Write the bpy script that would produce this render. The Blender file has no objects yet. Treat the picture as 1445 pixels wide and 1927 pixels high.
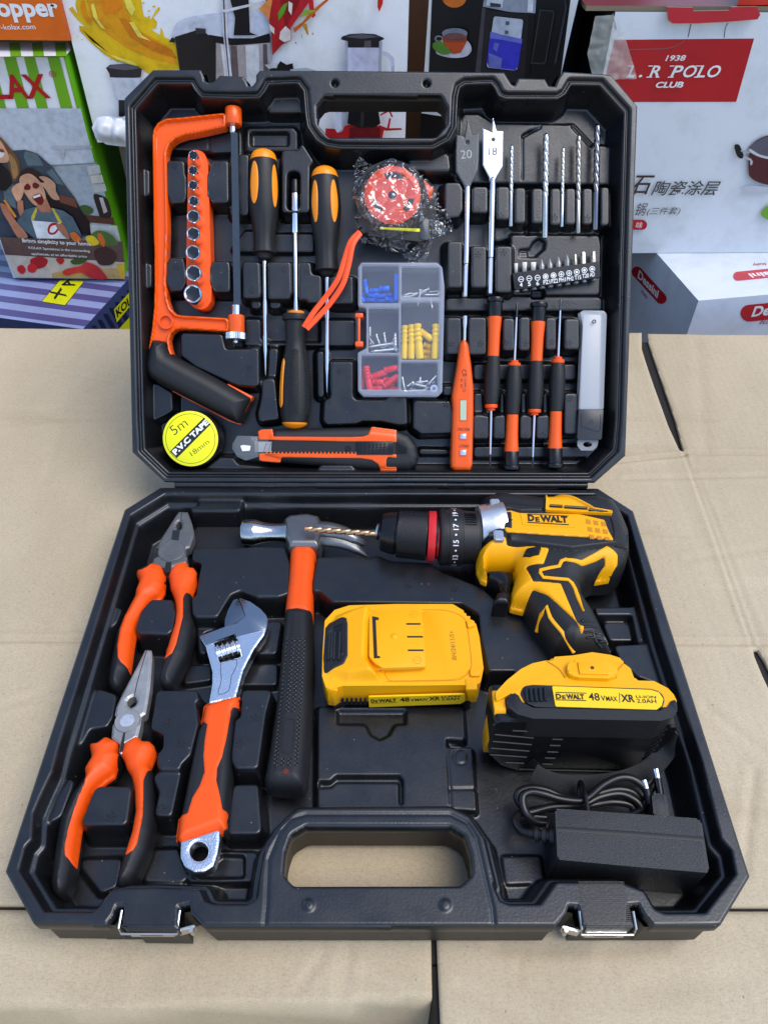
import bpy, bmesh, math, random
import numpy as np
from mathutils import Matrix, Vector
R = math.radians
SC = bpy.context.scene
COL = SC.collection

# ------------------------------------------------------------------ camera, world, sun
HB = 0.037                                   # height of the lower rim above the table
CF = 1410.1                                  # focal length in pixels of the 1445 x 1927 photo
CC = np.array([-.0009, -.4342, .4248 + HB])
_p, _y, _r = R(46.2), R(.58), R(.75)
C_FW = np.array([math.sin(_y) * math.cos(_p), math.cos(_y) * math.cos(_p), -math.sin(_p)])
_rt = np.array([math.cos(_y), -math.sin(_y), 0.])
_up = np.cross(_rt, C_FW)
C_RT = math.cos(_r) * _rt + math.sin(_r) * _up
C_UP = -math.sin(_r) * _rt + math.cos(_r) * _up
cd = bpy.data.cameras.new('camera')
cam = bpy.data.objects.new('camera', cd)
COL.objects.link(cam)
cam.matrix_world = Matrix(((C_RT[0], C_UP[0], -C_FW[0], CC[0]), (C_RT[1], C_UP[1], -C_FW[1], CC[1]),
                           (C_RT[2], C_UP[2], -C_FW[2], CC[2]), (0, 0, 0, 1)))
cd.sensor_fit = 'VERTICAL'
cd.sensor_height = 24
cd.lens = 24 * CF / 1927
cd.clip_start = .02
cd.clip_end = 200
SC.camera = cam
W = bpy.data.worlds.new('World')
SC.world = W
W.use_nodes = True
nt = W.node_tree
nt.nodes.clear()
wo = nt.nodes.new('ShaderNodeOutputWorld')
bg = nt.nodes.new('ShaderNodeBackground')
sk = nt.nodes.new('ShaderNodeTexSky')
sk.sky_type = 'NISHITA'
sk.sun_disc = False
SUN_EL, SUN_AZ = R(64), R(112)               # azimuth measured from +Y, clockwise
sk.sun_elevation = SUN_EL
sk.sun_rotation = SUN_AZ
sk.air_density = 1.0
sk.dust_density = 1.0
sk.ozone_density = 1.5
bg.inputs['Strength'].default_value = .15
nt.links.new(sk.outputs[0], bg.inputs[0])
nt.links.new(bg.outputs[0], wo.inputs[0])
sl = bpy.data.lights.new('sun', 'SUN')
sl.energy = 1.3
sl.angle = R(44)
sl.color = (1, .955, .89)
so = bpy.data.objects.new('sun', sl)
COL.objects.link(so)
_sd = Vector((math.sin(SUN_AZ) * math.cos(SUN_EL), math.cos(SUN_AZ) * math.cos(SUN_EL), math.sin(SUN_EL)))
so.rotation_euler = (-_sd).to_track_quat('-Z', 'Y').to_euler()
so.location = _sd * 5
SC.view_settings.view_transform = 'Standard'
SC.view_settings.look = 'None'
SC.view_settings.gamma = 1
SC.view_settings.use_curve_mapping = False
SC.view_settings.exposure = .90
SC.cycles.max_bounces = 10
SC.cycles.transparent_max_bounces = 24


# ------------------------------------------------------------------ frames: real planes of the place
class Frame:
    def __init__(s, o, ex, ey):
        s.o = np.array(o, float)
        s.ex = np.array(ex, float) / np.linalg.norm(ex)
        ey = np.array(ey, float)
        s.en = np.cross(s.ex, ey)
        s.en /= np.linalg.norm(s.en)
        s.ey = np.cross(s.en, s.ex)
        s.M = Matrix(((s.ex[0], s.ey[0], s.en[0], s.o[0]), (s.ex[1], s.ey[1], s.en[1], s.o[1]),
                      (s.ex[2], s.ey[2], s.en[2], s.o[2]), (0, 0, 0, 1)))

    def at(s, px, py, d=0.):
        ray = C_FW + C_RT * (px - 722.5) / CF + C_UP * (963.5 - py) / CF
        t = ((s.o - CC) @ s.en + d) / (ray @ s.en)
        P = CC + ray * t - s.o
        return np.array([P @ s.ex, P @ s.ey])

    def pts(s, L, d=0.):
        return np.array([s.at(x, y, d) for x, y in L])

    def p3(s, px, py, d=0.):
        a = s.at(px, py, d)
        return np.array([a[0], a[1], d])

    def on(s, L, H, off=0.):                 # points seen at L on the surface z = H(points)
        P = s.pts(L, 0.)
        for _ in range(6):
            z = H(P) + off
            P = np.array([s.at(x, y, zz) for (x, y), zz in zip(L, z)])
        return P

    def sc(s, px, py, d=0.):                 # metres per photo pixel around a point
        a = s.at(px - 5, py, d)
        b = s.at(px + 5, py, d)
        return np.linalg.norm(b - a) / 10


TH = R(131.13)
FB = Frame((0, 0, HB), (1, 0, 0), (0, 1, 0))
FL = Frame((-.0005, -.0005, HB + .0051), (1, 0, 0), (0, -math.cos(TH), math.sin(TH)))
FT = Frame((0, 0, 0), (1, 0, 0), (0, 1, 0))


def crop(x0, y0, s):                         # coordinates read off an enlarged detail of the photo
    f = lambda *L: [(x0 + x / s, y0 + y / s) for x, y in L]
    f.s = s
    return f


A1 = crop(240, 130, 6.0208); A2 = crop(240, 430, 6.0208); A3 = crop(430, 130, 5.78); A4 = crop(430, 430, 5.78)
A5 = crop(240, 690, 4.5156); A6 = crop(540, 690, 4.5156); A7 = crop(800, 130, 3.6125); A8 = crop(230, 920, 4.3788)
B1 = crop(90, 1150, 5.3519); B2 = crop(20, 1400, 4.8167); B3 = crop(270, 1100, 5.3519); B4 = crop(270, 1340, 4.3788)
B5 = crop(570, 1100, 4.0139); B6 = crop(560, 1330, 3.9054); B7 = crop(880, 1200, 3.2841); B8 = crop(900, 1420, 2.7788)
D1 = crop(680, 920, 2.7788); G2 = crop(270, 190, 4.481); G3 = crop(640, 270, 6.2826); G4 = crop(440, 250, 4.939)
G5 = crop(640, 480, 6.5682); G6 = crop(840, 200, 4.5156); G7 = crop(830, 540, 4.3788)
R1 = crop(0, 0, 1.9795); R2 = crop(715, 0, 1.9795); R3 = crop(230, 560, 2.4083); R8 = crop(0, 1380, 2.0643)
S1 = crop(745, 1380, 2.0643); C6 = crop(400, 900, 2.7788); C7 = crop(850, 900, 2.4286)
HX = crop(500, 1480, 3.1413); HT = crop(560, 110, 4.25)


def rect(c, x0, y0, x1, y1):
    return c((x0, y0), (x1, y0), (x1, y1), (x0, y1))


# ------------------------------------------------------------------ materials
MATS = {}


def ramp(n, stops):
    cr = n.color_ramp
    while len(cr.elements) > 1:
        cr.elements.remove(cr.elements[-1])
    cr.elements[0].position, cr.elements[0].color = stops[0][0], (*stops[0][1], 1)
    for p, c in stops[1:]:
        e = cr.elements.new(p)
        e.color = (*c, 1)


def mat(name, col, rough=.5, metal=0., bump=None, vary=0., spec=.5, coat=0., rvar=0., trans=0., alpha=1., ior=1.45, scratch=0., emit=None):
    if name in MATS:
        return MATS[name]
    m = bpy.data.materials.new(name)
    m.use_nodes = True
    t = m.node_tree
    N, K = t.nodes, t.links
    b = N['Principled BSDF']
    b.inputs['Base Color'].default_value = (*col, 1)
    b.inputs['Roughness'].default_value = rough
    b.inputs['Metallic'].default_value = metal
    b.inputs['Specular IOR Level'].default_value = spec
    b.inputs['Coat Weight'].default_value = coat
    b.inputs['Coat Roughness'].default_value = .12
    b.inputs['Transmission Weight'].default_value = trans
    b.inputs['Alpha'].default_value = alpha
    b.inputs['IOR'].default_value = ior
    if emit:
        b.inputs['Emission Color'].default_value = (*emit[0], 1)
        b.inputs['Emission Strength'].default_value = emit[1]
    tc = N.new('ShaderNodeTexCoord')
    if vary or rvar:
        n = N.new('ShaderNodeTexNoise')
        n.inputs['Scale'].default_value = 45
        n.inputs['Detail'].default_value = 6
        n.inputs['Roughness'].default_value = .65
        K.new(tc.outputs['Object'], n.inputs['Vector'])
        if vary:
            r = N.new('ShaderNodeValToRGB')
            ramp(r, [(.3, tuple(c * (1 - vary) for c in col)), (.7, tuple(min(1, c * (1 + vary)) for c in col))])
            K.new(n.outputs['Fac'], r.inputs[0])
            K.new(r.outputs[0], b.inputs['Base Color'])
        if rvar:
            mr = N.new('ShaderNodeMapRange')
            mr.inputs['From Min'].default_value = .3
            mr.inputs['From Max'].default_value = .7
            mr.inputs['To Min'].default_value = max(.02, rough - rvar)
            mr.inputs['To Max'].default_value = min(1, rough + rvar)
            K.new(n.outputs['Fac'], mr.inputs['Value'])
            K.new(mr.outputs[0], b.inputs['Roughness'])
    if bump:
        n2 = N.new('ShaderNodeTexNoise')
        n2.inputs['Scale'].default_value = bump[0]
        n2.inputs['Detail'].default_value = 3
        mp = N.new('ShaderNodeMapping')
        if len(bump) > 2:
            mp.inputs['Scale'].default_value = bump[2]
        K.new(tc.outputs['Object'], mp.inputs['Vector'])
        K.new(mp.outputs[0], n2.inputs['Vector'])
        bp = N.new('ShaderNodeBump')
        bp.inputs['Strength'].default_value = bump[1]
        bp.inputs['Distance'].default_value = .0005
        K.new(n2.outputs['Fac'], bp.inputs['Height'])
        K.new(bp.outputs[0], b.inputs['Normal'])
    MATS[name] = m
    return m


# moulded black plastic of the case: dusty specks, fine grain
def case_plastic():
    m = mat('case_plastic', (.006, .0065, .0075), .33, bump=(650, .16), rvar=.09, spec=.85)
    t = m.node_tree
    N, K = t.nodes, t.links
    b = N['Principled BSDF']
    tc = N.new('ShaderNodeTexCoord')
    v = N.new('ShaderNodeTexVoronoi')
    v.inputs['Scale'].default_value = 190
    v.inputs['Randomness'].default_value = 1
    K.new(tc.outputs['Object'], v.inputs['Vector'])
    lt = N.new('ShaderNodeMath'); lt.operation = 'LESS_THAN'; lt.inputs[1].default_value = .075
    K.new(v.outputs['Distance'], lt.inputs[0])
    sp = N.new('ShaderNodeSeparateColor')
    K.new(v.outputs['Color'], sp.inputs[0])
    g2 = N.new('ShaderNodeMath'); g2.operation = 'GREATER_THAN'; g2.inputs[1].default_value = .80
    K.new(sp.outputs[0], g2.inputs[0])
    mu = N.new('ShaderNodeMath'); mu.operation = 'MULTIPLY'
    K.new(lt.outputs[0], mu.inputs[0]); K.new(g2.outputs[0], mu.inputs[1])
    nz = N.new('ShaderNodeTexNoise'); nz.inputs['Scale'].default_value = 14; nz.inputs['Detail'].default_value = 5
    K.new(tc.outputs['Object'], nz.inputs['Vector'])
    r = N.new('ShaderNodeValToRGB')
    ramp(r, [(.35, (.0042, .0048, .0060)), (.72, (.0080, .0086, .0100))])
    K.new(nz.outputs['Fac'], r.inputs[0])
    mx = N.new('ShaderNodeMix'); mx.data_type = 'RGBA'
    K.new(mu.outputs[0], mx.inputs[0])
    K.new(r.outputs[0], mx.inputs[6])
    mx.inputs[7].default_value = (.16, .16, .16, 1)
    K.new(mx.outputs[2], b.inputs['Base Color'])
    return m


M_CASE = case_plastic()
M_BLK = mat('black_rubber', (.008, .008, .009), .52, bump=(1500, .15), rvar=.06)
M_BLKG = mat('black_gloss_plastic', (.005, .005, .006), .28, rvar=.06)
M_BLKM = mat('black_matt_plastic', (.009, .0094, .0105), .48, bump=(1700, .35))
M_GRAIN = mat('grained_black_plastic', (.010, .0105, .012), .42, bump=(2400, .7), spec=.7)
M_ORG = mat('orange_rubber', (.84, .082, .003), .46, bump=(900, .2), rvar=.08, vary=.05, spec=.4)
M_ORGP = mat('orange_paint', (.82, .098, .003), .27, coat=.3, rvar=.05, spec=.4)
M_AMB = mat('amber_plastic', (.90, .27, .006), .32, rvar=.05)
M_YEL = mat('yellow_plastic', (.86, .385, .002), .40, bump=(1500, .18), rvar=.06, spec=.35, vary=.02)
M_YELL = mat('yellow_label', (.86, .55, .006), .35)
M_TAPEY = mat('lemon_label', (.82, .80, .008), .32)
M_CHR = mat('chrome', (.82, .84, .86), .12, 1., rvar=.05)
M_CHRB = mat('satin_chrome', (.80, .83, .87), .24, 1., bump=(1100, .45), rvar=.06)
M_STL = mat('steel', (.55, .56, .57), .30, 1., bump=(300, .25, (1, 14, 1)), rvar=.08)
M_BRUSH = mat('brushed_steel', (.72, .73, .75), .33, 1., bump=(260, .5, (1, 16, 1)), rvar=.05)
M_DSTL = mat('dark_steel', (.085, .09, .095), .42, .75, bump=(700, .3), rvar=.08)
M_GSTL = mat('grey_steel', (.36, .35, .33), .42, .65, bump=(500, .35), vary=.18, rvar=.08)
M_BSTL = mat('black_oxide_steel', (.06, .06, .065), .30, .8, rvar=.08)
M_ALU = mat('cast_aluminium', (.66, .68, .70), .34, .9, bump=(900, .25), rvar=.05)
M_RED = mat('red_plastic', (.62, .02, .025), .35)
M_WHT = mat('white_ink', (.80, .80, .80), .5)
M_BINK = mat('black_ink', (.01, .01, .01), .5)
M_GINK = mat('grey_ink', (.18, .19, .20), .5)


# ------------------------------------------------------------------ mesh helpers
def sdpoly(P, V):
    """signed distance (positive inside) and nearest boundary point"""
    P = np.asarray(P, float)
    V = np.asarray(V, float)
    n = len(P)
    best = np.full(n, 1e18)
    near = np.zeros((n, 2))
    ins = np.zeros(n, bool)
    for i in range(len(V)):
        a, b = V[i], V[(i + 1) % len(V)]
        e = b - a
        l2 = e @ e
        if l2 < 1e-18:
            continue
        w = P - a
        t = np.clip((w @ e) / l2, 0, 1)
        q = a + t[:, None] * e
        d2 = ((P - q) ** 2).sum(1)
        k = d2 < best
        best[k] = d2[k]
        near[k] = q[k]
        c1 = (a[1] <= P[:, 1]) != (b[1] <= P[:, 1])
        if c1.any():
            xx = a[0] + (P[:, 1] - a[1]) / (b[1] - a[1] if abs(b[1] - a[1]) > 1e-15 else 1e-15) * e[0]
            ins ^= c1 & (P[:, 0] < xx)
    d = np.sqrt(best)
    return np.where(ins, d, -d), near


def sst(a, b, x):
    t = np.clip((x - a) / (b - a), 0, 1)
    return t * t * (3 - 2 * t)


def rpoly(V, r, seg=4):
    """round the corners of a polygon"""
    V = np.asarray(V, float)
    n = len(V)
    out = []
    for i in range(n):
        p, a, b = V[i], V[i - 1], V[(i + 1) % n]
        u, v = a - p, b - p
        lu, lv = np.linalg.norm(u), np.linalg.norm(v)
        if lu < 1e-9 or lv < 1e-9:
            continue
        u, v = u / lu, v / lv
        c = np.clip(u @ v, -1, 1)
        ang = math.acos(c)
        if ang > R(172):
            out.append(p)
            continue
        k = min(r / math.tan(ang / 2), lu * .48, lv * .48)
        p1, p2 = p + u * k, p + v * k
        for j in range(seg + 1):
            t = j / seg
            out.append((1 - t) ** 2 * p1 + 2 * t * (1 - t) * p + t * t * p2)
    return np.array(out)


def smooth(L, n=6, closed=False):
    """Catmull-Rom through points of any dimension"""
    L = np.asarray(L, float)
    m = len(L)
    out = []
    for i in range(m if closed else m - 1):
        if closed:
            p = [L[(i + k) % m] for k in (-1, 0, 1, 2)]
        else:
            p = [L[max(i - 1, 0)], L[i], L[i + 1], L[min(i + 2, m - 1)]]
        for j in range(n):
            t = j / n
            out.append(.5 * ((2 * p[1]) + (p[2] - p[0]) * t + (2 * p[0] - 5 * p[1] + 4 * p[2] - p[3]) * t * t
                             + (3 * p[1] - p[0] - 3 * p[2] + p[3]) * t ** 3))
    if not closed:
        out.append(L[-1])
    return np.array(out)


def fill_mesh(me, V, F, MI=None):
    V = np.asarray(V, float)
    me.vertices.add(len(V))
    me.vertices.foreach_set('co', V.ravel())
    ln = np.array([len(f) for f in F], np.int32)
    fl = np.fromiter((i for f in F for i in f), np.int32, int(ln.sum()))
    me.loops.add(len(fl))
    me.loops.foreach_set('vertex_index', fl)
    me.polygons.add(len(F))
    st = np.zeros(len(F), np.int32)
    st[1:] = np.cumsum(ln)[:-1]
    me.polygons.foreach_set('loop_start', st)
    if MI is not None:
        me.polygons.foreach_set('material_index', np.asarray(MI, np.int32))
    me.polygons.foreach_set('use_smooth', np.ones(len(F), bool))
    me.update(calc_edges=True)
    me.validate()


class MB:
    """collects geometry given in a frame's own coordinates"""

    def __init__(s):
        s.V, s.F, s.MI, s.n, s.mi, s.cols = [], [], [], 0, 0, []

    def add(s, V, F, col=None):
        V = np.asarray(V, float).reshape(-1, 3)
        s.V.append(V)
        s.F += [tuple(int(i) + s.n for i in f) for f in F]
        s.MI += [s.mi] * len(F)
        s.cols += [col] * len(F)
        s.n += len(V)
        return s

    def prism(s, P, z0, z1, bev=0., seg=2, both=False):
        bm = bmesh.new()
        P = np.asarray(P, float)
        a = sum(P[i - 1][0] * P[i][1] - P[i][0] * P[i - 1][1] for i in range(len(P)))
        if a < 0:
            P = P[::-1]
        lo = [bm.verts.new((x, y, z0)) for x, y in P]
        hi = [bm.verts.new((x, y, z1)) for x, y in P]
        bm.faces.new(hi)
        bm.faces.new(lo[::-1])
        n = len(P)
        for i in range(n):
            bm.faces.new((lo[i], lo[(i + 1) % n], hi[(i + 1) % n], hi[i]))
        if bev > 0:
            bm.edges.ensure_lookup_table()
            hs = set(hi)
            ls = set(lo)
            E = [e for e in bm.edges if (e.verts[0] in hs and e.verts[1] in hs) or (both and e.verts[0] in ls and e.verts[1] in ls)]
            bmesh.ops.bevel(bm, geom=E, offset=bev, segments=seg, affect='EDGES', clamp_overlap=True, profile=.5)
        return s.bm(bm)

    def bm(s, bm):
        bm.verts.index_update()
        s.add([v.co[:] for v in bm.verts], [[v.index for v in f.verts] for f in bm.faces])
        bm.free()
        return s

    def lathe(s, p0, p1, prof, seg=24, flat=(1, 1), up=(0, 0, 1), mod=None, caps=True):
        """prof: (fraction along axis, radius in metres)"""
        p0, p1 = np.asarray(p0, float), np.asarray(p1, float)
        ax = p1 - p0
        L = np.linalg.norm(ax)
        ax /= L
        up = np.asarray(up, float)
        sx = np.cross(ax, up)
        if np.linalg.norm(sx) < 1e-6:
            sx = np.cross(ax, (0, 1, 0))
        sx /= np.linalg.norm(sx)
        sy = np.cross(sx, ax)
        V = []
        ang = np.arange(seg) / seg * 2 * math.pi
        for k, (t, r) in enumerate(prof):
            for a in ang:
                rr = r * (mod(t, a) if mod else 1)
                V.append(p0 + ax * (t * L) + sx * (math.cos(a) * rr * flat[0]) + sy * (math.sin(a) * rr * flat[1]))
        F = []
        for k in range(len(prof) - 1):
            for i in range(seg):
                j = (i + 1) % seg
                F.append((k * seg + i, k * seg + j, (k + 1) * seg + j, (k + 1) * seg + i))
        if caps:
            F.append(tuple(range(seg))[::-1])
            F.append(tuple((len(prof) - 1) * seg + i for i in range(seg)))
        return s.add(V, F)

    def tube(s, pts, r, seg=10, closed=False, n=6, up=(0, 0, 1), flat=(1, 1), raw=False):
        P = np.asarray(pts, float) if raw else smooth(pts, n, closed)
        m = len(P)
        rr = np.full(m, r) if np.isscalar(r) else np.interp(np.linspace(0, 1, m), np.linspace(0, 1, len(r)), r)
        up = np.asarray(up, float)
        V = []
        for i in range(m):
            a = P[(i - 1) % m] if (closed or i > 0) else P[i]
            b = P[(i + 1) % m] if (closed or i < m - 1) else P[i]
            d = b - a
            d /= max(np.linalg.norm(d), 1e-12)
            x = np.cross(d, up)
            if np.linalg.norm(x) < 1e-5:
                x = np.cross(d, (0, 1, .01))
            x /= np.linalg.norm(x)
            y = np.cross(x, d)
            for k in range(seg):
                a_ = 2 * math.pi * k / seg
                V.append(P[i] + x * math.cos(a_) * rr[i] * flat[0] + y * math.sin(a_) * rr[i] * flat[1])
        F = []
        for i in range(m if closed else m - 1):
            for k in range(seg):
                l = (k + 1) % seg
                j = (i + 1) % m
                F.append((i * seg + k, i * seg + l, j * seg + l, j * seg + k))
        if not closed:
            F.append(tuple(range(seg))[::-1])
            F.append(tuple((m - 1) * seg + k for k in range(seg)))
        return s.add(V, F)

    def grid(s, poly, zf, zbot, res, holes=(), skirt=True):
        """surface z = zf(points, distance to the edge) over a polygon, with a side wall down to zbot"""
        poly = np.asarray(poly, float)
        lo, hi = poly.min(0) - res * 1.01, poly.max(0) + res * 1.01
        nx, ny = int((hi[0] - lo[0]) / res) + 2, int((hi[1] - lo[1]) / res) + 2
        X, Y = np.meshgrid(lo[0] + np.arange(nx) * res, lo[1] + np.arange(ny) * res)
        P = np.stack([X.ravel(), Y.ravel()], 1)
        sd, near = sdpoly(P, poly)
        for h in holes:
            s2, n2 = sdpoly(P, h)
            k = -s2 < sd
            sd[k] = -s2[k]
            near[k] = n2[k]
        ins = (sd > 0).reshape(ny, nx)
        keep = ins[:-1, :-1] | ins[1:, :-1] | ins[:-1, 1:] | ins[1:, 1:]
        idx = np.arange(nx * ny).reshape(ny, nx)
        Q = np.stack([idx[:-1, :-1][keep], idx[:-1, 1:][keep], idx[1:, 1:][keep], idx[1:, :-1][keep]], 1)
        used = np.unique(Q)
        rm = np.full(nx * ny, -1)
        rm[used] = np.arange(len(used))
        P2, sd2 = P[used].copy(), sd[used].copy()
        o = sd2 <= 0
        P2[o] = near[used][o]
        sd2[o] = 0
        Q = rm[Q]
        z = zf(P2, sd2)
        V = np.concatenate([P2, z[:, None]], 1)
        F = [tuple(q) for q in Q]
        if skirt:
            E = np.concatenate([Q[:, [0, 1]], Q[:, [1, 2]], Q[:, [2, 3]], Q[:, [3, 0]]])
            key = np.sort(E, 1)
            key = key[:, 0].astype(np.int64) * (len(V) + 1) + key[:, 1]
            u, inv, cnt = np.unique(key, return_inverse=True, return_counts=True)
            be = E[cnt[inv] == 1]
            bv = np.unique(be)
            m2 = {int(v): len(V) + i for i, v in enumerate(bv)}
            V2 = V[bv].copy()
            V2[:, 2] = zbot
            V = np.concatenate([V, V2])
            F += [(int(a), m2[int(a)], m2[int(b)], int(b)) for a, b in be]
        return s.add(V, F)

    def pillow(s, poly, zm, h, r, zbot, res=.0008, holes=(), top=None):
        """rounded body: rises from zm at the outline to zm + h at r inside it"""
        def zf(P, sd):
            q = np.clip(sd / r, 0, 1)
            z = zm + h * np.sqrt(np.clip(1 - (1 - q) ** 2, 0, 1))
            return z if top is None else top(P, sd, z)
        return s.grid(poly, zf, zbot, res, holes)

    def box(s, c, sz, ax=None, bev=0.):
        bm = bmesh.new()
        bmesh.ops.create_cube(bm, size=1)
        for v in bm.verts:
            v.co = Vector((v.co.x * sz[0], v.co.y * sz[1], v.co.z * sz[2]))
        if bev:
            bmesh.ops.bevel(bm, geom=bm.edges[:], offset=bev, segments=2, affect='EDGES', clamp_overlap=True)
        A = np.eye(3) if ax is None else np.array(ax, float)
        for v in bm.verts:
            q = v.co.x * A[0] + v.co.y * A[1] + v.co.z * A[2] + np.asarray(c)
            v.co = Vector(q)
        return s.bm(bm)

    def sphere(s, c, r, seg=12, sq=(1, 1, 1)):
        bm = bmesh.new()
        bmesh.ops.create_uvsphere(bm, u_segments=seg, v_segments=max(4, seg // 2), radius=1)
        for v in bm.verts:
            v.co = Vector((v.co.x * r * sq[0] + c[0], v.co.y * r * sq[1] + c[1], v.co.z * r * sq[2] + c[2]))
        return s.bm(bm)

    def ring(s, c, r0, r1, z0, z1, seg=32):
        """flat annulus with thickness; its face at z1"""
        V, F = [], []
        for rr, z in ((r0, z0), (r0, z1), (r1, z1), (r1, z0)):
            for i in range(seg):
                a = 2 * math.pi * i / seg
                V.append((c[0] + rr * math.cos(a), c[1] + rr * math.sin(a), z))
        for k in range(4):
            for i in range(seg):
                j = (i + 1) % seg
                l = (k + 1) % 4
                F.append((k * seg + i, k * seg + j, l * seg + j, l * seg + i))
        return s.add(V, F)

    def build(s, name, mats, parent=None, fr=None, o=(0, 0, 0), sharp=38):
        me = bpy.data.meshes.new(name)
        V = np.concatenate(s.V) - np.asarray(o, float)
        fill_mesh(me, V, s.F, s.MI)
        for m in (mats if isinstance(mats, (list, tuple)) else [mats]):
            me.materials.append(m)
        if any(c is not None for c in s.cols) and len(me.polygons) == len(s.cols):
            at = me.color_attributes.new('Col', 'FLOAT_COLOR', 'CORNER')
            buf = np.ones((len(me.loops), 4), np.float32)
            k = 0
            for f, c in zip(s.F, s.cols):
                buf[k:k + len(f), :3] = (1, 1, 1) if c is None else c
                k += len(f)
            at.data.foreach_set('color', buf.ravel())
        bm = bmesh.new()
        bm.from_mesh(me)
        if len(me.polygons) < 60000:
            bmesh.ops.recalc_face_normals(bm, faces=bm.faces[:])
        bm.to_mesh(me)
        bm.free()
        if sharp:
            me.set_sharp_from_angle(angle=R(sharp))
        ob = bpy.data.objects.new(name, me)
        COL.objects.link(ob)
        if parent is not None:
            ob.parent = parent
        elif fr is not None:
            ob.matrix_world = fr.M @ Matrix.Translation(Vector(o))
        return ob


class Thing:
    """an Empty standing in a frame; its parts are meshes given in the frame's coordinates"""

    def __init__(s, name, label, cat, fr, o, group=None):
        s.fr, s.o = fr, np.array(o, float)
        e = bpy.data.objects.new(name, None)
        COL.objects.link(e)
        e.empty_display_size = .01
        e.matrix_world = fr.M @ Matrix.Translation(Vector(s.o))
        e['label'], e['category'] = label, cat
        if group:
            e['group'] = group
        s.e = e

    def part(s, name, mb, mats, parent=None, sharp=38):
        return mb.build(name, mats, parent or s.e, s.fr, s.o, sharp)


def solo(name, label, cat, mb, mats, fr, o, group=None, sharp=38):
    ob = mb.build(name, mats, None, fr, o, sharp)
    ob['label'], ob['category'] = label, cat
    if group:
        ob['group'] = group
    return ob


def struct(name, mb, mats, fr=None, kind='structure', o=(0, 0, 0), sharp=38):
    ob = mb.build(name, mats, None, fr or FT, o, sharp)
    ob['kind'] = kind
    return ob


_TC = {}


def text_geo(body, bold=0., shear=0., space=1.):
    key = (body, bold, shear, space)
    if key not in _TC:
        cu = bpy.data.curves.new('lettering', 'FONT')
        cu.body = body
        cu.size = 1
        cu.offset = bold
        cu.shear = shear
        cu.space_character = space
        cu.resolution_u = 3
        ob = bpy.data.objects.new('lettering', cu)
        COL.objects.link(ob)
        dg = bpy.context.evaluated_depsgraph_get()
        dg.update()
        me = bpy.data.meshes.new_from_object(ob.evaluated_get(dg))
        V = np.array([v.co[:] for v in me.vertices]).reshape(-1, 3)
        F = [tuple(p.vertices) for p in me.polygons]
        bpy.data.objects.remove(ob)
        bpy.data.meshes.remove(me)
        bpy.data.curves.remove(cu)
        _TC[key] = (V, F)
    return _TC[key]


def text2(mb, body, a, b, h, z, bold=0., shear=0., flip=False, space=1., H=None, col=None, keep=False):
    """lettering from point a to point b (frame xy), h high, lying at height z (or on H)"""
    V, F = text_geo(body, bold, shear, space)
    a, b = np.asarray(a, float), np.asarray(b, float)
    x = b - a
    L = np.linalg.norm(x)
    x = x / L
    y = np.array([-x[1], x[0]])
    lo, hi = V[:, :2].min(0), V[:, :2].max(0)
    cap = hi[1] - lo[1]
    sx = L / (hi[0] - lo[0])
    sy = h / cap
    if keep:
        sx = sy
    q = a + ((V[:, 0] - lo[0]) * sx)[:, None] * x + ((V[:, 1] - lo[1]) * sy)[:, None] * y
    zz = np.full(len(q), z) if H is None else H(q) + z
    mb.add(np.concatenate([q, zz[:, None]], 1), F, col)
    return mb


def px_text(mb, fr, body, p0, p1, hpx, z, **kw):
    a, b = fr.at(*p0, z), fr.at(*p1, z)
    n = np.hypot(p1[0] - p0[0], p1[1] - p0[1])
    ux, uy = (p1[0] - p0[0]) / n, (p1[1] - p0[1]) / n
    c = fr.at(p0[0] + uy * hpx, p0[1] - ux * hpx, z)
    x = (b - a) / np.linalg.norm(b - a)
    h = abs((c - a) @ np.array([-x[1], x[0]]))
    return text2(mb, body, a, b, h, z, **kw)


def disc_poly(c, r, n=28):
    return np.array([(c[0] + r * math.cos(2 * math.pi * i / n), c[1] + r * math.sin(2 * math.pi * i / n)) for i in range(n)])


def ell(cx, cy, rx, ry, n=24, rot=0.):
    out = []
    for i in range(n):
        a = 2 * math.pi * i / n
        x, y = rx * math.cos(a), ry * math.sin(a)
        out.append((cx + x * math.cos(rot) - y * math.sin(rot), cy + x * math.sin(rot) + y * math.cos(rot)))
    return out


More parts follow.
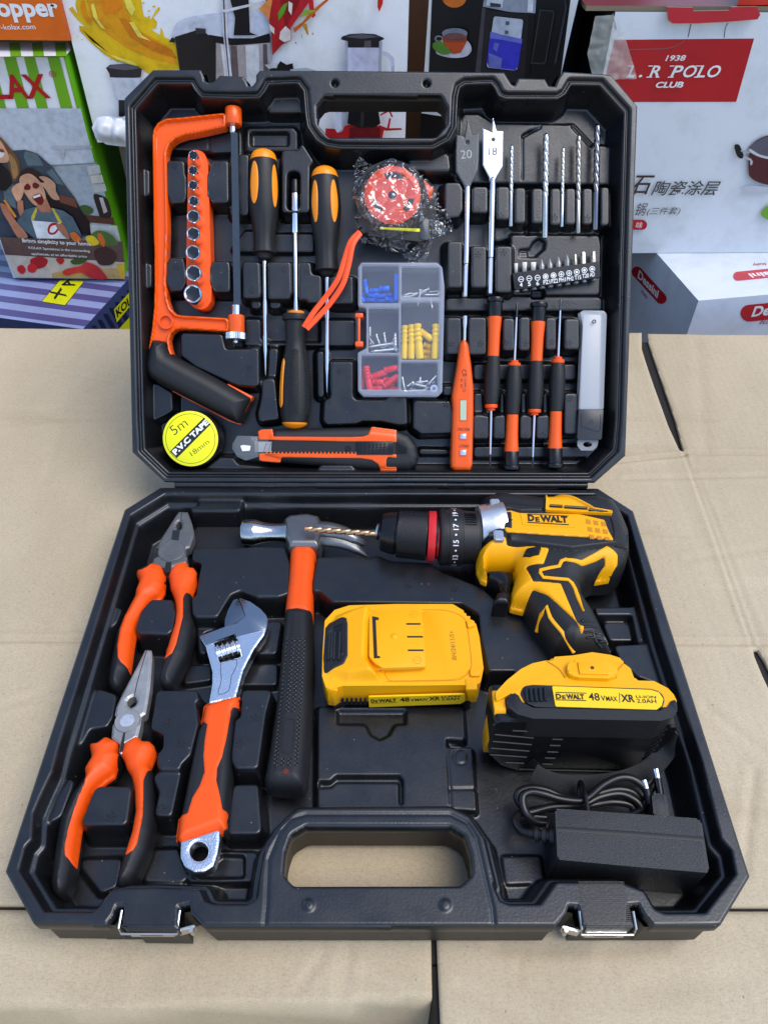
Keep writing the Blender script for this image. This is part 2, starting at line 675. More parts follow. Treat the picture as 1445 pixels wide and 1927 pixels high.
# ------------------------------------------------------------------ table and cardboard
def cardboard():
    m = bpy.data.materials.new('kraft_cardboard')
    m.use_nodes = True
    t = m.node_tree
    N, K = t.nodes, t.links
    b = N['Principled BSDF']
    b.inputs['Roughness'].default_value = .85
    b.inputs['Specular IOR Level'].default_value = .2
    tc = N.new('ShaderNodeTexCoord')

    def noise(sc, det=4, st=None, rot=0):
        n = N.new('ShaderNodeTexNoise')
        n.inputs['Scale'].default_value = sc
        n.inputs['Detail'].default_value = det
        n.inputs['Roughness'].default_value = .6
        mp = N.new('ShaderNodeMapping')
        if st:
            mp.inputs['Scale'].default_value = st
        mp.inputs['Rotation'].default_value = (0, 0, rot)
        K.new(tc.outputs['Object'], mp.inputs['Vector'])
        K.new(mp.outputs[0], n.inputs['Vector'])
        return n
    big = noise(5.5, 8, (1, .6, 1), .3)
    r1 = N.new('ShaderNodeValToRGB')
    ramp(r1, [(.28, (.405, .325, .21)), (.5, (.465, .38, .255)), (.74, (.52, .43, .30))])
    K.new(big.outputs['Fac'], r1.inputs[0])
    fib = noise(1900, 2, (1, .30, 1), .35)
    fib2 = noise(1500, 2, (.28, 1, 1), -.2)
    add = N.new('ShaderNodeMath'); add.operation = 'ADD'
    K.new(fib.outputs['Fac'], add.inputs[0]); K.new(fib2.outputs['Fac'], add.inputs[1])
    r2 = N.new('ShaderNodeValToRGB')
    ramp(r2, [(.34, (.80, .785, .765)), (.5, (.985, .985, .985)), (.68, (1.09, 1.09, 1.085))])
    hv = N.new('ShaderNodeMath'); hv.operation = 'MULTIPLY'; hv.inputs[1].default_value = .5
    K.new(add.outputs[0], hv.inputs[0])
    K.new(hv.outputs[0], r2.inputs[0])
    mx = N.new('ShaderNodeMix'); mx.data_type = 'RGBA'; mx.blend_type = 'MULTIPLY'; mx.inputs[0].default_value = 1
    K.new(r1.outputs[0], mx.inputs[6]); K.new(r2.outputs[0], mx.inputs[7])
    # dark flecks
    v = N.new('ShaderNodeTexVoronoi'); v.inputs['Scale'].default_value = 210
    mpv = N.new('ShaderNodeMapping'); mpv.inputs['Scale'].default_value = (1, .55, 1); mpv.inputs['Rotation'].default_value = (0, 0, .8)
    K.new(tc.outputs['Object'], mpv.inputs['Vector']); K.new(mpv.outputs[0], v.inputs['Vector'])
    lt = N.new('ShaderNodeMath'); lt.operation = 'LESS_THAN'; lt.inputs[1].default_value = .09
    K.new(v.outputs['Distance'], lt.inputs[0])
    sp = N.new('ShaderNodeSeparateColor'); K.new(v.outputs['Color'], sp.inputs[0])
    g = N.new('ShaderNodeMath'); g.operation = 'GREATER_THAN'; g.inputs[1].default_value = .86
    K.new(sp.outputs[0], g.inputs[0])
    mu = N.new('ShaderNodeMath'); mu.operation = 'MULTIPLY'; K.new(lt.outputs[0], mu.inputs[0]); K.new(g.outputs[0], mu.inputs[1])
    mm = N.new('ShaderNodeMath'); mm.operation = 'MULTIPLY'; mm.inputs[1].default_value = .6
    K.new(mu.outputs[0], mm.inputs[0])
    mx2 = N.new('ShaderNodeMix'); mx2.data_type = 'RGBA'
    K.new(mm.outputs[0], mx2.inputs[0]); K.new(mx.outputs[2], mx2.inputs[6]); mx2.inputs[7].default_value = (.10, .075, .05, 1)
    K.new(mx2.outputs[2], b.inputs['Base Color'])
    # flutes showing through and fibre relief
    wv = N.new('ShaderNodeTexWave'); wv.bands_direction = 'X'; wv.inputs['Scale'].default_value = 42; wv.inputs['Distortion'].default_value = .6
    wv.inputs['Detail'].default_value = 1
    K.new(tc.outputs['Object'], wv.inputs['Vector'])
    fm = N.new('ShaderNodeMath'); fm.operation = 'MULTIPLY_ADD'; fm.inputs[1].default_value = .45
    K.new(wv.outputs['Fac'], fm.inputs[0]); K.new(hv.outputs[0], fm.inputs[2])
    # rubbed streaks and faint stains
    st2 = noise(9, 8, (.22, 2.2, 1), .9)
    r3 = N.new('ShaderNodeValToRGB')
    ramp(r3, [(.30, (.86, .84, .80)), (.42, (1, 1, 1)), (.62, (1, 1, 1)), (.72, (1.07, 1.07, 1.08))])
    K.new(st2.outputs['Fac'], r3.inputs[0])
    mx3 = N.new('ShaderNodeMix'); mx3.data_type = 'RGBA'; mx3.blend_type = 'MULTIPLY'; mx3.inputs[0].default_value = 1
    K.new(mx2.outputs[2], mx3.inputs[6]); K.new(r3.outputs[0], mx3.inputs[7])
    K.new(mx3.outputs[2], b.inputs['Base Color'])
    bp = N.new('ShaderNodeBump'); bp.inputs['Strength'].default_value = .22; bp.inputs['Distance'].default_value = .0007
    K.new(fm.outputs[0], bp.inputs['Height']); K.new(bp.outputs[0], b.inputs['Normal'])
    return m


M_CARD = cardboard()
M_DARK = mat('dark_timber', (.012, .010, .009), .8, bump=(60, .5), vary=.3)
rng = np.random.default_rng(5)


def vnoise(P, sc, seed=0):
    """smooth value noise"""
    r = np.random.default_rng(seed).random((64, 64))
    q = P * sc
    i = np.floor(q).astype(int)
    f = q - i
    f = f * f * (3 - 2 * f)
    g = lambda a, b: r[(i[:, 1] + b) % 64, (i[:, 0] + a) % 64]
    return (g(0, 0) * (1 - f[:, 0]) + g(1, 0) * f[:, 0]) * (1 - f[:, 1]) + (g(0, 1) * (1 - f[:, 0]) + g(1, 1) * f[:, 0]) * f[:, 1]


def segdist(P, a, b):
    a, b = np.asarray(a, float), np.asarray(b, float)
    e = b - a
    t = np.clip(((P - a) @ e) / (e @ e), 0, 1)
    return np.sqrt(((P - a - t[:, None] * e) ** 2).sum(1)), t


TZ = -.0045                                   # the sheets are 4.5 mm thick, their tops at z = 0


def sheet(label, poly, creases=(), bend=None, seed=1, holes=()):
    def zf(P, sd):
        z = (vnoise(P, 9, seed) - .5) * .0016 + (vnoise(P, 27, seed + 1) - .5) * .0009 + (vnoise(P, 80, seed + 2) - .5) * .00018 - .0008
        for a, b, w, dp in creases:
            d, t = segdist(P, a, b)
            z -= dp * np.exp(-(d / w) ** 2)
            z += .45 * dp * np.exp(-((d - 2.4 * w) / (1.2 * w)) ** 2)
        z -= .0012 * (1 - sst(0, .003, sd))
        if bend:
            z += bend(P)
        return z
    mb = MB().grid(np.asarray(poly, float), zf, TZ if bend is None else -.075, .0017 if len(holes) else .003, [np.asarray(h) for h in holes])
    return solo('cardboard_sheet', label, 'cardboard', mb, M_CARD, FT, (0, 0, 0), 'cardboard sheets laid over the table', sharp=0)


t = FT.at
struct('ground', MB().prism([(-6, -6), (6, -6), (6, 9), (-6, 9)], -.84, -.80), mat('concrete', (.16, .155, .15), .9, bump=(40, .4), vary=.2), FT)
yb = t(700, 620)[1]
yfe = t(300, 1893)[1]
struct('table_top', MB().prism([(-.95, yfe + .02), (.95, yfe + .02), (.95, yb - .012), (-.95, yb - .012)], -.05, TZ - .0006, .002).prism([(t(815, 1900)[0], -.66), (.95, -.66), (.95, yfe + .02), (t(815, 1900)[0], yfe + .02)], -.05, TZ - .0006, .002), M_DARK, FT)
# seams and tears read off the photo
ySeam = (t(40, 1714)[1] + t(1400, 1703)[1]) / 2
gapx0, gapx1 = t(811, 1750), t(818, 1927)
L0 = t(0, 1205)[1]
tear1 = [t(1207, 600), t(1215, 600), t(1221, 642), t(1246, 715), t(1272, 790), t(1289, 854), t(1281, 850), t(1258, 800), t(1231, 725), t(1208, 655)]
tear2 = [t(1414, 1206), t(1428, 1222), t(1440, 1240), t(1470, 1300), t(1480, 1345), t(1455, 1310), t(1436, 1270), t(1420, 1232)]
main = [(-.58, ySeam + .0012), (-.58, yb)] + [(t(1207, 622)[0], yb), (t(1216, 622)[0], yb - .002), (.60, yb - .004), (.60, ySeam + .001)]
sheet('wide cardboard sheet with torn slits under the open tool case', main,
      [((-.95, L0), (.95, L0 + .002), .0018, .0017), ((-.9, t(0, 765)[1]), (-.2, t(200, 770)[1]), .003, .0003),
       (t(1130, 872), t(1287, 855), .0018, .0018), (t(1290, 851), t(1500, 852), .0018, .0018), (t(1180, 900), t(1445, 893), .0022, .0010), (t(1287, 852), t(1414, 1206), .0013, .0009), (t(1303, 880), t(1432, 1215), .0026, .0005),
       (t(150, 640), t(90, 900), .004, .0006), (t(20, 1000), t(150, 1180), .003, .0005), (t(0, 1330), t(120, 1290), .0025, .0006), (t(60, 690), t(230, 720), .002, .0005), (t(1330, 1330), t(1445, 1420), .003, .0006), (t(1300, 1050), t(1445, 1030), .003, .0005), (t(10, 1530), t(40, 1440), .003, .0006), (t(1420, 1450), t(1400, 1640), .0025, .0007), (t(1255, 870), t(1395, 1200), .005, .0003), (t(1310, 640), t(1330, 850), .005, .0004)], seed=3, holes=[tear1, tear2])
yf0, yf1 = t(300, 1893)[1], t(0, 1884)[1]


def curl(P):
    e = P[:, 1] - (yf0 + .002 + .0035 * np.sin(P[:, 0] * 11))
    return np.where(e < 0, -.060 * (1 - np.exp(e / .0035)), 0) - .0008 * sst(.03, 0, e) + (vnoise(P, 75, 4) - .5) * np.where(e < 0, .004, .0005)


fl = [(-.95, -.60), (-.95, ySeam - .0016), (gapx0[0] - .0006, ySeam - .001), (gapx0[0], gapx0[1]), (gapx1[0] - .001, gapx1[1]), (gapx1[0] - .003, -.60)]
sheet('front left cardboard sheet whose near edge bends down', fl, [(t(605, 1800), t(560, 1860), .002, .0009), (t(660, 1760), t(640, 1900), .003, .0007), (t(270, 1770), t(280, 1880), .005, .0004), (t(680, 1830), t(810, 1900), .002, .0009), (t(0, 1800), t(160, 1850), .003, .0005), (t(420, 1790), t(500, 1870), .0016, .0006)], curl, 12)
gr0, gr1 = t(821, 1750), t(829, 1927)
fr_ = [(gr0[0] - .0012, ySeam - .001), (gr0[0], gr0[1]), (gr1[0], gr1[1]), (gr1[0] + .002, -.66), (.95, -.66), (.95, ySeam - .0016)]
sheet('front right cardboard sheet beside the narrow black gap', fr_, [(t(930, 1778), t(1100, 1782), .003, .0009), (t(1130, 1782), t(1250, 1770), .003, .0008), (t(860, 1860), t(1020, 1930), .003, .0006), (t(1200, 1860), t(1445, 1830), .004, .0006), (t(1380, 1740), t(1445, 1800), .002, .0007), (t(985, 1790), t(975, 1850), .0015, .0008)], None, 21)


# ------------------------------------------------------------------ the tool case
def gauss(h, s):
    k = int(3 * s) + 1
    w = np.exp(-.5 * (np.arange(-k, k + 1) / s) ** 2)
    w /= w.sum()
    p = np.pad(h, k, mode='edge')
    p = sum(w[i] * p[i:i + h.shape[0]] for i in range(2 * k + 1))
    return sum(w[i] * p[:, i:i + h.shape[1]] for i in range(2 * k + 1))


def tray(outline, holes, inner, floor, feats, res, lid):
    lo, hi = outline.min(0) - res * 2, outline.max(0) + res * 2
    nx, ny = int((hi[0] - lo[0]) / res) + 2, int((hi[1] - lo[1]) / res) + 2
    X, Y = np.meshgrid(lo[0] + np.arange(nx) * res, lo[1] + np.arange(ny) * res)
    P = np.stack([X.ravel(), Y.ravel()], 1)
    din, _ = sdpoly(P, inner)
    if lid:
        h = floor * sst(.0002, .0075, din)
        h = np.where(din < .0004, -.0034 * (sst(-.0032, -.0026, din) - sst(-.0012, -.0004, din)) - .0012 * sst(-.0014, -.0004, din), np.minimum(h, -.0012))
    else:
        h = -.010 * sst(0, .0022, din) + (floor + .010) * sst(.0040, .0115, din)
    H = h.copy()
    for poly, z, w, mode in feats:
        a, b = poly.min(0) - w * 1.2, poly.max(0) + w * 1.2
        k = np.where((P[:, 0] > a[0]) & (P[:, 0] < b[0]) & (P[:, 1] > a[1]) & (P[:, 1] < b[1]))[0]
        if not len(k):
            continue
        s, _ = sdpoly(P[k], poly)
        if mode == 'up':
            tt = 1 - sst(0, w, -s)
            H[k] = np.maximum(H[k], H[k] * (1 - tt) + z * tt)
        elif mode == 'set':
            tt = sst(-w / 2, w / 2, s)
            H[k] = H[k] * (1 - tt) + z * tt
        elif mode == 'down':
            tt = sst(0, w, s)
            H[k] = np.minimum(H[k], H[k] * (1 - tt) + z * tt)
        elif mode == 'line':                   # a groove (or ridge) of relative depth z along the outline
            H[k] += z * np.exp(-(s / w) ** 2)
    Hm = gauss(H.reshape(ny, nx), .00055 / res)

    def zf(Q, sd):
        fx, fy = (Q[:, 0] - lo[0]) / res, (Q[:, 1] - lo[1]) / res
        ix, iy = np.clip(np.floor(fx).astype(int), 0, nx - 2), np.clip(np.floor(fy).astype(int), 0, ny - 2)
        fx, fy = fx - ix, fy - iy
        z = (Hm[iy, ix] * (1 - fx) + Hm[iy, ix + 1] * fx) * (1 - fy) + (Hm[iy + 1, ix] * (1 - fx) + Hm[iy + 1, ix + 1] * fx) * fy
        return z - .0009 * (1 - sst(0, .0011, sd))
    return zf, MB().grid(outline, zf, -.011, res, holes)


lid_out = [(234.5, 184.5), (288, 131), (378, 131)] + A1((858, 62), (872, 128), (930, 155), (985, 135), (1045, 68), (1310, 80), (1345, 130)) + \
    A3((190, 110), (215, 178), (260, 182), (300, 130), (300, 60), (340, 12)) + [(620, 132.5), (800, 134)] + \
    A7((535, 20), (560, 60), (585, 100), (605, 110), (632, 60), (812, 65), (838, 112), (882, 116), (905, 60), (935, 15), (1225, 33)) + \
    [(1150, 141), (1199.1, 199.4), (1176.4, 857.7), (1118.2, 909), (310.2, 907.6), (249.1, 850.5)]
lid_in = A1((80, 445), (335, 150), (730, 150), (770, 225), (840, 305)) + A3((100, 305), (330, 300), (385, 235), (430, 152), (760, 140), (828, 230), (850, 500), (870, 620), (965, 760), (1060, 822), (1200, 848)) + \
    HT((700, 712), (1080, 712), (1205, 645), (1258, 550)) + A7((212, 190), (228, 120), (268, 95), (450, 88), (480, 122), (505, 175), (550, 193), (900, 193), (945, 165), (985, 97), (1190, 100), (1360, 288)) + \
    [(1160.8, 790), (1156, 846), (1108, 892.5), (317, 891), (270.6, 846), (268, 790)]
lid_hole = rpoly(FL.pts(HT((150, 370), (212, 293), (1150, 293), (1200, 390), (1200, 520), (1108, 632), (248, 632), (160, 525))), .004)
lid_out = FL.pts(lid_out)
lid_in_l = FL.pts(lid_in, -.0015)
H1, H2, H3 = -.011, -.017, -.0225
LF = []


def lf(pts, z, w=.0042, mode='up', r=.0022):
    LF.append((rpoly(FL.pts(pts, z), r, 3), z, w, mode))


# lower shelves first, then the blocks that stand on them
lf(A3((205, 650), (700, 645), (745, 690), (745, 880), (200, 885)), H3)
lf(A3((240, 700), (672, 700), (672, 870), (240, 870)), -.0275, .002, 'down')
lf(A3((470, 275), (780, 275), (795, 470), (430, 470)), H2, .003)
lf(A1((560, 690), (900, 690), (905, 920), (460, 900)), H3)
lf(A1((935, 680), (1200, 690), (1200, 930), (945, 940)), H3)
lf(G6((100, 215), (150, 70), (270, 70), (400, 150), (785, 155), (1010, 165), (1080, 160), (1240, 330), (1370, 345), (1370, 660), (70, 640)), H3, .004)
lf(G6((625, 650), (625, 265), (690, 225), (770, 205), (800, 165), (790, 210), (720, 245), (640, 290), (640, 650)), -.0275, .0016, 'down', .0008)
lf(G6((1060, 160), (1240, 330), (1220, 380), (1040, 190)), -.026, .002, 'down', .001)
lf(G6((410, 1025), (655, 1025), (660, 1095), (555, 1100), (410, 1150)), H3)
lf(G6((710, 1025), (1295, 1030), (1295, 1100), (710, 1095)), H3)
lf(G6((550, 1100), (1295, 1105), (1310, 1190), (1300, 1600), (550, 1600)), -.0195, .003)
lf(G6((600, 1225), (690, 1215), (720, 1160), (780, 1120), (840, 1160), (830, 1230), (770, 1280), (760, 1300), (600, 1300)), -.0235, .0018, 'down', .0016)
lf(G6((610, 1240), (685, 1240), (685, 1300), (610, 1300)), -.0205, .001, 'up', .0008)
lf(G7((45, 95), (360, 95), (1320, 95), (1320, 190), (45, 190)), H3)
lf(G7((730, 15), (840, 15), (850, 110), (720, 110)), -.0265, .002, 'down', .003)
lf(G7((270, 640), (1110, 640), (1110, 760), (270, 760)), -.024, .003)
lf(G7((270, 1320), (1330, 1320), (1330, 1400), (270, 1400)), -.024, .003)
lf(A4((180, 990), (345, 990), (350, 1210), (440, 1250), (1010, 1250), (1010, 1000), (1370, 1000), (1370, 1270), (180, 1270)), H3, .003)
lf(A4((440, 60), (930, 60), (930, 255), (440, 255)), -.0245, .002)
lf(A4((180, 30), (300, 30), (300, 250), (20, 250)), -.0245, .002)
lf(A6((1120, 700), (1375, 705), (1375, 745), (1120, 745)), -.024, .002)
# blocks
lf(A1((450, 1040), (640, 1040), (650, 1190), (667, 1230), (667, 1430), (640, 1510), (490, 1520), (460, 1440), (425, 1420), (425, 1180), (452, 1130)), H1)
lf(A1((940, 1040), (1140, 1040), (1145, 1510), (960, 1510), (940, 1470), (908, 1430), (908, 1200), (935, 1150)), H1)
lf(A1((1165, 970), (1370, 970), (1370, 1650), (1168, 1650)), H2)
lf(A2((480, 335), (630, 335), (652, 420), (667, 590), (620, 700), (490, 705), (435, 610), (435, 430)), H1)
lf(A2((970, 375), (1150, 375), (1160, 450), (1160, 715), (990, 715), (938, 620), (938, 440)), H1)
lf(A4((155, 365), (335, 365), (345, 700), (330, 755), (160, 755)), H1)
lf(A4((435, 365), (675, 365), (682, 690), (650, 765), (442, 765)), H1)
lf(A4((770, 370), (890, 370), (905, 500), (1005, 510), (1010, 812), (880, 805), (850, 770), (770, 770)), H1)
lf(A4((1110, 520), (1350, 520), (1355, 815), (1120, 815)), H1)
lf(A4((255, 800), (350, 800), (350, 865), (255, 865)), H2); lf(A4((455, 800), (560, 800), (560, 865), (455, 865)), H2)
lf(A2((610, 1190), (1070, 1200), (1110, 1370), (1410, 1370)) + A4((250, 1300), (325, 1300), (330, 1690), (300, 1715), (100, 1700)) + A2((1150, 1735), (770, 1560), (615, 1440)), H1)
lf(A4((445, 1310), (540, 1310), (515, 1620), (430, 1630)), H2)
lf(A5((1150, 112), (1250, 112), (1285, 445), (1122, 465), (1110, 395), (1142, 270)), -.013)
lf([(623, 681), (664, 681), (664, 749), (623, 749)], H1)
lf(A6((320, 290), (390, 265), (560, 265), (590, 282), (832, 286), (860, 255), (1012, 260), (1020, 490), (950, 492), (800, 460), (640, 460), (590, 482), (340, 490), (312, 450)), H1)
lf(A6((1078, 290), (1385, 295), (1412, 400), (1405, 562), (1140, 570), (1075, 520)), H1)
lf(A4((965, 1340), (1035, 1340), (1035, 1830), (975, 1830)), H2)
lf(A3((585, 885), (760, 885), (800, 800), (925, 1000), (880, 1050), (880, 1555), (585, 1555)), H1)
lf(A3((665, 1180), (800, 1180), (805, 1600), (655, 1600)), -.026, .0025, 'down', .004)
for a in ((220, 685, 348, 905), (428, 685, 530, 960), (582, 695, 668, 990), (727, 700, 815, 990), (888, 700, 965, 1005), (1012, 700, 1092, 1000), (1158, 700, 1236, 1000), (1312, 690, 1380, 1010)):
    lf(rect(G6, *a), H1)
lf(G6((-15, 650), (110, 650), (135, 700), (135, 880), (100, 940), (-15, 950)), H1)
for a in ((215, 1190, 335, 1540), (420, 1190, 550, 1580), (10, 1150, 130, 1540)):
    lf(rect(G6, *a), H1)
for a in ((45, 255, 165, 552), (225, 252, 370, 556), (510, 260, 600, 522), (645, 250, 730, 522), (862, 255, 945, 516), (1018, 265, 1135, 512)):
    lf(rect(G7, *a), H1)
for a in ((270, 880, 342, 1050), (488, 880, 520, 1050), (662, 880, 700, 1050), (842, 880, 880, 1050), (20, 822, 95, 890)):
    lf(rect(G7, *a), H2)
for a in ((265, 1065, 392, 1250), (435, 1065, 530, 1250), (650, 1065, 745, 1250), (787, 1065, 892, 1250), (1015, 880, 1122, 1210)):
    lf(rect(G7, *a), -.013)
lf(rect(A1, 150, 1140, 248, 1430), -.010, .004); lf(rect(A2, 180, 400, 272, 665), -.010, .004)
lf(A5((185, 150), (260, 150), (375, 220), (382, 375), (300, 420), (200, 465)), H2)
lf(A6((250, 895), (290, 838), (550, 838), (597, 895)), -.006, .003)
lf(A5((640, 880), (780, 775), (900, 775), (940, 830), (1100, 845), (1400, 885)), -.012, .003)
lf(A7((0, 640), (120, 620), (190, 575), (195, 722), (0, 722)), -.020, .004)
lf([(760, 320), (780, 292), (842, 292), (846, 320)], -.016)
LF.append((FL.pts(A3(*ell(1158, 150, 40, 42, 20)), 0), -.005, .0012, 'down'))
LF.append((FL.pts(HT(*ell(1032, 198, 30, 30, 20)), 0), -.005, .0012, 'down'))

base_out = [(301.9, 916.6), (234.6, 958.7), (10.3, 1639.5), (62.8, 1736.9)] + R8((170, 737), (412, 740), (440, 702), (452, 668), (480, 666), (488, 757), (692, 760), (692, 672), (735, 662), (745, 702), (792, 746)) + \
    S1((620, 747), (660, 700), (672, 667), (705, 670), (722, 747), (900, 747), (901, 667), (940, 662), (962, 702), (1000, 747), (1230, 745)) + [(1356.2, 1739.7), (1410.5, 1649.2), (1191.1, 961), (1124.7, 918)]
base_in = [(310.7, 929), (246, 968.5), (111, 1400)] + B2((375, 245), (270, 470), (205, 620), (190, 860), (130, 925)) + [(35.6, 1636), (83, 1715.5), (177, 1716.4), (191, 1706.7)] + \
    R8((400, 650), (432, 613), (482, 602), (600, 598), (775, 605), (795, 650), (830, 663), (960, 664), (1003, 640), (1012, 560), (1032, 450), (1090, 360), (1140, 310)) + \
    HX((200, 128), (1090, 120), (1200, 172), (1288, 300), (1350, 560)) + S1((350, 490), (380, 600), (402, 648), (440, 664), (560, 663), (592, 620), (622, 577), (870, 577), (962, 612), (1002, 680), (1040, 698), (1200, 697), (1320, 545), (1302, 450), (1262, 405)) + \
    [(1320, 1431), (1244, 1200), (1180, 968.5), (1119, 929.8)]
base_hole = rpoly(FB.pts(HX((103, 520), (115, 380), (150, 280), (240, 228), (1090, 230), (1180, 285), (1215, 400), (1222, 520), (1150, 588), (165, 590))), .004)
base_out = FB.pts(base_out)
base_in_l = FB.pts(base_in)
BF = []


def bf(pts, z, w=.004, mode='up', r=.0028):
    BF.append((rpoly(FB.pts(pts, z), r, 3), z, w, mode))


BFL = -.0315
bf(C6((548, 412), (780, 405), (810, 420), (860, 402), (930, 432), (1140, 442), (1200, 490), (1330, 540)) + [(905, 1105), (945, 1140), (985, 1165), (1045, 1245), (1010, 1290), (968, 1262), (918, 1262), (905, 1200)] +
   B5((1330, 215), (1200, 140), (230, 130), (130, 45)) + C6((525, 590), (525, 540)), -.010)
bf(B6((150, 0), (1210, 0), (1225, 240), (1090, 250), (1112, 745), (150, 745)), -.0255, .003)
bf(B6((285, 30), (805, 30), (805, 150), (722, 155), (682, 230), (605, 270), (530, 230), (490, 153), (285, 150)), -.0285, .0022, 'down', .002)
bf(B6((150, 560), (240, 560), (282, 520), (752, 520), (778, 555), (778, 740), (742, 740), (738, 582), (290, 582), (250, 618), (150, 622)), -.0295, .0016, 'down', .0012)
bf(B6((1083, 250), (1290, 265), (1340, 770), (1110, 745)), -.0295, .002, 'down', .002)
bf(B6((1106, 296), (1283, 296), (1302, 592), (1125, 594)), -.0258, .0016, 'up', .001); bf(B6((1127, 612), (1305, 610), (1315, 765), (1134, 750)), -.0258, .0016, 'up', .001)
LF0 = FB.pts(B6(*ell(1200, 366, 55, 55, 24)), -.0258)
BF.append((LF0, -.0008, .0007, 'line'))
bf(A8((590, 490), (670, 484), (1340, 480), (1360, 560), (1380, 620), (1370, 860), (1290, 885), (1110, 885), (980, 832), (895, 868)) + B3((745, 322), (520, 322), (495, 290), (485, 140), (540, 95)) + A8((618, 850), (640, 705), (660, 610), (575, 580)), -.010)
bf(A8((240, 910), (415, 912), (432, 1000)) + [(331, 1150), (325, 1185), (318, 1192), (260, 1190), (256, 1180), (266, 1150)], -.008)
bf(B3((140, 1065), (540, 1065), (556, 1160), (525, 1180), (545, 1320)) + B4((455, 95), (390, 350), (315, 425), (300, 470), (130, 470), (115, 400), (122, 350), (165, 290), (170, 185), (65, 130)), -.009)
bf(B4((80, 540), (120, 503), (312, 490), (240, 830), (220, 855), (110, 850), (95, 830), (132, 660)), -.012)
bf(B3((1005, 1060), (1295, 1060)) + B4((1010, 0), (945, 462), (760, 462), (728, 400), (725, 350), (748, 130), (757, 65), (800, 40)), -.009)
bf(B4((740, 600), (945, 595), (970, 1000), (690, 1000), (718, 740)), -.017)
bf(B3((530, 335), (740, 335), (770, 440), (600, 480), (640, 690), (560, 690)), -.021, .003)
bf(B3((1260, 370), (1395, 370), (1340, 695), (1120, 695)), -.021, .003)
bf(B3((430, 810), (690, 810), (690, 960), (400, 1000)), -.027, .002); bf(B3((1000, 800), (1350, 800), (1350, 1010), (960, 1010)), -.026, .002)
bf(B2((800, 385), (1080, 385), (1097, 420), (1060, 700), (1030, 732), (670, 732), (648, 700), (720, 520), (760, 420)), -.008)
bf(B2((525, 318), (578, 330), (560, 400), (470, 640), (440, 670), (370, 702), (362, 680), (440, 480)), -.010, .003)
bf(B1((500, 780), (670, 832), (692, 860), (660, 1060), (600, 1160), (430, 1182), (340, 1340), (250, 1340), (390, 1050)), -.014)
bf(B1((590, 0), (760, -40), (700, 110), (640, 165), (585, 165)), -.012, .003)
bf(B2((650, 1050), (1010, 1040), (960, 1290), (860, 1330), (820, 1340), (640, 1110)), -.027, .003)
bf(B4((0, 1140), (280, 1130), (360, 1330), (330, 1400), (0, 1390)), -.027, .003)
bf(B4((640, 1150), (935, 1150), (935, 1395), (370, 1400), (370, 1340)), -.0265, .002); bf(B4((650, 1175), (850, 1185), (850, 1390), (400, 1395)), -.0295, .0018, 'down')
bf(A8((600, 390), (830, 395), (850, 420), (845, 470), (600, 470)), -.026, .002); bf(A8((590, 370), (1010, 370), (1010, 395), (590, 395)), -.024, .003)
bf(A8((640, 45), (990, 50), (975, 180), (575, 180), (560, 150), (640, 140)), -.006, .003)
bf(C6((50, 95), (60, 10), (1400, 30), (1400, 40), (560, 50), (300, 60)), -.005, .003)
bf(C7((650, 590), (840, 588), (885, 755), (850, 755), (822, 622), (660, 622)), -.016, .003, 'up', .0015)
bf(C7((740, 765), (885, 757), (965, 950), (850, 905), (770, 830)), -.013)
bf(C7((690, 660), (800, 660), (830, 740), (720, 740)), -.022, .003)
bf(S1((412, 478), (560, 478), (575, 580), (425, 585)), -.0298, .0012, 'up', .0015)
LF.append((lid_hole + 0, 0, .001, 'line'))
hb = FB.pts(HX((5, 700), (15, 430), (80, 270), (150, 190), (240, 163), (1090, 163), (1190, 215), (1245, 300), (1310, 590), (1340, 720)))
BF.append((np.concatenate([hb, [(hb[-1][0], hb[-1][1] - .06), (hb[0][0], hb[0][1] - .06)]]), -.0011, .0007, 'line'))
for c in ((255, 702), (1062, 703)):
    BF.append((FB.pts(HX(*ell(*c, 27, 29, 20))), .0012, .0006, 'up'))

case = Thing('tool_case', 'black moulded plastic tool case lying open on cardboard with its lid leaning back', 'tool case', FB, (0, -.16, -HB))
RES = .0006
ZL, m_lid = tray(lid_out, [lid_hole], lid_in_l, -.0295, LF, RES, True)
lid = m_lid.build('lid_tray', M_CASE, None, FL, (0, 0, 0), sharp=0)
ZB, m_base = tray(base_out, [base_hole], base_in_l, BFL, BF, RES, False)
base = m_base.build('base_tray', M_CASE, None, FB, (0, 0, 0), sharp=0)


def adopt(ob, root):                         # keep it where it stands, as a part of the thing
    mw = ob.matrix_world.copy()
    ob.parent = root
    ob.matrix_parent_inverse = root.matrix_world.inverted()
    ob.matrix_world = mw
    return ob


bpy.context.view_layer.update()
adopt(lid, case.e); adopt(base, case.e)
M_SHELL = mat('case_shell', (.012, .0125, .014), .5, bump=(500, .6))


def shell(outl, hole, fr, name, zb):
    c = outl.mean(0)
    o2 = (outl - c) * .978 + c
    hc = hole.mean(0)
    h2 = (hole - hc) * 1.015 + hc
    mb = MB().grid(o2, lambda P, sd: np.full(len(P), zb) + .004 * (1 - sst(0, .005, sd)), -.006, .0028, [h2])
    return adopt(mb.build(name, M_SHELL, None, fr, (0, 0, 0), 0), case.e)


shell(lid_out, lid_hole, FL, 'lid_shell', -.034)
shell(base_out, base_hole, FB, 'base_shell', -.0355)
for x0, x1 in ((-.150, -.105), (.105, .150)):
    for y0, y1 in ((-.319, -.295), (-.05, -.02)):
        case.part('foot_pad', MB().box(((x0 + x1) / 2, (y0 + y1) / 2, -.030), (x1 - x0, y1 - y0, .0135), bev=.002), M_SHELL)
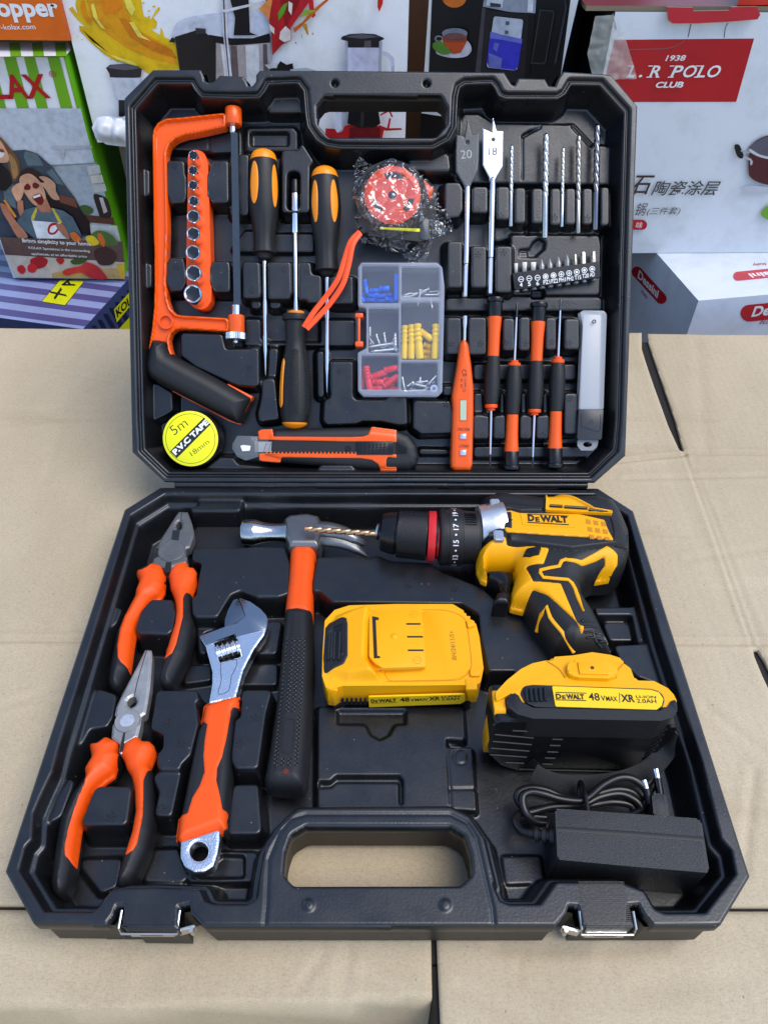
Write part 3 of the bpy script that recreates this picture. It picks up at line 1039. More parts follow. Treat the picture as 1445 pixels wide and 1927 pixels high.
# hinge
a, b = FB.p3(330, 911, .001), FB.p3(1104, 913, .001)
mb = MB().lathe(a, b, [(0, .0028), (.002, .0034), (.30, .0034), (.3001, .0029), (.34, .0029), (.3401, .0034), (.66, .0034), (.6601, .0029), (.70, .0029), (.7001, .0034), (.998, .0034), (1, .0028)], 16)
mb.box(((a[0] + b[0]) / 2, .0018, -.002), (b[0] - a[0], .008, .004), bev=.001)
case.part('hinge', mb, M_CASE)
# mould date stamps: thin raised ring and spokes
stamps_l = [A1((530, 1090)), A1((1020, 1070)), A2((555, 435)), A2((1045, 675)), A4((250, 675)), A4((605, 445)), A4((850, 470)), A4((230, 1515)), A4((1200, 1555)), A6((355, 300)), A6((950, 280)), A6((1350, 318)),
            G6((265, 880)), G6((460, 935)), G6((915, 945)), G6((1193, 950)), G6((265, 1262)), G6((480, 1245)), G7((78, 468)), G7((322, 468)), G7((525, 465)), G7((697, 468)), G7((907, 455)), G7((1050, 462)), G7((38, 968)), G7((340, 1222)), G7((482, 1225)), G7((690, 1225)), G7((832, 1222)), G7((1055, 922)), G7((505, 905))]
stamps_b = [B1((1210, 1130)), B1((1350, 1340)), B2((918, 665)), B2((1370, 590)), B4((920, 50)), B4((795, 265)), C6((540, 180)), C6((1315, 480)), C6((1260, 580)), C6((1020, 570))]


def stamp(fr, pt, H, r):
    p = fr.at(*pt[0], 0)
    for _ in range(5):
        p = fr.at(*pt[0], float(H(np.array([p]), np.array([.05]))[0]))
    z = float(H(np.array([p]), np.array([.05]))[0])
    mb = MB()
    for k in range(5):
        a = k * 2 * math.pi / 5 + .3
        d = np.array([math.cos(a), math.sin(a)])
        mb.box((p[0] + d[0] * r * .55, p[1] + d[1] * r * .55, z + .0001), (r * .55, r * .13, .0003), ((d[0], d[1], 0), (-d[1], d[0], 0), (0, 0, 1)))
    for k in range(20):
        if k % 4 < 2:
            a = k * 2 * math.pi / 20
            d = np.array([-math.sin(a), math.cos(a)])
            mb.box((p[0] + math.cos(a) * r, p[1] + math.sin(a) * r, z + .0001), (r * .32, r * .1, .0003), ((d[0], d[1], 0), (-d[1], d[0], 0), (0, 0, 1)))
    return mb


M_STAMP = mat('stamped_plastic', (.007, .007, .008), .3)
for s_ in stamps_l:
    adopt(stamp(FL, s_, ZL, .0024).build('mould_stamp', M_STAMP, None, FL, (0, 0, 0), 0), case.e)
for s_ in stamps_b:
    adopt(stamp(FB, s_, ZB, .0026).build('mould_stamp', M_STAMP, None, FB, (0, 0, 0), 0), case.e)


# latches at the front edge
def latch(cx0, cx1, side, ribs):
    x0, y0 = FB.at(cx0, 1722, -.004)
    x1, _ = FB.at(cx1, 1722, -.004)
    yF = -.3212
    zt, zl = -.0008, -.0066
    r = .00075
    mb = MB().tube([(x0 - .0012, -.314, zt), (x0 - .0012, yF - .0008, zt - .001), (x0 - .0008, yF - .0022, zl), (x1 + .0008, yF - .0022, zl), (x1 + .0012, yF - .0008, zt - .001), (x1 + .0012, -.314, zt)], r, 8, n=1)
    b_ = case.part('latch', mb, mat('dull_zinc', (.50, .51, .50), .32, 1., rvar=.08))
    mb = MB().box(((x0 + x1) / 2, yF - .0008, -.0115), (x1 - x0 - .004, .0012, .009), bev=.0005)
    mb.box(((x0 + x1) / 2 + side * .0185, yF + .0002, -.0095), (.009, .0014, .008), ((1, .25 * side, 0), (-.25 * side, 1, 0), (0, 0, 1)), bev=.0005)
    mb.tube([((x0 + x1) / 2 + side * .0215, yF - .0008, -.004), ((x0 + x1) / 2 + side * .0215, yF - .0008, -.0115)], .0012, 8, n=2)
    case.part('latch_plate', mb, M_STL, b_)
    mb = MB().box(((x0 + x1) / 2, yF - .0016, -.0112), (.012, .0008, .0022), bev=.0003)
    case.part('latch_slot', mb, M_BLKG, b_)
    # tongue of the rim that the bail hooks over
    mb = MB()
    n = 24 if ribs else 0
    for k in range(n):
        yy = -.322 + (k + .5) * (.0225 / n)
        mb.box(((x0 + x1) / 2, yy, .0001), (x1 - x0 - .001, .0225 / n * .5, .0007), bev=.0002)
    if not ribs:
        mb.box(((x0 + x1) / 2, -.3165, -.0006), (x1 - x0 - .001, .0115, .0018), bev=.0006)
    mb.box(((x0 + x1) / 2, -.3203, -.0040), (x1 - x0 - .001, .003, .009), bev=.0008)
    case.part('rim_tongue', mb, M_CASE)


latch(236, 336, 1, False)
latch(1092, 1184, -1, True)


# ------------------------------------------------------------------ tools in the lid
def rod(mb, fr, c, a, b, d, prof, seg=24, flat=(1, 1), mod=None, sm=0, axis='y', d2=None):
    """turned body: prof gives (position along the photo axis, half width), both in detail pixels"""
    d2 = d if d2 is None else d2
    pa, pb = c(a)[0], c(b)[0]
    A, Bq = fr.p3(*pa, d), fr.p3(*pb, d2)
    k = 1 if axis == 'y' else 0
    L = np.array([((q - a[k]) / (b[k] - a[k]), h) for q, h in prof])
    if sm:
        L = smooth(L, sm)
    ps = []
    for t, h in L:
        tc = min(max(t, 0), 1)
        sc = fr.sc(pa[0] + (pb[0] - pa[0]) * tc, pa[1] + (pb[1] - pa[1]) * tc, d + (d2 - d) * tc) / c.s
        ps.append((t, max(h, .05) * sc))
    mb.lathe(A, Bq, ps, seg, flat, mod=mod)
    return A, Bq, ps


def patch(mb, A, Bq, ps, ang, aw, t0, t1, off, n=14, m=10, flat=(1, 1), shape=None):
    """an inlay lying on a turned body: ang from the top, towards +x"""
    ax = (Bq - A) / np.linalg.norm(Bq - A)
    L = np.linalg.norm(Bq - A)
    z = np.array([0, 0, 1.])
    z = z - ax * (z @ ax); z /= np.linalg.norm(z)
    x = np.cross(ax, z)
    if x[0] < 0 or (abs(x[0]) < .3 and x[1] < 0):
        x = -x
    V, F = [], []
    tt = [p[0] for p in ps]
    rr = [p[1] for p in ps]
    for i in range(n + 1):
        u = -math.cos(math.pi * i / n)
        w = shape(u) if shape else math.sqrt(max(0, 1 - u * u))
        t = (t0 + t1) / 2 + u * (t1 - t0) / 2
        r = np.interp(t, tt, rr)
        for j in range(m + 1):
            v = (j / m * 2 - 1) * w
            a = R(ang + v * aw)
            e = off * min(1, 3 * (1 - abs(j / m * 2 - 1)) + (0 if j in (0, m) else .4)) - (.0002 if j in (0, m) else 0)
            V.append(A + ax * L * t + (x * math.sin(a) * flat[0] + z * math.cos(a) * flat[1]) * (r + e))
    for i in range(n):
        for j in range(m):
            k = i * (m + 1) + j
            F.append((k, k + 1, k + m + 2, k + m + 1))
    mb.add(V, F)


# --- hacksaw
d0 = -.008
hs = Thing('hacksaw', 'orange framed junior hacksaw with black grip along the left of the lid', 'hacksaw', FL, (*FL.at(340, 430, d0), -.0295))
fr_px = A1((1112, 490), (600, 545), (430, 558), (340, 608), (295, 680), (281, 760), (284, 1000)) + A2((298, 0), (305, 300), (308, 600), (300, 900), (275, 1150), (240, 1360), (270, 1470), (520, 1470), (480, 1360), (465, 1260), (490, 1185), (545, 1140), (620, 1132), (1150, 1165), (1140, 1015), (620, 985), (545, 970), (482, 900), (448, 800), (430, 600), (442, 300), (452, 0)) + \
    A1((436, 1000), (442, 920), (472, 840), (540, 780), (640, 742), (860, 700), (1112, 642))
P = rpoly(FL.pts(fr_px, d0), .003, 3)


def sawz(P, sd):
    return d0 - .0009 * (1 - sst(0, .0009, sd)) - .0032 * sst(.0013, .0024, sd)


hs.part('frame', MB().grid(P, sawz, -.0195, .0006), M_ORGP, sharp=50)
mb = MB()
rod(mb, FL, G2, (760, 64), (760, 206), -.012, [(62, 40), (64, 66), (70, 70), (200, 70), (206, 66)], 28)
hs.part('blade_holder', mb, M_ORGP)
mb = MB()
rod(mb, FL, A2, (1232, 982), (1236, 1180), -.012, [(980, 60), (984, 88), (990, 93), (1172, 93), (1180, 88)], 28)
hs.part('blade_holder', mb, M_ORGP)
hs.part('frame_boss', MB().ring(FL.at(*A2((435, 1055))[0], d0), .0047, .0057, d0 - .003, d0 + .0001), M_ORGP)
mb = MB()
rod(mb, FL, G2, (755, 200), (755, 272), -.012, [(200, 28), (262, 30), (266, 26), (272, 24)], 16)
hs.part('blade_clip', mb, M_CHR)
mb = MB()
rod(mb, FL, A2, (1232, 868), (1232, 985), -.012, [(868, 46), (872, 52), (985, 52)], 16)
hs.part('blade_clip', mb, M_CHR)
mb = MB()
rod(mb, FL, A2, (1228, 1180), (1228, 1262), -.012, [(1178, 95), (1184, 108), (1254, 108), (1262, 98)], 60, mod=lambda t, a: 1 + .03 * (1 if int(a / (2 * math.pi) * 60 + .5) % 2 else -1))
rod(mb, FL, A2, (1228, 1258), (1230, 1305), -.012, [(1258, 60), (1275, 28), (1295, 24), (1305, 12)], 14)
hs.part('wing_nut', mb, M_CHRB)
teeth = []
tA, tB = G2((792, 268))[0], G2((818, 1722))[0]
for i in range(110):
    q = i / 110
    teeth.append((tA[0] + (tB[0] - tA[0]) * q, tA[1] + (tB[1] - tA[1]) * q))
    teeth.append((tA[0] + 1.6 + (tB[0] - tA[0]) * q, tA[1] + (tB[1] - tA[1]) * (q + .006)))
mb = MB().prism(FL.pts(teeth + G2((762, 1722), (738, 268)), -.010), -.0108, -.010)
hs.part('blade', mb, mat('blued_steel', (.035, .052, .072), .42, .35, bump=(400, .2), rvar=.06))
mb = MB().prism(FL.pts(A5((860, 146), (1068, 255), (1052, 282), (985, 420), (946, 493), (860, 465), (372, 206)), -.012), -.0225, -.012, .001)
hs.part('grip_liner', mb, M_ORGP)
gp = FL.pts(A2((278, 1250), (440, 1275), (450, 1352), (475, 1400), (600, 1475), (1000, 1690)) + A5((1046, 266), (1040, 290), (1000, 372), (958, 470), (936, 485), (850, 448), (260, 145), (195, 100), (165, 55), (155, 0)) + A2((205, 1560), (232, 1380)), d0)
mb = MB().pillow(rpoly(gp, .003), -.013, .0125, .011, -.022, .0007)
hs.part('grip', mb, M_BLKM)

# --- socket rail and nine sockets
sr = solo('socket_rail', 'long orange plastic rail holding nine chrome sockets inside the hacksaw frame', 'socket rail',
          MB().prism(rpoly(FL.pts(G2((378, 445), (412, 414), (480, 412), (520, 450), (545, 520), (560, 1000), (575, 1600), (570, 1690), (530, 1750), (480, 1758), (425, 1740), (375, 1690), (362, 1400), (372, 900)), -.012), .004), -.0265, -.012, .0015), M_ORG, FL, (*FL.at(*G2((470, 1000))[0], -.012), -.0265))
socks = [((420, 455), (452, 492), 41), ((417, 583), (450, 612), 41), ((418, 708), (450, 735), 42), ((424, 843), (452, 868), 46), ((420, 972), (452, 998), 56), ((420, 1118), (455, 1140), 58),
         ((418, 1275), (448, 1295), 63), ((422, 1450), (450, 1468), 69), ((417, 1625), (448, 1640), 78)]
nth = ['topmost and smallest', 'second from the top', 'third from the top', 'fourth from the top', 'middle', 'fourth from the bottom', 'third from the bottom', 'second from the bottom', 'lowest and widest']
for i, (m_, bs, hw) in enumerate(socks):
    zt = .0025
    c = FL.p3(*G2(m_)[0], zt)
    r = hw / G2.s * FL.sc(*G2(m_)[0], zt)
    mb = MB()
    zb = -.0120
    n = 24
    V, F = [], []
    pr = [(r, zb), (r, zt - .0006), (r - .0004, zt), (r * .86, zt)]
    for rr, z in pr:
        V += [(c[0] + rr * math.cos(2 * math.pi * k / n), c[1] + rr * math.sin(2 * math.pi * k / n), z) for k in range(n)]
    for z, q in ((zt - .0004, .80), (zt - .0085, .78)):
        for k in range(n):
            a = 2 * math.pi * k / n + .4
            hexr = r * q * (math.cos(math.pi / 6) / math.cos((a % (math.pi / 3)) - math.pi / 6)) * 1.08
            V.append((c[0] + hexr * math.cos(a - .4), c[1] + hexr * math.sin(a - .4), z))
    for k in range(5):
        for j in range(n):
            l = (j + 1) % n
            F.append((k * n + j, k * n + l, (k + 1) * n + l, (k + 1) * n + j))
    mb.add(V, F)
    mb.mi = 1  # recess floor: shade put into a near-black colour
    mb.add(V[5 * n:], [tuple(range(n))])
    solo('socket', f'chrome hex socket standing in the orange rail, {nth[i]}', 'socket', mb, [M_CHR, M_BSTL], FL, (c[0], c[1], zb), 'chrome sockets on the orange rail', sharp=30)


# --- two screwdrivers with amber ovals
def amber_driver(label, a, b, prof, ovals, sh0, sh1, hw, neck):
    d = -.0145
    T = Thing('screwdriver', label, 'screwdriver', FL, (*FL.at(*G4(a)[0], d), -.0295), 'black and amber screwdrivers in the lid')
    mb = MB()

    def facet(t, an):
        q = sst(.52, .68, t) * (1 - sst(.93, .96, t))
        return 1 - .055 * q * (1 - abs(math.cos(3 * an)))
    A, Bq, ps = rod(mb, FL, G4, a, b, d, prof, 48, mod=facet, sm=4)
    T.part('handle', mb, M_BLK)
    mb = MB()
    cap = [(y, h + 2.0) for y, h in prof[:neck]]
    rod(mb, FL, G4, a, b, d, cap, 36, sm=4)
    T.part('end_cap', mb, M_AMB)
    y0, y1 = a[1], b[1]
    for an, aw, q0, q1 in ovals:
        mb = MB()
        patch(mb, A, Bq, ps, an, aw, (q0 - y0) / (y1 - y0), (q1 - y0) / (y1 - y0), .00035)
        T.part('inlay', mb, M_AMB)
    mb = MB()
    p, q = FL.p3(*sh0, d), FL.p3(*sh1, d)
    r = hw * FL.sc(*sh0, d)
    L = np.linalg.norm(q - p)
    tip = .010 / L
    mb.lathe(p, q, [(0, r), (1 - tip * 1.9, r), (1 - tip * 1.3, r * .82), (1 - tip * .6, r * .62), (1, r * .2)], 20, mod=lambda t, an: 1 - (.30 * (1 - abs(math.cos(2 * an))) if t > 1 - tip * 1.5 else 0))
    T.part('shaft', mb, M_CHR)
    return T


amber_driver('black screwdriver with amber ovals hanging beside the hacksaw blade', (276, 155), (287, 1192),
             [(155, 4), (160, 45), (180, 85), (210, 110), (265, 124), (400, 137), (550, 143), (700, 136), (850, 116), (960, 101), (1050, 101), (1105, 110), (1120, 108), (1132, 80), (1160, 64), (1172, 58), (1192, 26)],
             [(-31, 21, 300, 690), (55, 16, 320, 712)], G4((287, 1180))[0], A4((405, 1595))[0], 4.1, 5)
amber_driver('black screwdriver with amber ovals hanging between nut driver and tape measure', (843, 313), (868, 1345),
             [(313, 4), (318, 45), (340, 88), (370, 110), (420, 124), (560, 138), (700, 145), (850, 132), (1000, 112), (1100, 101), (1200, 104), (1270, 112), (1284, 108), (1298, 76), (1330, 52), (1345, 30)],
             [(-40, 17, 470, 856), (40, 18, 468, 858)], G4((868, 1330))[0], A4((1072, 1786))[0], 4.7, 5)

# --- nut driver, handle down
d = -.015
T = Thing('nut_driver', 'long nut driver with black dotted handle pointing down between the screwdrivers', 'nut driver', FL, (*FL.at(556, 700, d), -.0295))
mb = MB()
rod(mb, FL, A3, (725, 1352), (726, 1792), d, [(1352, 34), (1358, 42), (1780, 42), (1792, 34)], 24)
T.part('socket_end', mb, M_CHR)
mb = MB()
rod(mb, FL, A3, (725, 1195), (725, 1356), -.017, [(1195, 20), (1205, 40), (1215, 45), (1356, 45)], 20)
T.part('slot_dark_fill', mb, M_BLKG)  # added black fill for the dark of the empty slot
mb = MB()
p, q = FL.p3(*A3((726, 1780))[0], d), FL.p3(*A4((736, 910))[0], d)
mb.lathe(p, q, [(0, .0017), (.03, .0020), (1, .0020)], 18)
T.part('shaft', mb, M_CHR)
C_R3y = lambda y: 560 + y / R3.s
mb = MB()
nd = [(78, 60), (84, 61), (104, 60), (108, 50), (130, 48), (180, 46), (215, 46), (250, 51), (300, 60), (360, 66), (430, 69), (500, 68), (545, 62), (572, 54), (590, 30), (596, 4)]
A, Bq, ps = rod(mb, FL, R3, (788, 74), (782, 596), d, nd, 48, sm=3)
T.part('handle', mb, M_BLK)
mb = MB()
rod(mb, FL, R3, (788, 60), (788, 78), d, [(60, 26), (64, 38), (78, 38)], 24)
T.part('collar', mb, M_AMB)
mb = MB()
rod(mb, FL, R3, (788, 74), (782, 596), d, [(562, 57.5), (575, 54), (590, 33), (597, 4)], 30, sm=3)
T.part('end_cap', mb, M_AMB)
mb = MB()
patch(mb, A, Bq, ps, -58, 20, (280 - 74) / 522, (500 - 74) / 522, .0006, shape=lambda u: min(1, (1 - u * u) * 4) * .55 + .08)
T.part('inlay', mb, M_AMB)
mb = MB()
ax = (Bq - A) / np.linalg.norm(Bq - A)
LL = np.linalg.norm(Bq - A)
for i in range(44):
    t_ = (240 + i * 6.7 - 74) / 522
    r = np.interp(t_, [p[0] for p in ps], [p[1] for p in ps])
    for base, cnt in ((4, 5), (62, 4)):
        for k in range(cnt):
            an = R(base + (k - cnt / 2 + (.5 if i % 2 else 0)) * 7.5)
            c = A + ax * LL * t_ + np.array([math.sin(an), 0, math.cos(an)]) * (r + .0001)
            mb.sphere(c, .00055, 6)
T.part('grip_dots', mb, M_BLKG)

# --- tape measure in its clear bag
d = -.002
T = Thing('tape_measure', 'orange and black tape measure with wrist strap inside a clear bag', 'tape measure', FL, (*FL.at(740, 370, d), -.0295))
bp = rpoly(FL.pts(G3((230, 430), (330, 270), (520, 190), (720, 195), (880, 270), (980, 400), (1060, 660), (1050, 1140), (940, 1150), (300, 1080), (225, 1000), (200, 700)), d), .006)
T.part('housing', MB().prism(bp, -.0285, -.004, .004, 3), M_BLKM)
c = FL.p3(*G3((618, 605))[0], d)
rpx = FL.sc(*G3((618, 605))[0], d) / G3.s
mb = MB().lathe((c[0], c[1], -.0045), (c[0], c[1], d), [(0, 335 * rpx), (.6, 335 * rpx), (1, 315 * rpx), (1.0, 265 * rpx), (.75, 255 * rpx), (.75, 20 * rpx)], 48)
M_TRED = mat('coral_label', (.90, .095, .030), .4)
disc = T.part('face_disc', mb, M_TRED)
mb = MB()
zz = d - .0004
for a0, a1 in ((58, 112), (195, 235), (310, 350)):
    pts = []
    for k in range(13):
        a = R(a0 + (a1 - a0) * k / 12)
        pts.append((c[0] + 262 * rpx * math.cos(a), c[1] + 262 * rpx * math.sin(a)))
    for k in range(12, -1, -1):
        a = R(a0 + (a1 - a0) * k / 12)
        pts.append((c[0] + 195 * rpx * math.cos(a), c[1] + 195 * rpx * math.sin(a)))
    mb.prism(np.array(pts), d - .002, zz)
mb.prism(disc_poly(c, 48 * rpx), d - .002, zz)
px_text(mb, FL, '3', G3((410, 665))[0], G3((498, 640))[0], 22, zz - .0004, bold=.05)
px_text(mb, FL, 'm', G3((680, 660))[0], G3((795, 650))[0], 11, zz - .0004, bold=.06)
T.part('face_print', mb, M_BINK, disc)
T.part('lock_button', MB().prism(rpoly(FL.pts(G3((958, 375), (1112, 520), (1062, 662), (1000, 560)), d), .001), -.022, -.006, .001), mat('signal_orange', (.90, .09, .01), .35))
T.part('tape_end', MB().prism(FL.pts(G3((470, 985), (985, 1005), (985, 1045), (470, 1010)), -.003), -.020, -.0036, .0003), M_TAPEY)
T.part('end_hook', MB().prism(rpoly(FL.pts(G3((940, 850), (1050, 900), (1050, 1140), (945, 1130)), -.003), .001), -.02, -.0032, .0006), M_DSTL)
strap = [G3((235, 1045))[0], (660, 455), (648, 490), (636, 525), (612, 560), (590, 588), (572, 616)]
st2 = [G3((240, 1060))[0], (664, 460), (656, 498), (645, 535), (622, 570), (600, 595), (577, 619)]
mb = MB()
for L_, z0 in ((strap, -.0005), (st2, .0006)):
    pts = [FL.p3(x, y, z0 + (.0035 if 0 < i < 4 else .001)) for i, (x, y) in enumerate(L_)]
    mb.tube(pts, .0021, 8, n=6, flat=(1, .32))
T.part('strap', mb, mat('strap_orange', (.93, .085, .012), .45))
film = bpy.data.materials.new('clear_film')
film.use_nodes = True
t_ = film.node_tree
N, K = t_.nodes, t_.links
N.remove(N['Principled BSDF'])
tr = N.new('ShaderNodeBsdfTransparent'); tr.inputs[0].default_value = (.93, .94, .95, 1)
gl = N.new('ShaderNodeBsdfGlossy'); gl.inputs['Roughness'].default_value = .07; gl.inputs[0].default_value = (1, 1, 1, 1)
lw = N.new('ShaderNodeLayerWeight'); lw.inputs['Blend'].default_value = .42
mr = N.new('ShaderNodeMapRange'); mr.inputs['To Min'].default_value = .10; mr.inputs['To Max'].default_value = .45
mxs = N.new('ShaderNodeMixShader')
K.new(lw.outputs['Fresnel'], mr.inputs[0]); K.new(mr.outputs[0], mxs.inputs[0])
K.new(tr.outputs[0], mxs.inputs[1]); K.new(gl.outputs[0], mxs.inputs[2]); K.new(mxs.outputs[0], N['Material Output'].inputs[0])
bagp = FL.pts(G3((150, 160), (240, 70), (300, 150), (400, 215), (560, 150), (750, 190), (920, 310), (1100, 440), (1180, 520), (1170, 640), (1290, 750), (1365, 975), (1120, 1075), (1080, 1180), (1000, 1405), (860, 1408), (800, 1340), (700, 1250), (600, 1240), (420, 1150), (230, 1120), (195, 950), (140, 700), (132, 530), (165, 450)), .001)
tpc = FL.at(*G3((630, 640))[0], 0)


def bagz(P, sd):
    r = np.sqrt(((P - tpc) ** 2).sum(1))
    hgt = .003 - .016 * sst(.021, .038, r)
    n1 = np.abs(vnoise(P + 3, 125, 31) - .5) * 2
    n2 = np.abs(vnoise(P @ np.array([[.8, .6], [-.6, .8]]) + 5, 245, 32) - .5) * 2
    n3 = np.abs(vnoise(P @ np.array([[.6, -.8], [.8, .6]]) + 7, 500, 33) - .5) * 2
    amp = .35 + .9 * sst(.016, .026, r)
    return np.maximum(hgt + amp * (.0058 * (n1 - .3) + .0030 * n2 + .0009 * n3), .0006 - .022 * sst(.024, .036, r))


mb = MB().grid(bagp, bagz, 0, .00055, skirt=False)
solo('plastic_bag', 'crumpled clear plastic bag wrapped round the tape measure', 'plastic bag', mb, film, FL, (*tpc, -.02), sharp=0)

# --- compartment box with plugs and screws
zt, zb = -.004, -.0265
T = Thing('organiser_box', 'clear plastic box of six compartments with an orange latch on its left', 'organiser', FL, (*FL.at(755, 620, zt), zb))
M_MILK = mat('milky_plastic', (.50, .54, .64), .22, alpha=.42, coat=.2)
M_CLEAR = mat('clear_plastic', (.45, .50, .62), .10, alpha=.07, spec=.6)
ob_out = rpoly(FL.pts(G5((222, 150), (262, 90), (1200, 90), (1262, 150), (1290, 400), (1262, 1690), (1205, 1750), (290, 1750), (222, 1680), (218, 1205), (325, 1150), (325, 655), (222, 635)), zt), .002)
cells = {'ul': (268, 130, 722, 590), 'ml': (350, 660, 722, 1205), 'll': (262, 1245, 716, 1660), 'ur': (760, 150, 1225, 515), 'mr': (752, 585, 1220, 1290), 'lr': (752, 1330, 1205, 1665)}
cellp = [rpoly(FL.pts(rect(G5, *c), zt), .0012) for c in cells.values()]
T.part('tray', MB().grid(ob_out, lambda P, sd: np.full(len(P), zt - .0006) - .001 * (1 - sst(0, .0012, sd)), zb, .0006, cellp), M_MILK, sharp=40)
T.part('bottom', MB().prism(ob_out, zb, zb + .001), mat('smoke_bottom', (.10, .115, .15), .3, alpha=.7))
T.part('cover', MB().prism(ob_out, zt, zt + .0009, .0005), M_CLEAR)
M_LATCH = mat('latch_orange', (.90, .10, .012), .35)
mb = MB()
for r_ in ((188, 720, 285, 772), (188, 1068, 285, 1130)):
    mb.prism(rpoly(FL.pts(rect(G5, *r_), zt), .0008), -.016, zt + .001, .0008)
mb.prism(FL.pts(rect(G5, 218, 760, 248, 1080), zt), -.012, zt + .0004, .0004)
T.part('latch', mb, M_LATCH)
T.part('latch_tab', MB().prism(rpoly(FL.pts(rect(G5, 190, 770, 215, 1070), zt), .0005), -.014, zt, .0005), M_CLEAR)
pcol = {'b': mat('blue_plug', (.004, .14, .72), .38), 'y': mat('yellow_plug', (.86, .56, .01), .38), 'r': mat('red_plug', (.74, .025, .045), .38)}
plug_prof = [(0, .6), (.02, 1), (.10, 1), (.12, .82), (.16, .82), (.20, 1.08), (.25, .80), (.33, 1.08), (.38, .80), (.46, 1.06), (.51, .82), (.60, .96), (.96, .96), (1, .85)]


def plug(col, a, b, hw, z, label, group):
    pa, pb = FL.p3(*G5(a)[0], z), FL.p3(*G5(b)[0], z)
    r = hw / G5.s * FL.sc(*G5(a)[0], z)
    mb = MB().lathe(pa, pb, [(t, q * r) for t, q in plug_prof], 12)
    solo('wall_plug', label, 'wall plug', mb, pcol[col], FL, tuple((pa + pb) / 2 - np.array([0, 0, r])), group, sharp=50)


for i, (a, b, h, z, lb) in enumerate([((300, 305), (335, 480), 30, -.013, 'leaning against the left wall'), ((365, 440), (500, 435), 30, -.013, 'lying across the top of the heap'), ((485, 420), (606, 412), 36, -.011, 'fat one ending the heap on the right'), ((692, 232), (690, 565), 30, -.012, 'standing upright at the right wall'),
                                 ((272, 470), (282, 585), 26, -.015, ''), ((280, 550), (420, 545), 34, -.017, ''), ((400, 505), (565, 490), 34, -.015, ''), ((420, 555), (570, 558), 30, -.018, ''), ((570, 545), (695, 565), 32, -.016, ''), ((640, 505), (700, 560), 28, -.019, ''), ((330, 500), (450, 575), 30, -.020, '')]):
    plug('b', a, b, h, z, f'blue ribbed wall plug {lb}, upper left compartment' if lb else 'blue ribbed wall plug at the bottom of the heap in the upper left compartment', 'blue wall plugs')
for i, (a, b, h, z, lb) in enumerate([((800, 868), (790, 1284), 42, -.012, 'yellow plug standing first from the left in the middle right compartment'), ((882, 858), (878, 1284), 46, -.011, 'yellow plug standing second from the left, ribs near its top'), ((948, 848), (985, 1284), 54, -.010, 'split yellow plug standing third from the left, a slot along it'),
                                 ((985, 940), (1135, 1045), 46, -.013, 'slanting yellow plug showing its round open end'), ((1182, 850), (1166, 1284), 46, -.011, 'yellow plug standing alone at the right wall'), ((1030, 1105), (1135, 1135), 46, -.017, 'yellow plug lying uppermost at the foot of the right gap'), ((1030, 1195), (1130, 1205), 42, -.018, 'yellow plug lying under another at the foot of the right gap'), ((1035, 1262), (1132, 1262), 36, -.019, 'yellow plug lying lowest at the foot of the right gap')]):
    plug('y', a, b, h, z, lb, 'yellow wall plugs')
for i, (a, b, h, z, lb) in enumerate([((320, 1372), (368, 1675), 44, -.011, 'leaning upright near the left wall'), ((283, 1410), (282, 1655), 26, -.016, 'dark upright one against the left wall'), ((380, 1510), (570, 1440), 42, -.012, 'sloping up across the middle'), ((545, 1425), (712, 1392), 42, -.011, 'uppermost at the right wall'),
                                 ((400, 1562), (535, 1572), 40, -.013, ''), ((535, 1625), (712, 1490), 38, -.012, ''), ((400, 1650), (530, 1645), 38, -.014, ''), ((560, 1648), (710, 1655), 30, -.018, ''), ((580, 1565), (712, 1545), 36, -.019, ''), ((420, 1600), (600, 1620), 40, -.020, '')]):
    plug('r', a, b, h, z, f'red wall plug {lb}, lower left compartment' if lb else 'red wall plug in the lower part of the heap in the lower left compartment', 'red wall plugs')
M_ZINC = mat('zinc_screw', (.74, .76, .78), .2, 1., rvar=.06)


def screw(a, b, hw, z, label, group, z2=None):
    """a is the head end, b the point"""
    pa, pb = FL.p3(*G5(a)[0], z), FL.p3(*G5(b)[0], z if z2 is None else z2)
    r = hw / G5.s * FL.sc(*G5(a)[0], z)
    L_ = np.linalg.norm(pb - pa)
    nt_ = max(6, int(L_ / (r * .95)))
    prof = [(0, r * 1.0), (.01, r * 2.0), (.04, r * 2.0), (.13, r * .85)]
    rows = nt_ * 5
    prof += [(.15 + .72 * k / rows, r) for k in range(rows + 1)] + [(1, r * .12)]
    mb = MB().lathe(pa, pb, prof, 12, mod=lambda t, an: 1 + (.26 * math.sin(an - 2 * math.pi * nt_ * (t - .15) / .72) if .15 <= t <= .88 else 0))
    solo('screw', label, 'screw', mb, M_ZINC, FL, tuple((pa + pb) / 2 - np.array([0, 0, r])), group, sharp=40)


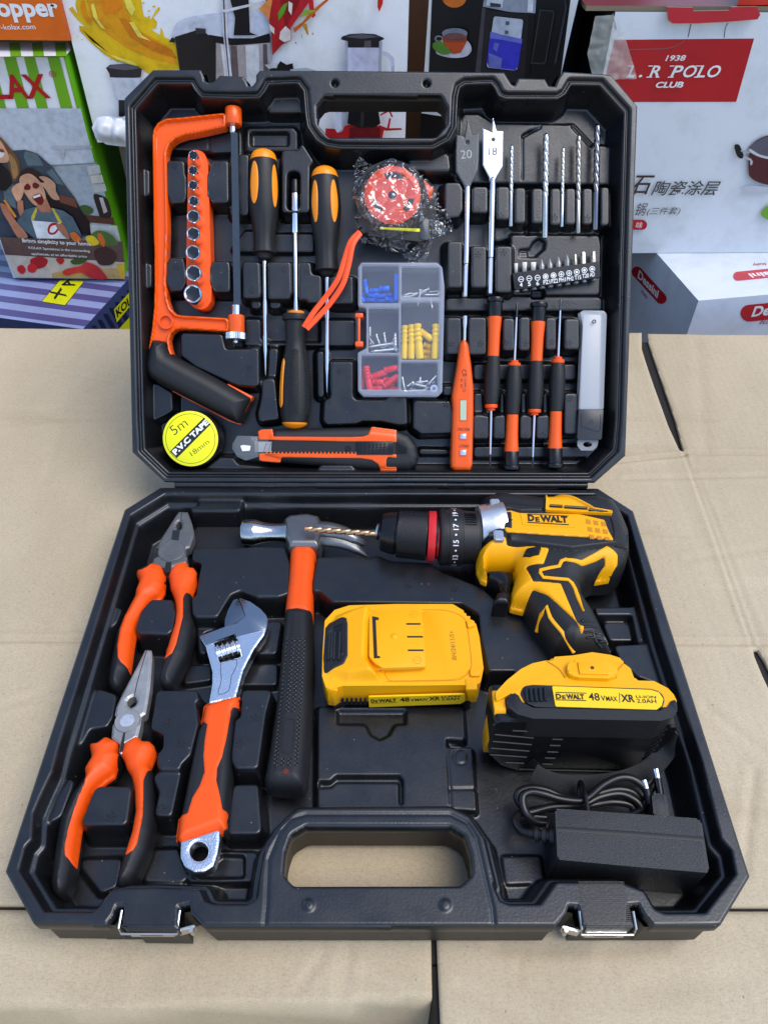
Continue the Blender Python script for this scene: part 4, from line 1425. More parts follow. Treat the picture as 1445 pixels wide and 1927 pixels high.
for a, b, h, z, lb in [((1100, 415), (955, 472), 13, -.010, 'small screw sloping with its head upper right'), ((995, 425), (958, 632), 13, -.008, 'small screw hanging down across the divider'), ((1215, 490), (1030, 492), 14, -.011, 'small screw lying level on the divider'), ((1190, 440), (1240, 475), 12, -.012, 'small screw tilted at the right wall'),
                       ((1112, 545), (1142, 668), 13, -.008, 'small screw poking below the divider on the right'), ((985, 465), (850, 520), 12, -.012, 'small screw sloping down to the left'), ((765, 515), (900, 505), 12, -.015, 'small screw lying furthest left on the divider')]:
    screw(a, b, h, z, lb + ', upper right compartment', 'small screws')
for a, b, h, z, lb in [((368, 1005), (370, 875), 14, -.011, 'pointing straight up at the left wall'), ((445, 985), (490, 1110), 15, -.012, 'head up, left of two side by side'), ((540, 962), (565, 1100), 15, -.012, 'head up, right of two side by side'), ((684, 1180), (678, 945), 26, -.010, 'pointing up at the right wall'),
                       ((660, 1088), (345, 1140), 18, -.010, 'lying upper of two across the bottom'), ((705, 1160), (375, 1195), 20, -.009, 'lying lowest across the bottom'), ((335, 990), (425, 1115), 16, -.014, 'slanting down to the right by the left wall')]:
    screw(a, b, h, z, 'long zinc screw ' + lb + ', middle left compartment', 'long screws')
for a, b, h, z, lb in [((795, 1655), (763, 1488), 16, -.011, 'leaning on the left wall'), ((905, 1565), (815, 1632), 15, -.012, 'pointing down to the left'), ((895, 1588), (1085, 1632), 20, -.010, 'lying in front of the heap'), ((790, 1682), (1075, 1668), 14, -.010, 'lying lowest'), ((1080, 1562), (925, 1570), 15, -.014, 'lying across behind the heap'),
                       ((1095, 1590), (1195, 1480), 20, -.012, 'pointing up to the right'), ((985, 1600), (990, 1495), 15, -.014, 'pointing straight up')]:
    screw(a, b, h, z, 'zinc screw ' + lb + ', lower right compartment', 'medium screws')
rr_ = random.Random(4)
for col, (x0_, y0_, x1_, y1_), h_, lb, gp in (('b', (290, 480, 700, 572), 30, 'blue ribbed wall plug at the bottom of the heap in the upper left compartment', 'blue wall plugs'), ('r', (290, 1530, 690, 1640), 36, 'red wall plug in the lower part of the heap in the lower left compartment', 'red wall plugs')):
    for k in range(7):
        cx_, cy_, an = rr_.uniform(x0_ + 60, x1_ - 60), rr_.uniform(y0_, y1_), rr_.uniform(-.5, .5)
        plug(col, (cx_ - 62 * math.cos(an), cy_ - 62 * math.sin(an)), (cx_ + 62 * math.cos(an), cy_ + 62 * math.sin(an)), h_, -.0145 - .0008 * k, lb, gp)
for (x0_, y0_, x1_, y1_), ln, h_, lb, gp in (((770, 440, 1215, 505), 58, 12, 'small screw lying low among the others in the upper right compartment', 'small screws'), ((360, 1110, 700, 1195), 105, 17, 'long zinc screw lying low among the others in the middle left compartment', 'long screws'), ((765, 1580, 1190, 1670), 85, 15, 'zinc screw lying low among the others in the lower right compartment', 'medium screws')):
    for k in range(6):
        cx_, cy_, an = rr_.uniform(x0_ + ln, x1_ - ln), rr_.uniform(y0_, y1_), rr_.uniform(-.55, .55) + (math.pi if k % 2 else 0)
        screw((cx_ - ln * math.cos(an), cy_ - ln * math.sin(an)), (cx_ + ln * math.cos(an), cy_ + ln * math.sin(an)), h_, -.0135 - .0012 * k, lb, gp)
c = FL.p3(*G5((1160, 1650))[0], -.0075)
r = 50 / G5.s * FL.sc(*G5((1160, 1650))[0], -.0075)
mb = MB().lathe((c[0], c[1], -.018), (c[0], c[1], -.0075), [(0, r * .15), (.2, r * .45), (.7, r * .45), (.93, r), (1, r * .98), (1.0, r * .3)], 24)
hd = Thing('screw', 'screw seen head on with a cross recess in the lower right corner', 'screw', FL, (c[0], c[1], -.018), 'medium screws')
hd.part('shank', mb, M_ZINC)
mb = MB()
for an in (.5, .5 + math.pi / 2):
    mb.box((c[0], c[1], -.0074), (r * 1.0, r * .22, .0004), ((math.cos(an), math.sin(an), 0), (-math.sin(an), math.cos(an), 0), (0, 0, 1)))
hd.part('cross_recess', mb, M_DSTL)


# --- spade bits
def spade(label, outline, hole, shaft, hexs, hw, txt, m_blade, dark):
    d = -.0115
    T = Thing('spade_bit', label, 'spade bit', FL, (*FL.at(*outline[0], d), -.0145), 'flat wood bits in the lid')
    hp = FL.pts(G6(*ell(*hole, 14, 16, 16)), d)
    T.part('blade', MB().grid(FL.pts(outline, d), lambda P, sd: d - .0004 * (1 - sst(0, .0006, sd)), d - .002, .00055, [hp]), m_blade, sharp=50)
    mb = MB()
    (x0, y0), (x1, y1), (x2, y2) = shaft
    rod(mb, FL, G6, (x0, y0), (x1, y1), d - .001, [(y0 - 30, 6), (y0, hw * .9), (y0 + 60, hw), (y1 - 8, hw * .97), (y1, hw * .75)], 20)
    rod(mb, FL, G6, (x1, y1), (x2, y2), d - .001, [(y1, hw * .75), (y1 + 6, hw), (y2 - 8, hw), (y2, hw * .8)], 6)
    T.part('shank', mb, hexs, sharp=25)
    mb = MB()
    px_text(mb, FL, txt[0], G6(txt[1])[0], G6(txt[2])[0], txt[3], d + .0001, bold=-.005)
    T.part('size_number', mb, dark)


spade('dark flat wood bit stamped 20', G6((178, 98), (215, 238), (276, 230), (274, 400), (266, 540), (205, 670), (200, 700), (155, 700), (146, 670), (78, 552), (76, 400), (82, 240), (138, 252), (150, 272)), (175, 305), ((178, 690), (166, 1345), (158, 1622)), M_CHR, 25, ('20', (122, 447), (216, 440), 16, ), M_DSTL, mat('engraved_light', (.26, .27, .28), .4, .6))
spade('bright brushed flat wood bit stamped 18', G6((394, 85), (424, 205), (480, 212), (476, 505), (418, 605), (415, 640), (366, 640), (364, 605), (308, 498), (308, 188), (370, 212), (383, 238)), (395, 282), ((391, 620), (375, 1292), (368, 1600)), M_CHR, 27, ('18', (358, 417), (430, 413), 14.5), M_BRUSH, M_BINK)


# --- twist drills
def twist(label, a, b, hw, yf, m, fr=FL, c=G6, d=-.0125, group='twist drill bits in the lid', axis='y', turns=None):
    k = 1 if axis == 'y' else 0
    tf = (yf - a[k]) / (b[k] - a[k])
    A, Bq = fr.p3(*c(a)[0], d), fr.p3(*c(b)[0], d)
    r = hw / c.s * fr.sc(*c(a)[0], d)
    L_ = np.linalg.norm(Bq - A) * tf
    turns = turns or L_ / (r * 2 * 3.1)
    rows = int(turns * 16)
    prof = [(0, r * .15), (.02, r * .8)] + [(.03 + (tf - .03) * i / rows, r) for i in range(rows + 1)] + [(tf + .015, r), (.99, r), (1, r * .85)]

    def mod(t, an):
        if t > tf + .004:
            return .93
        w = abs(math.cos(an - 2 * math.pi * turns * t / tf))
        return .60 + .40 * min(1, w * 1.55) ** .8
    mb = MB().lathe(A, Bq, prof, 28, mod=mod)
    return solo('drill_bit', label, 'drill bit', mb, m, fr, tuple((A + Bq) / 2 - np.array([0, 0, r])), group, sharp=35)


M_BIT = mat('bright_bit', (.55, .55, .53), .28, 1., rvar=.08)
M_BITB = mat('bronze_bit', (.42, .37, .31), .30, 1., rvar=.08)
twist('short thin silver twist drill nearest the flat wood bits', (553, 325), (545, 1022), 18, 742, M_BIT)
twist('thick silver twist drill, second from the left of five', (845, 225), (834, 1122), 27, 775, M_BIT)
twist('thinnest twist drill, dark fluted, in the middle of five', (991, 345), (978, 1026), 16, 755, M_BIT)
twist('bronze tinted twist drill, second from the right of five', (1122, 238), (1117, 1082), 22, 800, M_BITB)
twist('tall dark twist drill nearest the right wall of the lid', (1281, 148), (1262, 1052), 27, 725, mat('dark_bit', (.24, .24, .25), .22, 1., rvar=.06))

# --- bit holder with ten bits
zt = -.0075
T = Thing('bit_holder', 'black strip lettered in white that holds ten screwdriver bits', 'bit holder', FL, (*FL.at(1047, 520, zt), -.0195))
T.part('strip', MB().prism(rpoly(FL.pts(G6((563, 1417), (1297, 1318), (1306, 1450), (580, 1557)), zt), .0008), -.0180, zt, .0007), M_BLKM)
cx = [632, 702, 772, 841, 908, 974, 1040, 1105, 1170, 1236]
cyy = [1470, 1463, 1457, 1447, 1437, 1427, 1418, 1408, 1393, 1382]
nm = ['4', '5', '6', 'PZ1', 'PZ2', 'PH1', 'PH2', 'T15', 'T20', 'AD']
mb = MB()
z1 = zt + .00012
for i in range(10):
    p = FL.at(*G6((cx[i], cyy[i]))[0], z1)
    rr = 24 / G6.s * FL.sc(*G6((cx[i], cyy[i]))[0], z1)
    mb.ring(p, rr * .78, rr, zt, z1, 20)
    if i < 3:
        mb.box((p[0], p[1], z1 - .0001), (rr * 1.2, rr * .25, .0002))
    elif i < 7:
        for an in ((0, 1.57) if i > 4 else (0, .785, 1.57, 2.356)):
            mb.box((p[0], p[1], z1 - .0001 + an * 1e-5), (rr * 1.25, rr * .24, .0002), ((math.cos(an), math.sin(an), 0), (-math.sin(an), math.cos(an), 0), (0, 0, 1)))
    else:
        mb.prism(np.array([(p[0] + rr * (.62 if k % 2 else .36) * math.cos(k * math.pi / 6), p[1] + rr * (.62 if k % 2 else .36) * math.sin(k * math.pi / 6)) for k in range(12)]), zt, z1)
    w = 12 if len(nm[i]) == 1 else (28 if len(nm[i]) == 3 else 21)
    bx, by = cx[i] + 2 + (8 if len(nm[i]) == 3 else 0), cyy[i] + 64
    px_text(mb, FL, nm[i], G6((bx - w, by + w * .10))[0], G6((bx + w, by - w * .10))[0], 7.8, z1, bold=.015)
T.part('lettering', mb, M_WHT)
tx = [588, 660, 735, 805, 875, 947, 1020, 1092, 1160, 1246]
ty = [1335, 1325, 1325, 1300, 1294, 1278, 1264, 1258, 1240, 1235]
kind = ['narrow slotted', 'medium slotted', 'wide slotted', 'first pozi-type', 'second pozi-type', 'first cross-head', 'second cross-head', 'small star', 'large star', 'square-ended adapter']
for i in range(10):
    yb_ = 1420 - (tx[i] - 563) * .135
    mb = MB()
    d = -.0135
    w = 20 if i != 7 else 14
    if i < 3:
        ww = (17, 23, 25)[i]
        P = FL.pts(G6((tx[i] - ww, ty[i]), (tx[i] + ww, ty[i]), (tx[i] + ww * .7, yb_ + 6), (tx[i] - ww * .7, yb_ + 6)), d)
        mb.prism(P, d - .0009, d + .0009, .0003, both=True)
    elif i < 7:
        rod(mb, FL, G6, (tx[i], ty[i]), (tx[i] + 4, yb_ + 6), d, [(ty[i], 3), (ty[i] + 35, 19), (ty[i] + 60, 26), (yb_ + 6, 22)], 24, mod=lambda t, an: 1 - (.32 * (1 - abs(math.cos(2 * an))) if t < .62 else 0))
    else:
        rod(mb, FL, G6, (tx[i], ty[i]), (tx[i] + 4, yb_ + 6), d, [(ty[i], w * .8), (ty[i] + 6, w), (yb_ + 6, w * 1.1)], 12 if i < 9 else 6, mod=(lambda t, an: 1 - .15 * (1 - abs(math.cos(3 * an)))) if i < 9 else None)
    yl = 1557 - (tx[i] - 580) * .147
    rod(mb, FL, G6, (tx[i] + 6, yl - 10), (tx[i] + 8, yl + 26), d, [(yl - 10, 25), (yl + 22, 25), (yl + 26, 20)], 6)
    solo('screwdriver_bit', f'{kind[i]} steel bit over the mark {nm[i]} in the black strip', 'bit', mb, M_GSTL if i != 8 else M_STL, FL, (*FL.at(*G6((tx[i], yb_))[0], d), d), 'bits in the black strip', sharp=30)

# --- voltage tester
zt = -.004
tp = rpoly(FL.pts(G7((178, 430), (206, 430), (228, 475), (252, 640), (271, 830), (271, 1000), (262, 1470), (240, 1516), (112, 1516), (82, 1490), (80, 1440), (96, 1000), (90, 905), (132, 660), (156, 470)), zt), .0025)
T = Thing('voltage_tester', 'flat orange voltage tester with a small display and two metal buttons', 'voltage tester', FL, (*FL.at(872, 760, zt), -.0145))


def testz(P, sd):
    return zt - .0042 * (1 - np.sqrt(np.clip(1 - (1 - np.clip(sd / .0045, 0, 1)) ** 2, 0, 1)))


body_ = T.part('body', MB().grid(tp, testz, -.0145, .0006), M_ORGP, sharp=45)
mb = MB()
rod(mb, FL, G7, (197, 235), (192, 440), -.009, [(235, 12), (240, 18), (300, 18), (345, 12), (440, 12)], 14, flat=(1, .8))
T.part('probe_blade', mb, M_CHR)
T.part('display_frame', MB().prism(FL.pts(rect(G7, 150, 928, 213, 1106), zt), zt - .002, zt + .0002, .0002), mat('dark_orange', (.45, .04, .004), .4))
T.part('display', MB().prism(FL.pts(rect(G7, 156, 935, 207, 1099), zt), zt - .002, zt + .0004), mat('lcd_green', (.42, .50, .34), .25, coat=.3))
for y in (1232, 1366):
    f_ = T.part('button_frame', MB().prism(rpoly(FL.pts(rect(G7, 146, y - 32, 212, y + 30), zt), .0006), zt - .002, zt + .0003, .0002), M_ORGP)
    T.part('button', MB().prism(rpoly(FL.pts(rect(G7, 156, y - 20, 202, y + 18), zt), .0004), zt - .002, zt + .0008, .0003), M_CHR, f_)
mb = MB()
z1 = zt + .0002
px_text(mb, FL, 'CE', G7((168, 682))[0], G7((178, 742))[0], 8, z1)
px_text(mb, FL, 'AC', G7((158, 757))[0], G7((160, 785))[0], 4.6, z1)
px_text(mb, FL, 'DC', G7((157, 803))[0], G7((159, 833))[0], 4.6, z1)
px_text(mb, FL, '12-250V', G7((190, 755))[0], G7((192, 828))[0], 3.2, z1)
px_text(mb, FL, 'INDUCTANCE', G7((236, 1162))[0], G7((134, 1160))[0], 5.5, z1)
px_text(mb, FL, 'DIRECT', G7((228, 1300))[0], G7((146, 1298))[0], 5, z1)
T.part('lettering', mb, M_BINK, body_)
T.part('lamp', MB().ring(FL.at(*G7((190, 850))[0], zt), .0009, .0014, zt - .001, zt + .0002, 16), mat('dark_orange', (.45, .04, .004), .4))


# --- four precision screwdrivers
def precision(label, pts, hw_tip, m_tip):
    """pts: [tip end, shaft start, collar, grip start, grip end, orange end, cap end] as detail pixels"""
    d = -.0115
    tip, sh, co, g0, g1, o1, ce = pts
    s = 1 if ce[1] > tip[1] else -1
    T = Thing('precision_screwdriver', label, 'screwdriver', FL, (*FL.at(*G7(g0)[0], d), -.0175), 'orange and black precision screwdrivers')

    def seg_(a, b, prof, m, name, n=24, mod=None, sm=0):
        mb = MB()
        y0, y1 = a[1], b[1]
        rod(mb, FL, G7, a, b, d, [(y0 + (y1 - y0) * t, h) for t, h in prof], n, mod=mod, sm=sm)
        T.part(name, mb, m)
    seg_(tip, sh, [(0, hw_tip * .35), (.25, hw_tip), (.7, hw_tip), (1, 9)], m_tip, 'tip', 12)
    seg_(sh, co, [(0, 9), (1, 11)], M_CHR, 'shaft', 14)
    seg_(co, g0, [(0, 28), (.08, 32), (.42, 32), (.45, 50), (.85, 53), (1, 50)], M_ORG, 'collar', 24)
    gr = lambda t, an: 1 + .05 * max(0, math.sin(t * 2 * math.pi * 23)) * max(0, math.cos(an * 24))
    seg_(g0, g1, [(0, 50)] + [(k / 120, 52 + 13 * math.sin(math.pi * min(1, (k / 120) ** .8))) for k in range(2, 119)] + [(1, 49)], M_BLK, 'grip', 96, gr)
    seg_(g1, o1, [(0, 48), (.55, 50), (.9, 57), (1, 58)], M_ORGP, 'sleeve', 30, sm=3)
    seg_(o1, ce, [(0, 58), (.03, 60), (.70, 62), (.74, 70), (.86, 74), (.94, 70), (1, 40)], M_BLKG, 'swivel_cap', 30)


precision('precision screwdriver with its cap at the top, next to the voltage tester', [(402, 1485), (404, 1380), (411, 1020), (412, 968), (428, 572), (440, 248), (446, 82)], 9, M_BSTL)
precision('precision screwdriver with its cap at the bottom, second from the tester', [(625, 122), (620, 250), (604, 605), (601, 652), (587, 1052), (577, 1355), (577, 1512)], 11, M_BSTL)
precision('precision screwdriver with its cap at the top, third from the tester', [(750, 1490), (754, 1400), (767, 1057), (769, 1008), (784, 612), (797, 288), (806, 124)], 9, M_BSTL)
precision('precision screwdriver with its cap at the bottom, next to the blade pack', [(983, 88), (979, 195), (963, 575), (960, 628), (944, 1026), (936, 1330), (935, 1498)], 10, M_DSTL)

# --- spare blade pack
zt = -.009
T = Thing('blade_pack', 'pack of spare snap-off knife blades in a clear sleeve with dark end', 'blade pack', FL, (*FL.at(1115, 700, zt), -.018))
T.part('blades', MB().prism(FL.pts(G7((1172, 225), (1318, 228), (1300, 1010), (1145, 1010)), -.0115), -.016, -.0115, .0003), mat('glare_pale_blades', (.40, .39, .38), .38, .3, bump=(90, .3, (1, 9, 1))))  # blades lightened: glare on the sleeve put into their colour
M_SLEEVE = mat('frosted_sleeve', (.72, .75, .80), .16, alpha=.38, coat=.5)
T.part('sleeve', MB().prism(rpoly(FL.pts(G7((1145, 205), (1175, 193), (1340, 196), (1362, 225), (1335, 1012), (1133, 1012), (1165, 320)), zt), .001), -.0172, zt, .0008), M_SLEEVE)
e_ = T.part('end_piece', MB().prism(rpoly(FL.pts(G7((1133, 1008), (1336, 1008), (1318, 1258), (1118, 1258)), zt), .001), -.0175, zt + .0006, .0008), mat('smoked_plastic', (.035, .036, .04), .3))
T.part('hanger', MB().grid(rpoly(FL.pts(G7((1122, 1260), (1295, 1260), (1285, 1310), (1250, 1348), (1150, 1348), (1122, 1310)), -.012), .001), lambda P, sd: -.012 + 0 * sd, -.014, .0006, [FL.pts(G7(*ell(1205, 1298, 38, 22, 18)), -.012)]), mat('grey_plastic', (.24, .25, .26), .35))
mb = MB()
for x, y, z_ in ((1258, 285, zt), (1235, 1112, zt + .0006)):
    p = FL.at(*G7((x, y))[0], z_)
    mb.ring(p, .0009, .0016, z_ - .001, z_ + .0003, 16)
T.part('moulded_peg', mb, mat('smoked_plastic', (.035, .036, .04), .3), e_)
mb = MB().tube([FL.p3(*q, zt + .0007) for q in G7((1150, 1050), (1152, 1150), (1290, 1195), (1312, 1170), (1312, 1050))], .0002, 6, n=1)
T.part('moulded_outline', mb, M_BLKG, e_)

# --- roll of tape
zt = -.003
T = Thing('tape_roll', 'roll of black insulating tape with a round yellow label, lower left of lid', 'tape roll', FL, (*FL.at(360, 826, zt), -.022))
c = FL.p3(*A5((536, 612))[0], zt)
k_ = FL.sc(*A5((536, 612))[0], zt) / A5.s
r = 238 * k_
mb = MB().lathe((c[0], c[1], -.0225), (c[0], c[1], zt - .0006), [(0, r * .99), (.04, r * 1.03), (.94, r * 1.03), (1, r * 1.0)], 56)
T.part('tape', mb, mat('vinyl_black', (.010, .010, .011), .22))
mb = MB().lathe((c[0], c[1], zt - .001), (c[0], c[1], zt), [(0, r * .985), (.8, r * .985), (1, r * .97)], 56)
lab = T.part('round_label', mb, M_TAPEY)
mb = MB().ring(c, r * .875, r * .89, zt - .0004, zt + .0001, 56)
u = FL.at(*A5((682, 458))[0], zt) - FL.at(*A5((388, 752))[0], zt)
u /= np.linalg.norm(u)
v = np.array([-u[1], u[0]])
w_ = 40 * k_ / 1.0
cc = FL.at(*A5((536, 605))[0], zt)
mb.prism(np.array([cc - u * r * .865 - v * w_, cc + u * r * .865 - v * w_, cc + u * r * .865 + v * w_, cc - u * r * .865 + v * w_]), zt - .0004, zt + .0002)
px_text(mb, FL, '5m', A5((400, 585))[0], A5((520, 498))[0], 18, zt + .0001, bold=-.012)
px_text(mb, FL, '18mm', A5((552, 762))[0], A5((700, 648))[0], 9.5, zt + .0001, bold=-.012)
T.part('label_print', mb, M_BINK, lab)
mb = MB()
px_text(mb, FL, 'P.V.C TAPE', A5((412, 754))[0], A5((698, 480))[0], 11, zt + .0004, bold=.055)
T.part('label_title', mb, M_WHT, lab)

# --- snap-off utility knife
zt = -.006
T = Thing('utility_knife', 'orange and black snap-off utility knife lying along the bottom of the lid', 'utility knife', FL, (*FL.at(620, 845, zt), -.0225))
bodyp = rpoly(FL.pts(R3((690, 597), (900, 590), (1120, 586), (1240, 598), (1300, 622), (1336, 670), (1346, 722), (1336, 762), (1300, 786), (1180, 788), (1000, 776), (720, 748), (660, 730), (640, 700), (645, 640), (665, 610)), zt), .002)


def knz(P, sd):
    return zt - .001 - .006 * (1 - np.sqrt(np.clip(1 - (1 - np.clip(sd / .008, 0, 1)) ** 2, 0, 1)))


kn = T.part('body', MB().grid(bodyp, knz, -.0225, .0006), M_BLKM, sharp=50)
KH = lambda P: knz(np.asarray(P), np.maximum(sdpoly(P, bodyp)[0], 0))


def kplate(pts, off, r=.0012):
    P = rpoly(FL.pts(pts, zt), r)
    return MB().grid(P, lambda Q, sd: np.maximum(KH(Q), zt - .003) + off - .0004 * (1 - sst(0, .0005, sd)), -.012, .0006)


T.part('trim', kplate(R3((614, 606), (630, 598), (678, 596), (685, 630), (1040, 632), (1090, 630), (1115, 622), (1130, 585), (1243, 600), (1243, 656), (618, 644)), .0012), M_ORGP)
T.part('trim', kplate(R3((618, 706), (1060, 708), (1243, 711), (1243, 728), (1205, 722), (1196, 735), (1196, 768), (1243, 768), (1243, 788), (1172, 788), (1160, 755), (1130, 735), (1080, 728), (722, 724), (714, 748), (640, 742), (620, 738)), .0012), M_ORGP)
ser = []
for i in range(24):
    x = 650 + i * 17.5
    ser += [(x, 709), (x + 6, 697), (x + 12, 709)]
T.part('trim_serration', MB().prism(FL.pts(R3(*ser), zt), zt - .003, zt + .0003), M_ORGP)
T.part('blade_channel', MB().prism(FL.pts(R3((515, 632), (1240, 645), (1240, 712), (515, 716)), zt - .002), -.012, zt - .0022), M_DSTL)
mb = MB().prism(FL.pts(R3((600, 652), (1065, 658), (1065, 700), (600, 700)), zt), zt - .002, zt - .0012)
bl = T.part('blade', mb, M_GSTL)
mb = MB()
for i in range(19):
    x = 640 + i * 21
    mb.prism(FL.pts(R3((x, 699), (x + 2, 699), (x + 14, 660), (x + 12, 660)), zt), zt - .0014, zt - .00108)
T.part('blade_score', mb, M_DSTL, bl)
T.part('nose', MB().prism(rpoly(FL.pts(R3((498, 682), (502, 660), (522, 626), (616, 628), (618, 722), (560, 738), (522, 722)), zt), .0008), -.017, zt - .0004, .0008), mat('clear_nose', (.20, .22, .23), .12, alpha=.42, spec=.6))
T.part('nose_plate', MB().prism(FL.pts(R3((536, 672), (548, 668), (582, 672), (578, 694), (545, 696)), zt), zt - .003, zt - .0001), M_WHT)
mb = MB().prism(rpoly(FL.pts(rect(R3, 1062, 652, 1228, 712), zt), .0006), -.010, zt + .0008, .0005)
for i in range(6):
    for j in range(4):
        mb.sphere(FL.p3(*R3((1104 + i * 17, 665 + j * 12))[0], zt + .0008), .0009, 8)
for k in range(3):
    for x in (1070, 1208):
        mb.box(FL.p3(*R3((x + k * 7, 682))[0], zt + .0009), (.0006, .0085, .0006))
T.part('slider', mb, M_BLKG)
mb = MB().lathe(FL.p3(*R3((1023, 684))[0], zt - .002), FL.p3(*R3((1023, 684))[0], zt - .0002), [(0, .0024), (.8, .0024), (1, .0020)], 20)
T.part('pin', mb, M_BLKG)
mb = MB()
for k in range(5):
    a_, b_ = R3((1246 + k * 10, 655 + k * 6), (1246 + k * 10, 708))
    mb.tube([FL.p3(*a_, zt - .0004), FL.p3(*b_, zt - .0004)], .0005, 6, n=1)
T.part('end_ribs', mb, M_BLKG, kn)


# ------------------------------------------------------------------ tools in the base
# --- two pairs of pliers
def pliers(label, jaw, hole, pivot, grips, zj, extra):
    T = Thing('pliers', label, 'pliers', FB, (*FB.at(*pivot[0], zj), -.0305), 'pliers with orange and black grips')
    m = extra['mat']
    jp = rpoly(FB.pts(jaw, zj), .0012)
    hs_ = [rpoly(FB.pts(hole, zj), .0006)] if hole else []

    def jz(P, sd):
        return zj - .0011 * (1 - sst(0, .0014, sd)) - extra.get('slope', lambda P: 0)(P)
    j = T.part('jaws', MB().grid(jp, jz, zj - .0085, .00055, hs_), m, sharp=50)
    c = FB.p3(*pivot[0], zj)
    r = pivot[1] * FB.sc(*pivot[0], zj)
    mb = MB().lathe((c[0], c[1], zj - .002), (c[0], c[1], zj + .0009), [(0, r), (.8, r), (1, r * .95)], 36)
    T.part('pivot_plate', mb, m, j)
    mb = MB().ring((c[0], c[1]), r * .48, r * .55, zj, zj + .00105, 28)
    mb.lathe((c[0], c[1], zj), (c[0], c[1], zj + .0011), [(0, r * .48), (1, r * .48)], 28)
    T.part('rivet', mb, extra.get('rivet', m), j)
    mb = MB()
    for L_, w in extra['lines']:
        mb.tube([FB.p3(*q, zj + .00005) for q in L_], w, 6, n=1)
    T.part('jaw_line', mb, M_BINK, j)
    for nm_, poly, z_, mm in extra.get('plates', []):
        T.part(nm_, MB().prism(FB.pts(poly, zj), zj - .004, zj + z_), mm, j)
    for full, org in grips:
        fp = rpoly(FB.pts(full, -.013), .003)

        def top(P, sd, z):
            return z
        h, r_ = .0095, .0085
        g = T.part('grip', MB().pillow(fp, -.0155, h, r_, -.024, .0007), M_BLK)

        def GH(P, fp=fp):
            s_, _ = sdpoly(P, fp)
            q = np.clip(s_ / r_, 0, 1)
            return -.0155 + h * np.sqrt(np.clip(1 - (1 - q) ** 2, 0, 1))
        op = rpoly(FB.on(org, GH, .0004), .0016)
        T.part('grip_inlay', MB().grid(op, lambda P, sd: GH(P) + .0011 * np.sqrt(np.clip(1 - (1 - np.clip(sd / .0016, 0, 1)) ** 2, 0, 1)) - .0002, -.018, .0007), M_ORG, g, sharp=60)
    return T


cj = A8((465, 182), (540, 185), (575, 280), (592, 350), (588, 390), (556, 478), (526, 487), (522, 545), (536, 560), (530, 607), (470, 622), (418, 640), (408, 688), (350, 682), (346, 645), (245, 612), (258, 568), (298, 548), (310, 492), (283, 478), (330, 390), (395, 290))
ch = A8((466, 262), (480, 258), (484, 268), (495, 270), (490, 283), (498, 292), (490, 302), (494, 314), (484, 322), (482, 334), (468, 330), (456, 338), (442, 328), (450, 318), (438, 306), (446, 296), (442, 284), (454, 278), (456, 266))
lg = A8((236, 612), (340, 648), (366, 712), (345, 820), (305, 888), (245, 915)) + B1((905, 130), (868, 260), (822, 600), (790, 650), (745, 745), (700, 785), (640, 772), (612, 730), (615, 650), (660, 400), (690, 240), (750, 90)) + A8((30, 1040), (105, 900), (110, 850), (140, 765), (119, 715), (121, 684), (165, 660), (205, 640))
lo = A8((240, 612), (340, 650), (364, 712), (340, 820), (300, 890), (240, 918)) + B1((905, 130), (868, 260), (862, 330), (818, 600), (800, 565), (735, 510), (705, 465), (696, 350), (725, 180), (800, 0)) + A8((108, 880), (112, 850), (142, 765), (121, 715), (123, 684), (165, 660), (205, 640))
rg = A8((383, 720), (418, 642), (545, 612), (560, 655), (600, 660), (624, 700), (612, 760), (572, 850)) + B3((482, 80), (492, 300), (512, 400), (500, 500), (440, 720), (350, 900), (290, 1015), (225, 1040), (165, 990), (160, 920), (210, 765), (310, 420), (326, 300), (320, 180), (300, 110)) + A8((402, 830), (395, 780))
ro = A8((385, 720), (420, 644), (543, 614), (558, 656), (600, 662), (622, 700), (610, 760), (570, 850)) + B3((482, 76), (430, 80), (402, 130), (400, 320), (330, 600), (290, 690), (208, 768), (230, 660), (310, 420), (327, 300), (320, 180), (300, 110)) + A8((402, 830), (396, 780))
pliers('dark combination pliers with serrated jaw hole, upper left of the base', cj, ch, (A8((410, 512))[0], 112 / A8.s), [(lg, lo), (rg, ro)], -.008,
       dict(mat=mat('plier_steel', (.15, .152, .15), .45, .55, bump=(600, .3), vary=.15, rvar=.08), lines=[(A8((493, 196), (484, 262)), .00022), (A8((300, 492), (330, 470), (410, 398)), .0001)], plates=[('jaw_slot', A8((418, 343), (478, 343), (466, 425), (408, 418)), .0002, M_BSTL), ('jaw_gap', A8((364, 605), (408, 605), (400, 690), (346, 686)), .0002, M_BINK)]))
lj = B1((982, 382), (1045, 388), (1050, 480), (1030, 760), (1010, 890), (985, 1028), (942, 1055), (932, 1150), (905, 1265), (840, 1310), (762, 1345), (770, 1400), (735, 1440), (715, 1415), (728, 1332), (642, 1275), (652, 1150), (678, 1100), (692, 1055), (674, 1045), (690, 960), (750, 830), (830, 680), (905, 540))
lh = B1((868, 848), (885, 855), (902, 905), (885, 945), (838, 972), (800, 945), (796, 905), (820, 870))
l2 = B1((425, 1345), (500, 1322), (602, 1268), (732, 1335)) + B2((975, 75), (1000, 112), (930, 270), (860, 312), (790, 372), (740, 430), (640, 690), (620, 800), (592, 1000), (577, 1110), (540, 1270), (500, 1350), (440, 1387), (385, 1340), (370, 1250), (400, 1000), (450, 700), (560, 460), (640, 350), (680, 290), (672, 240), (732, 120), (718, 30))
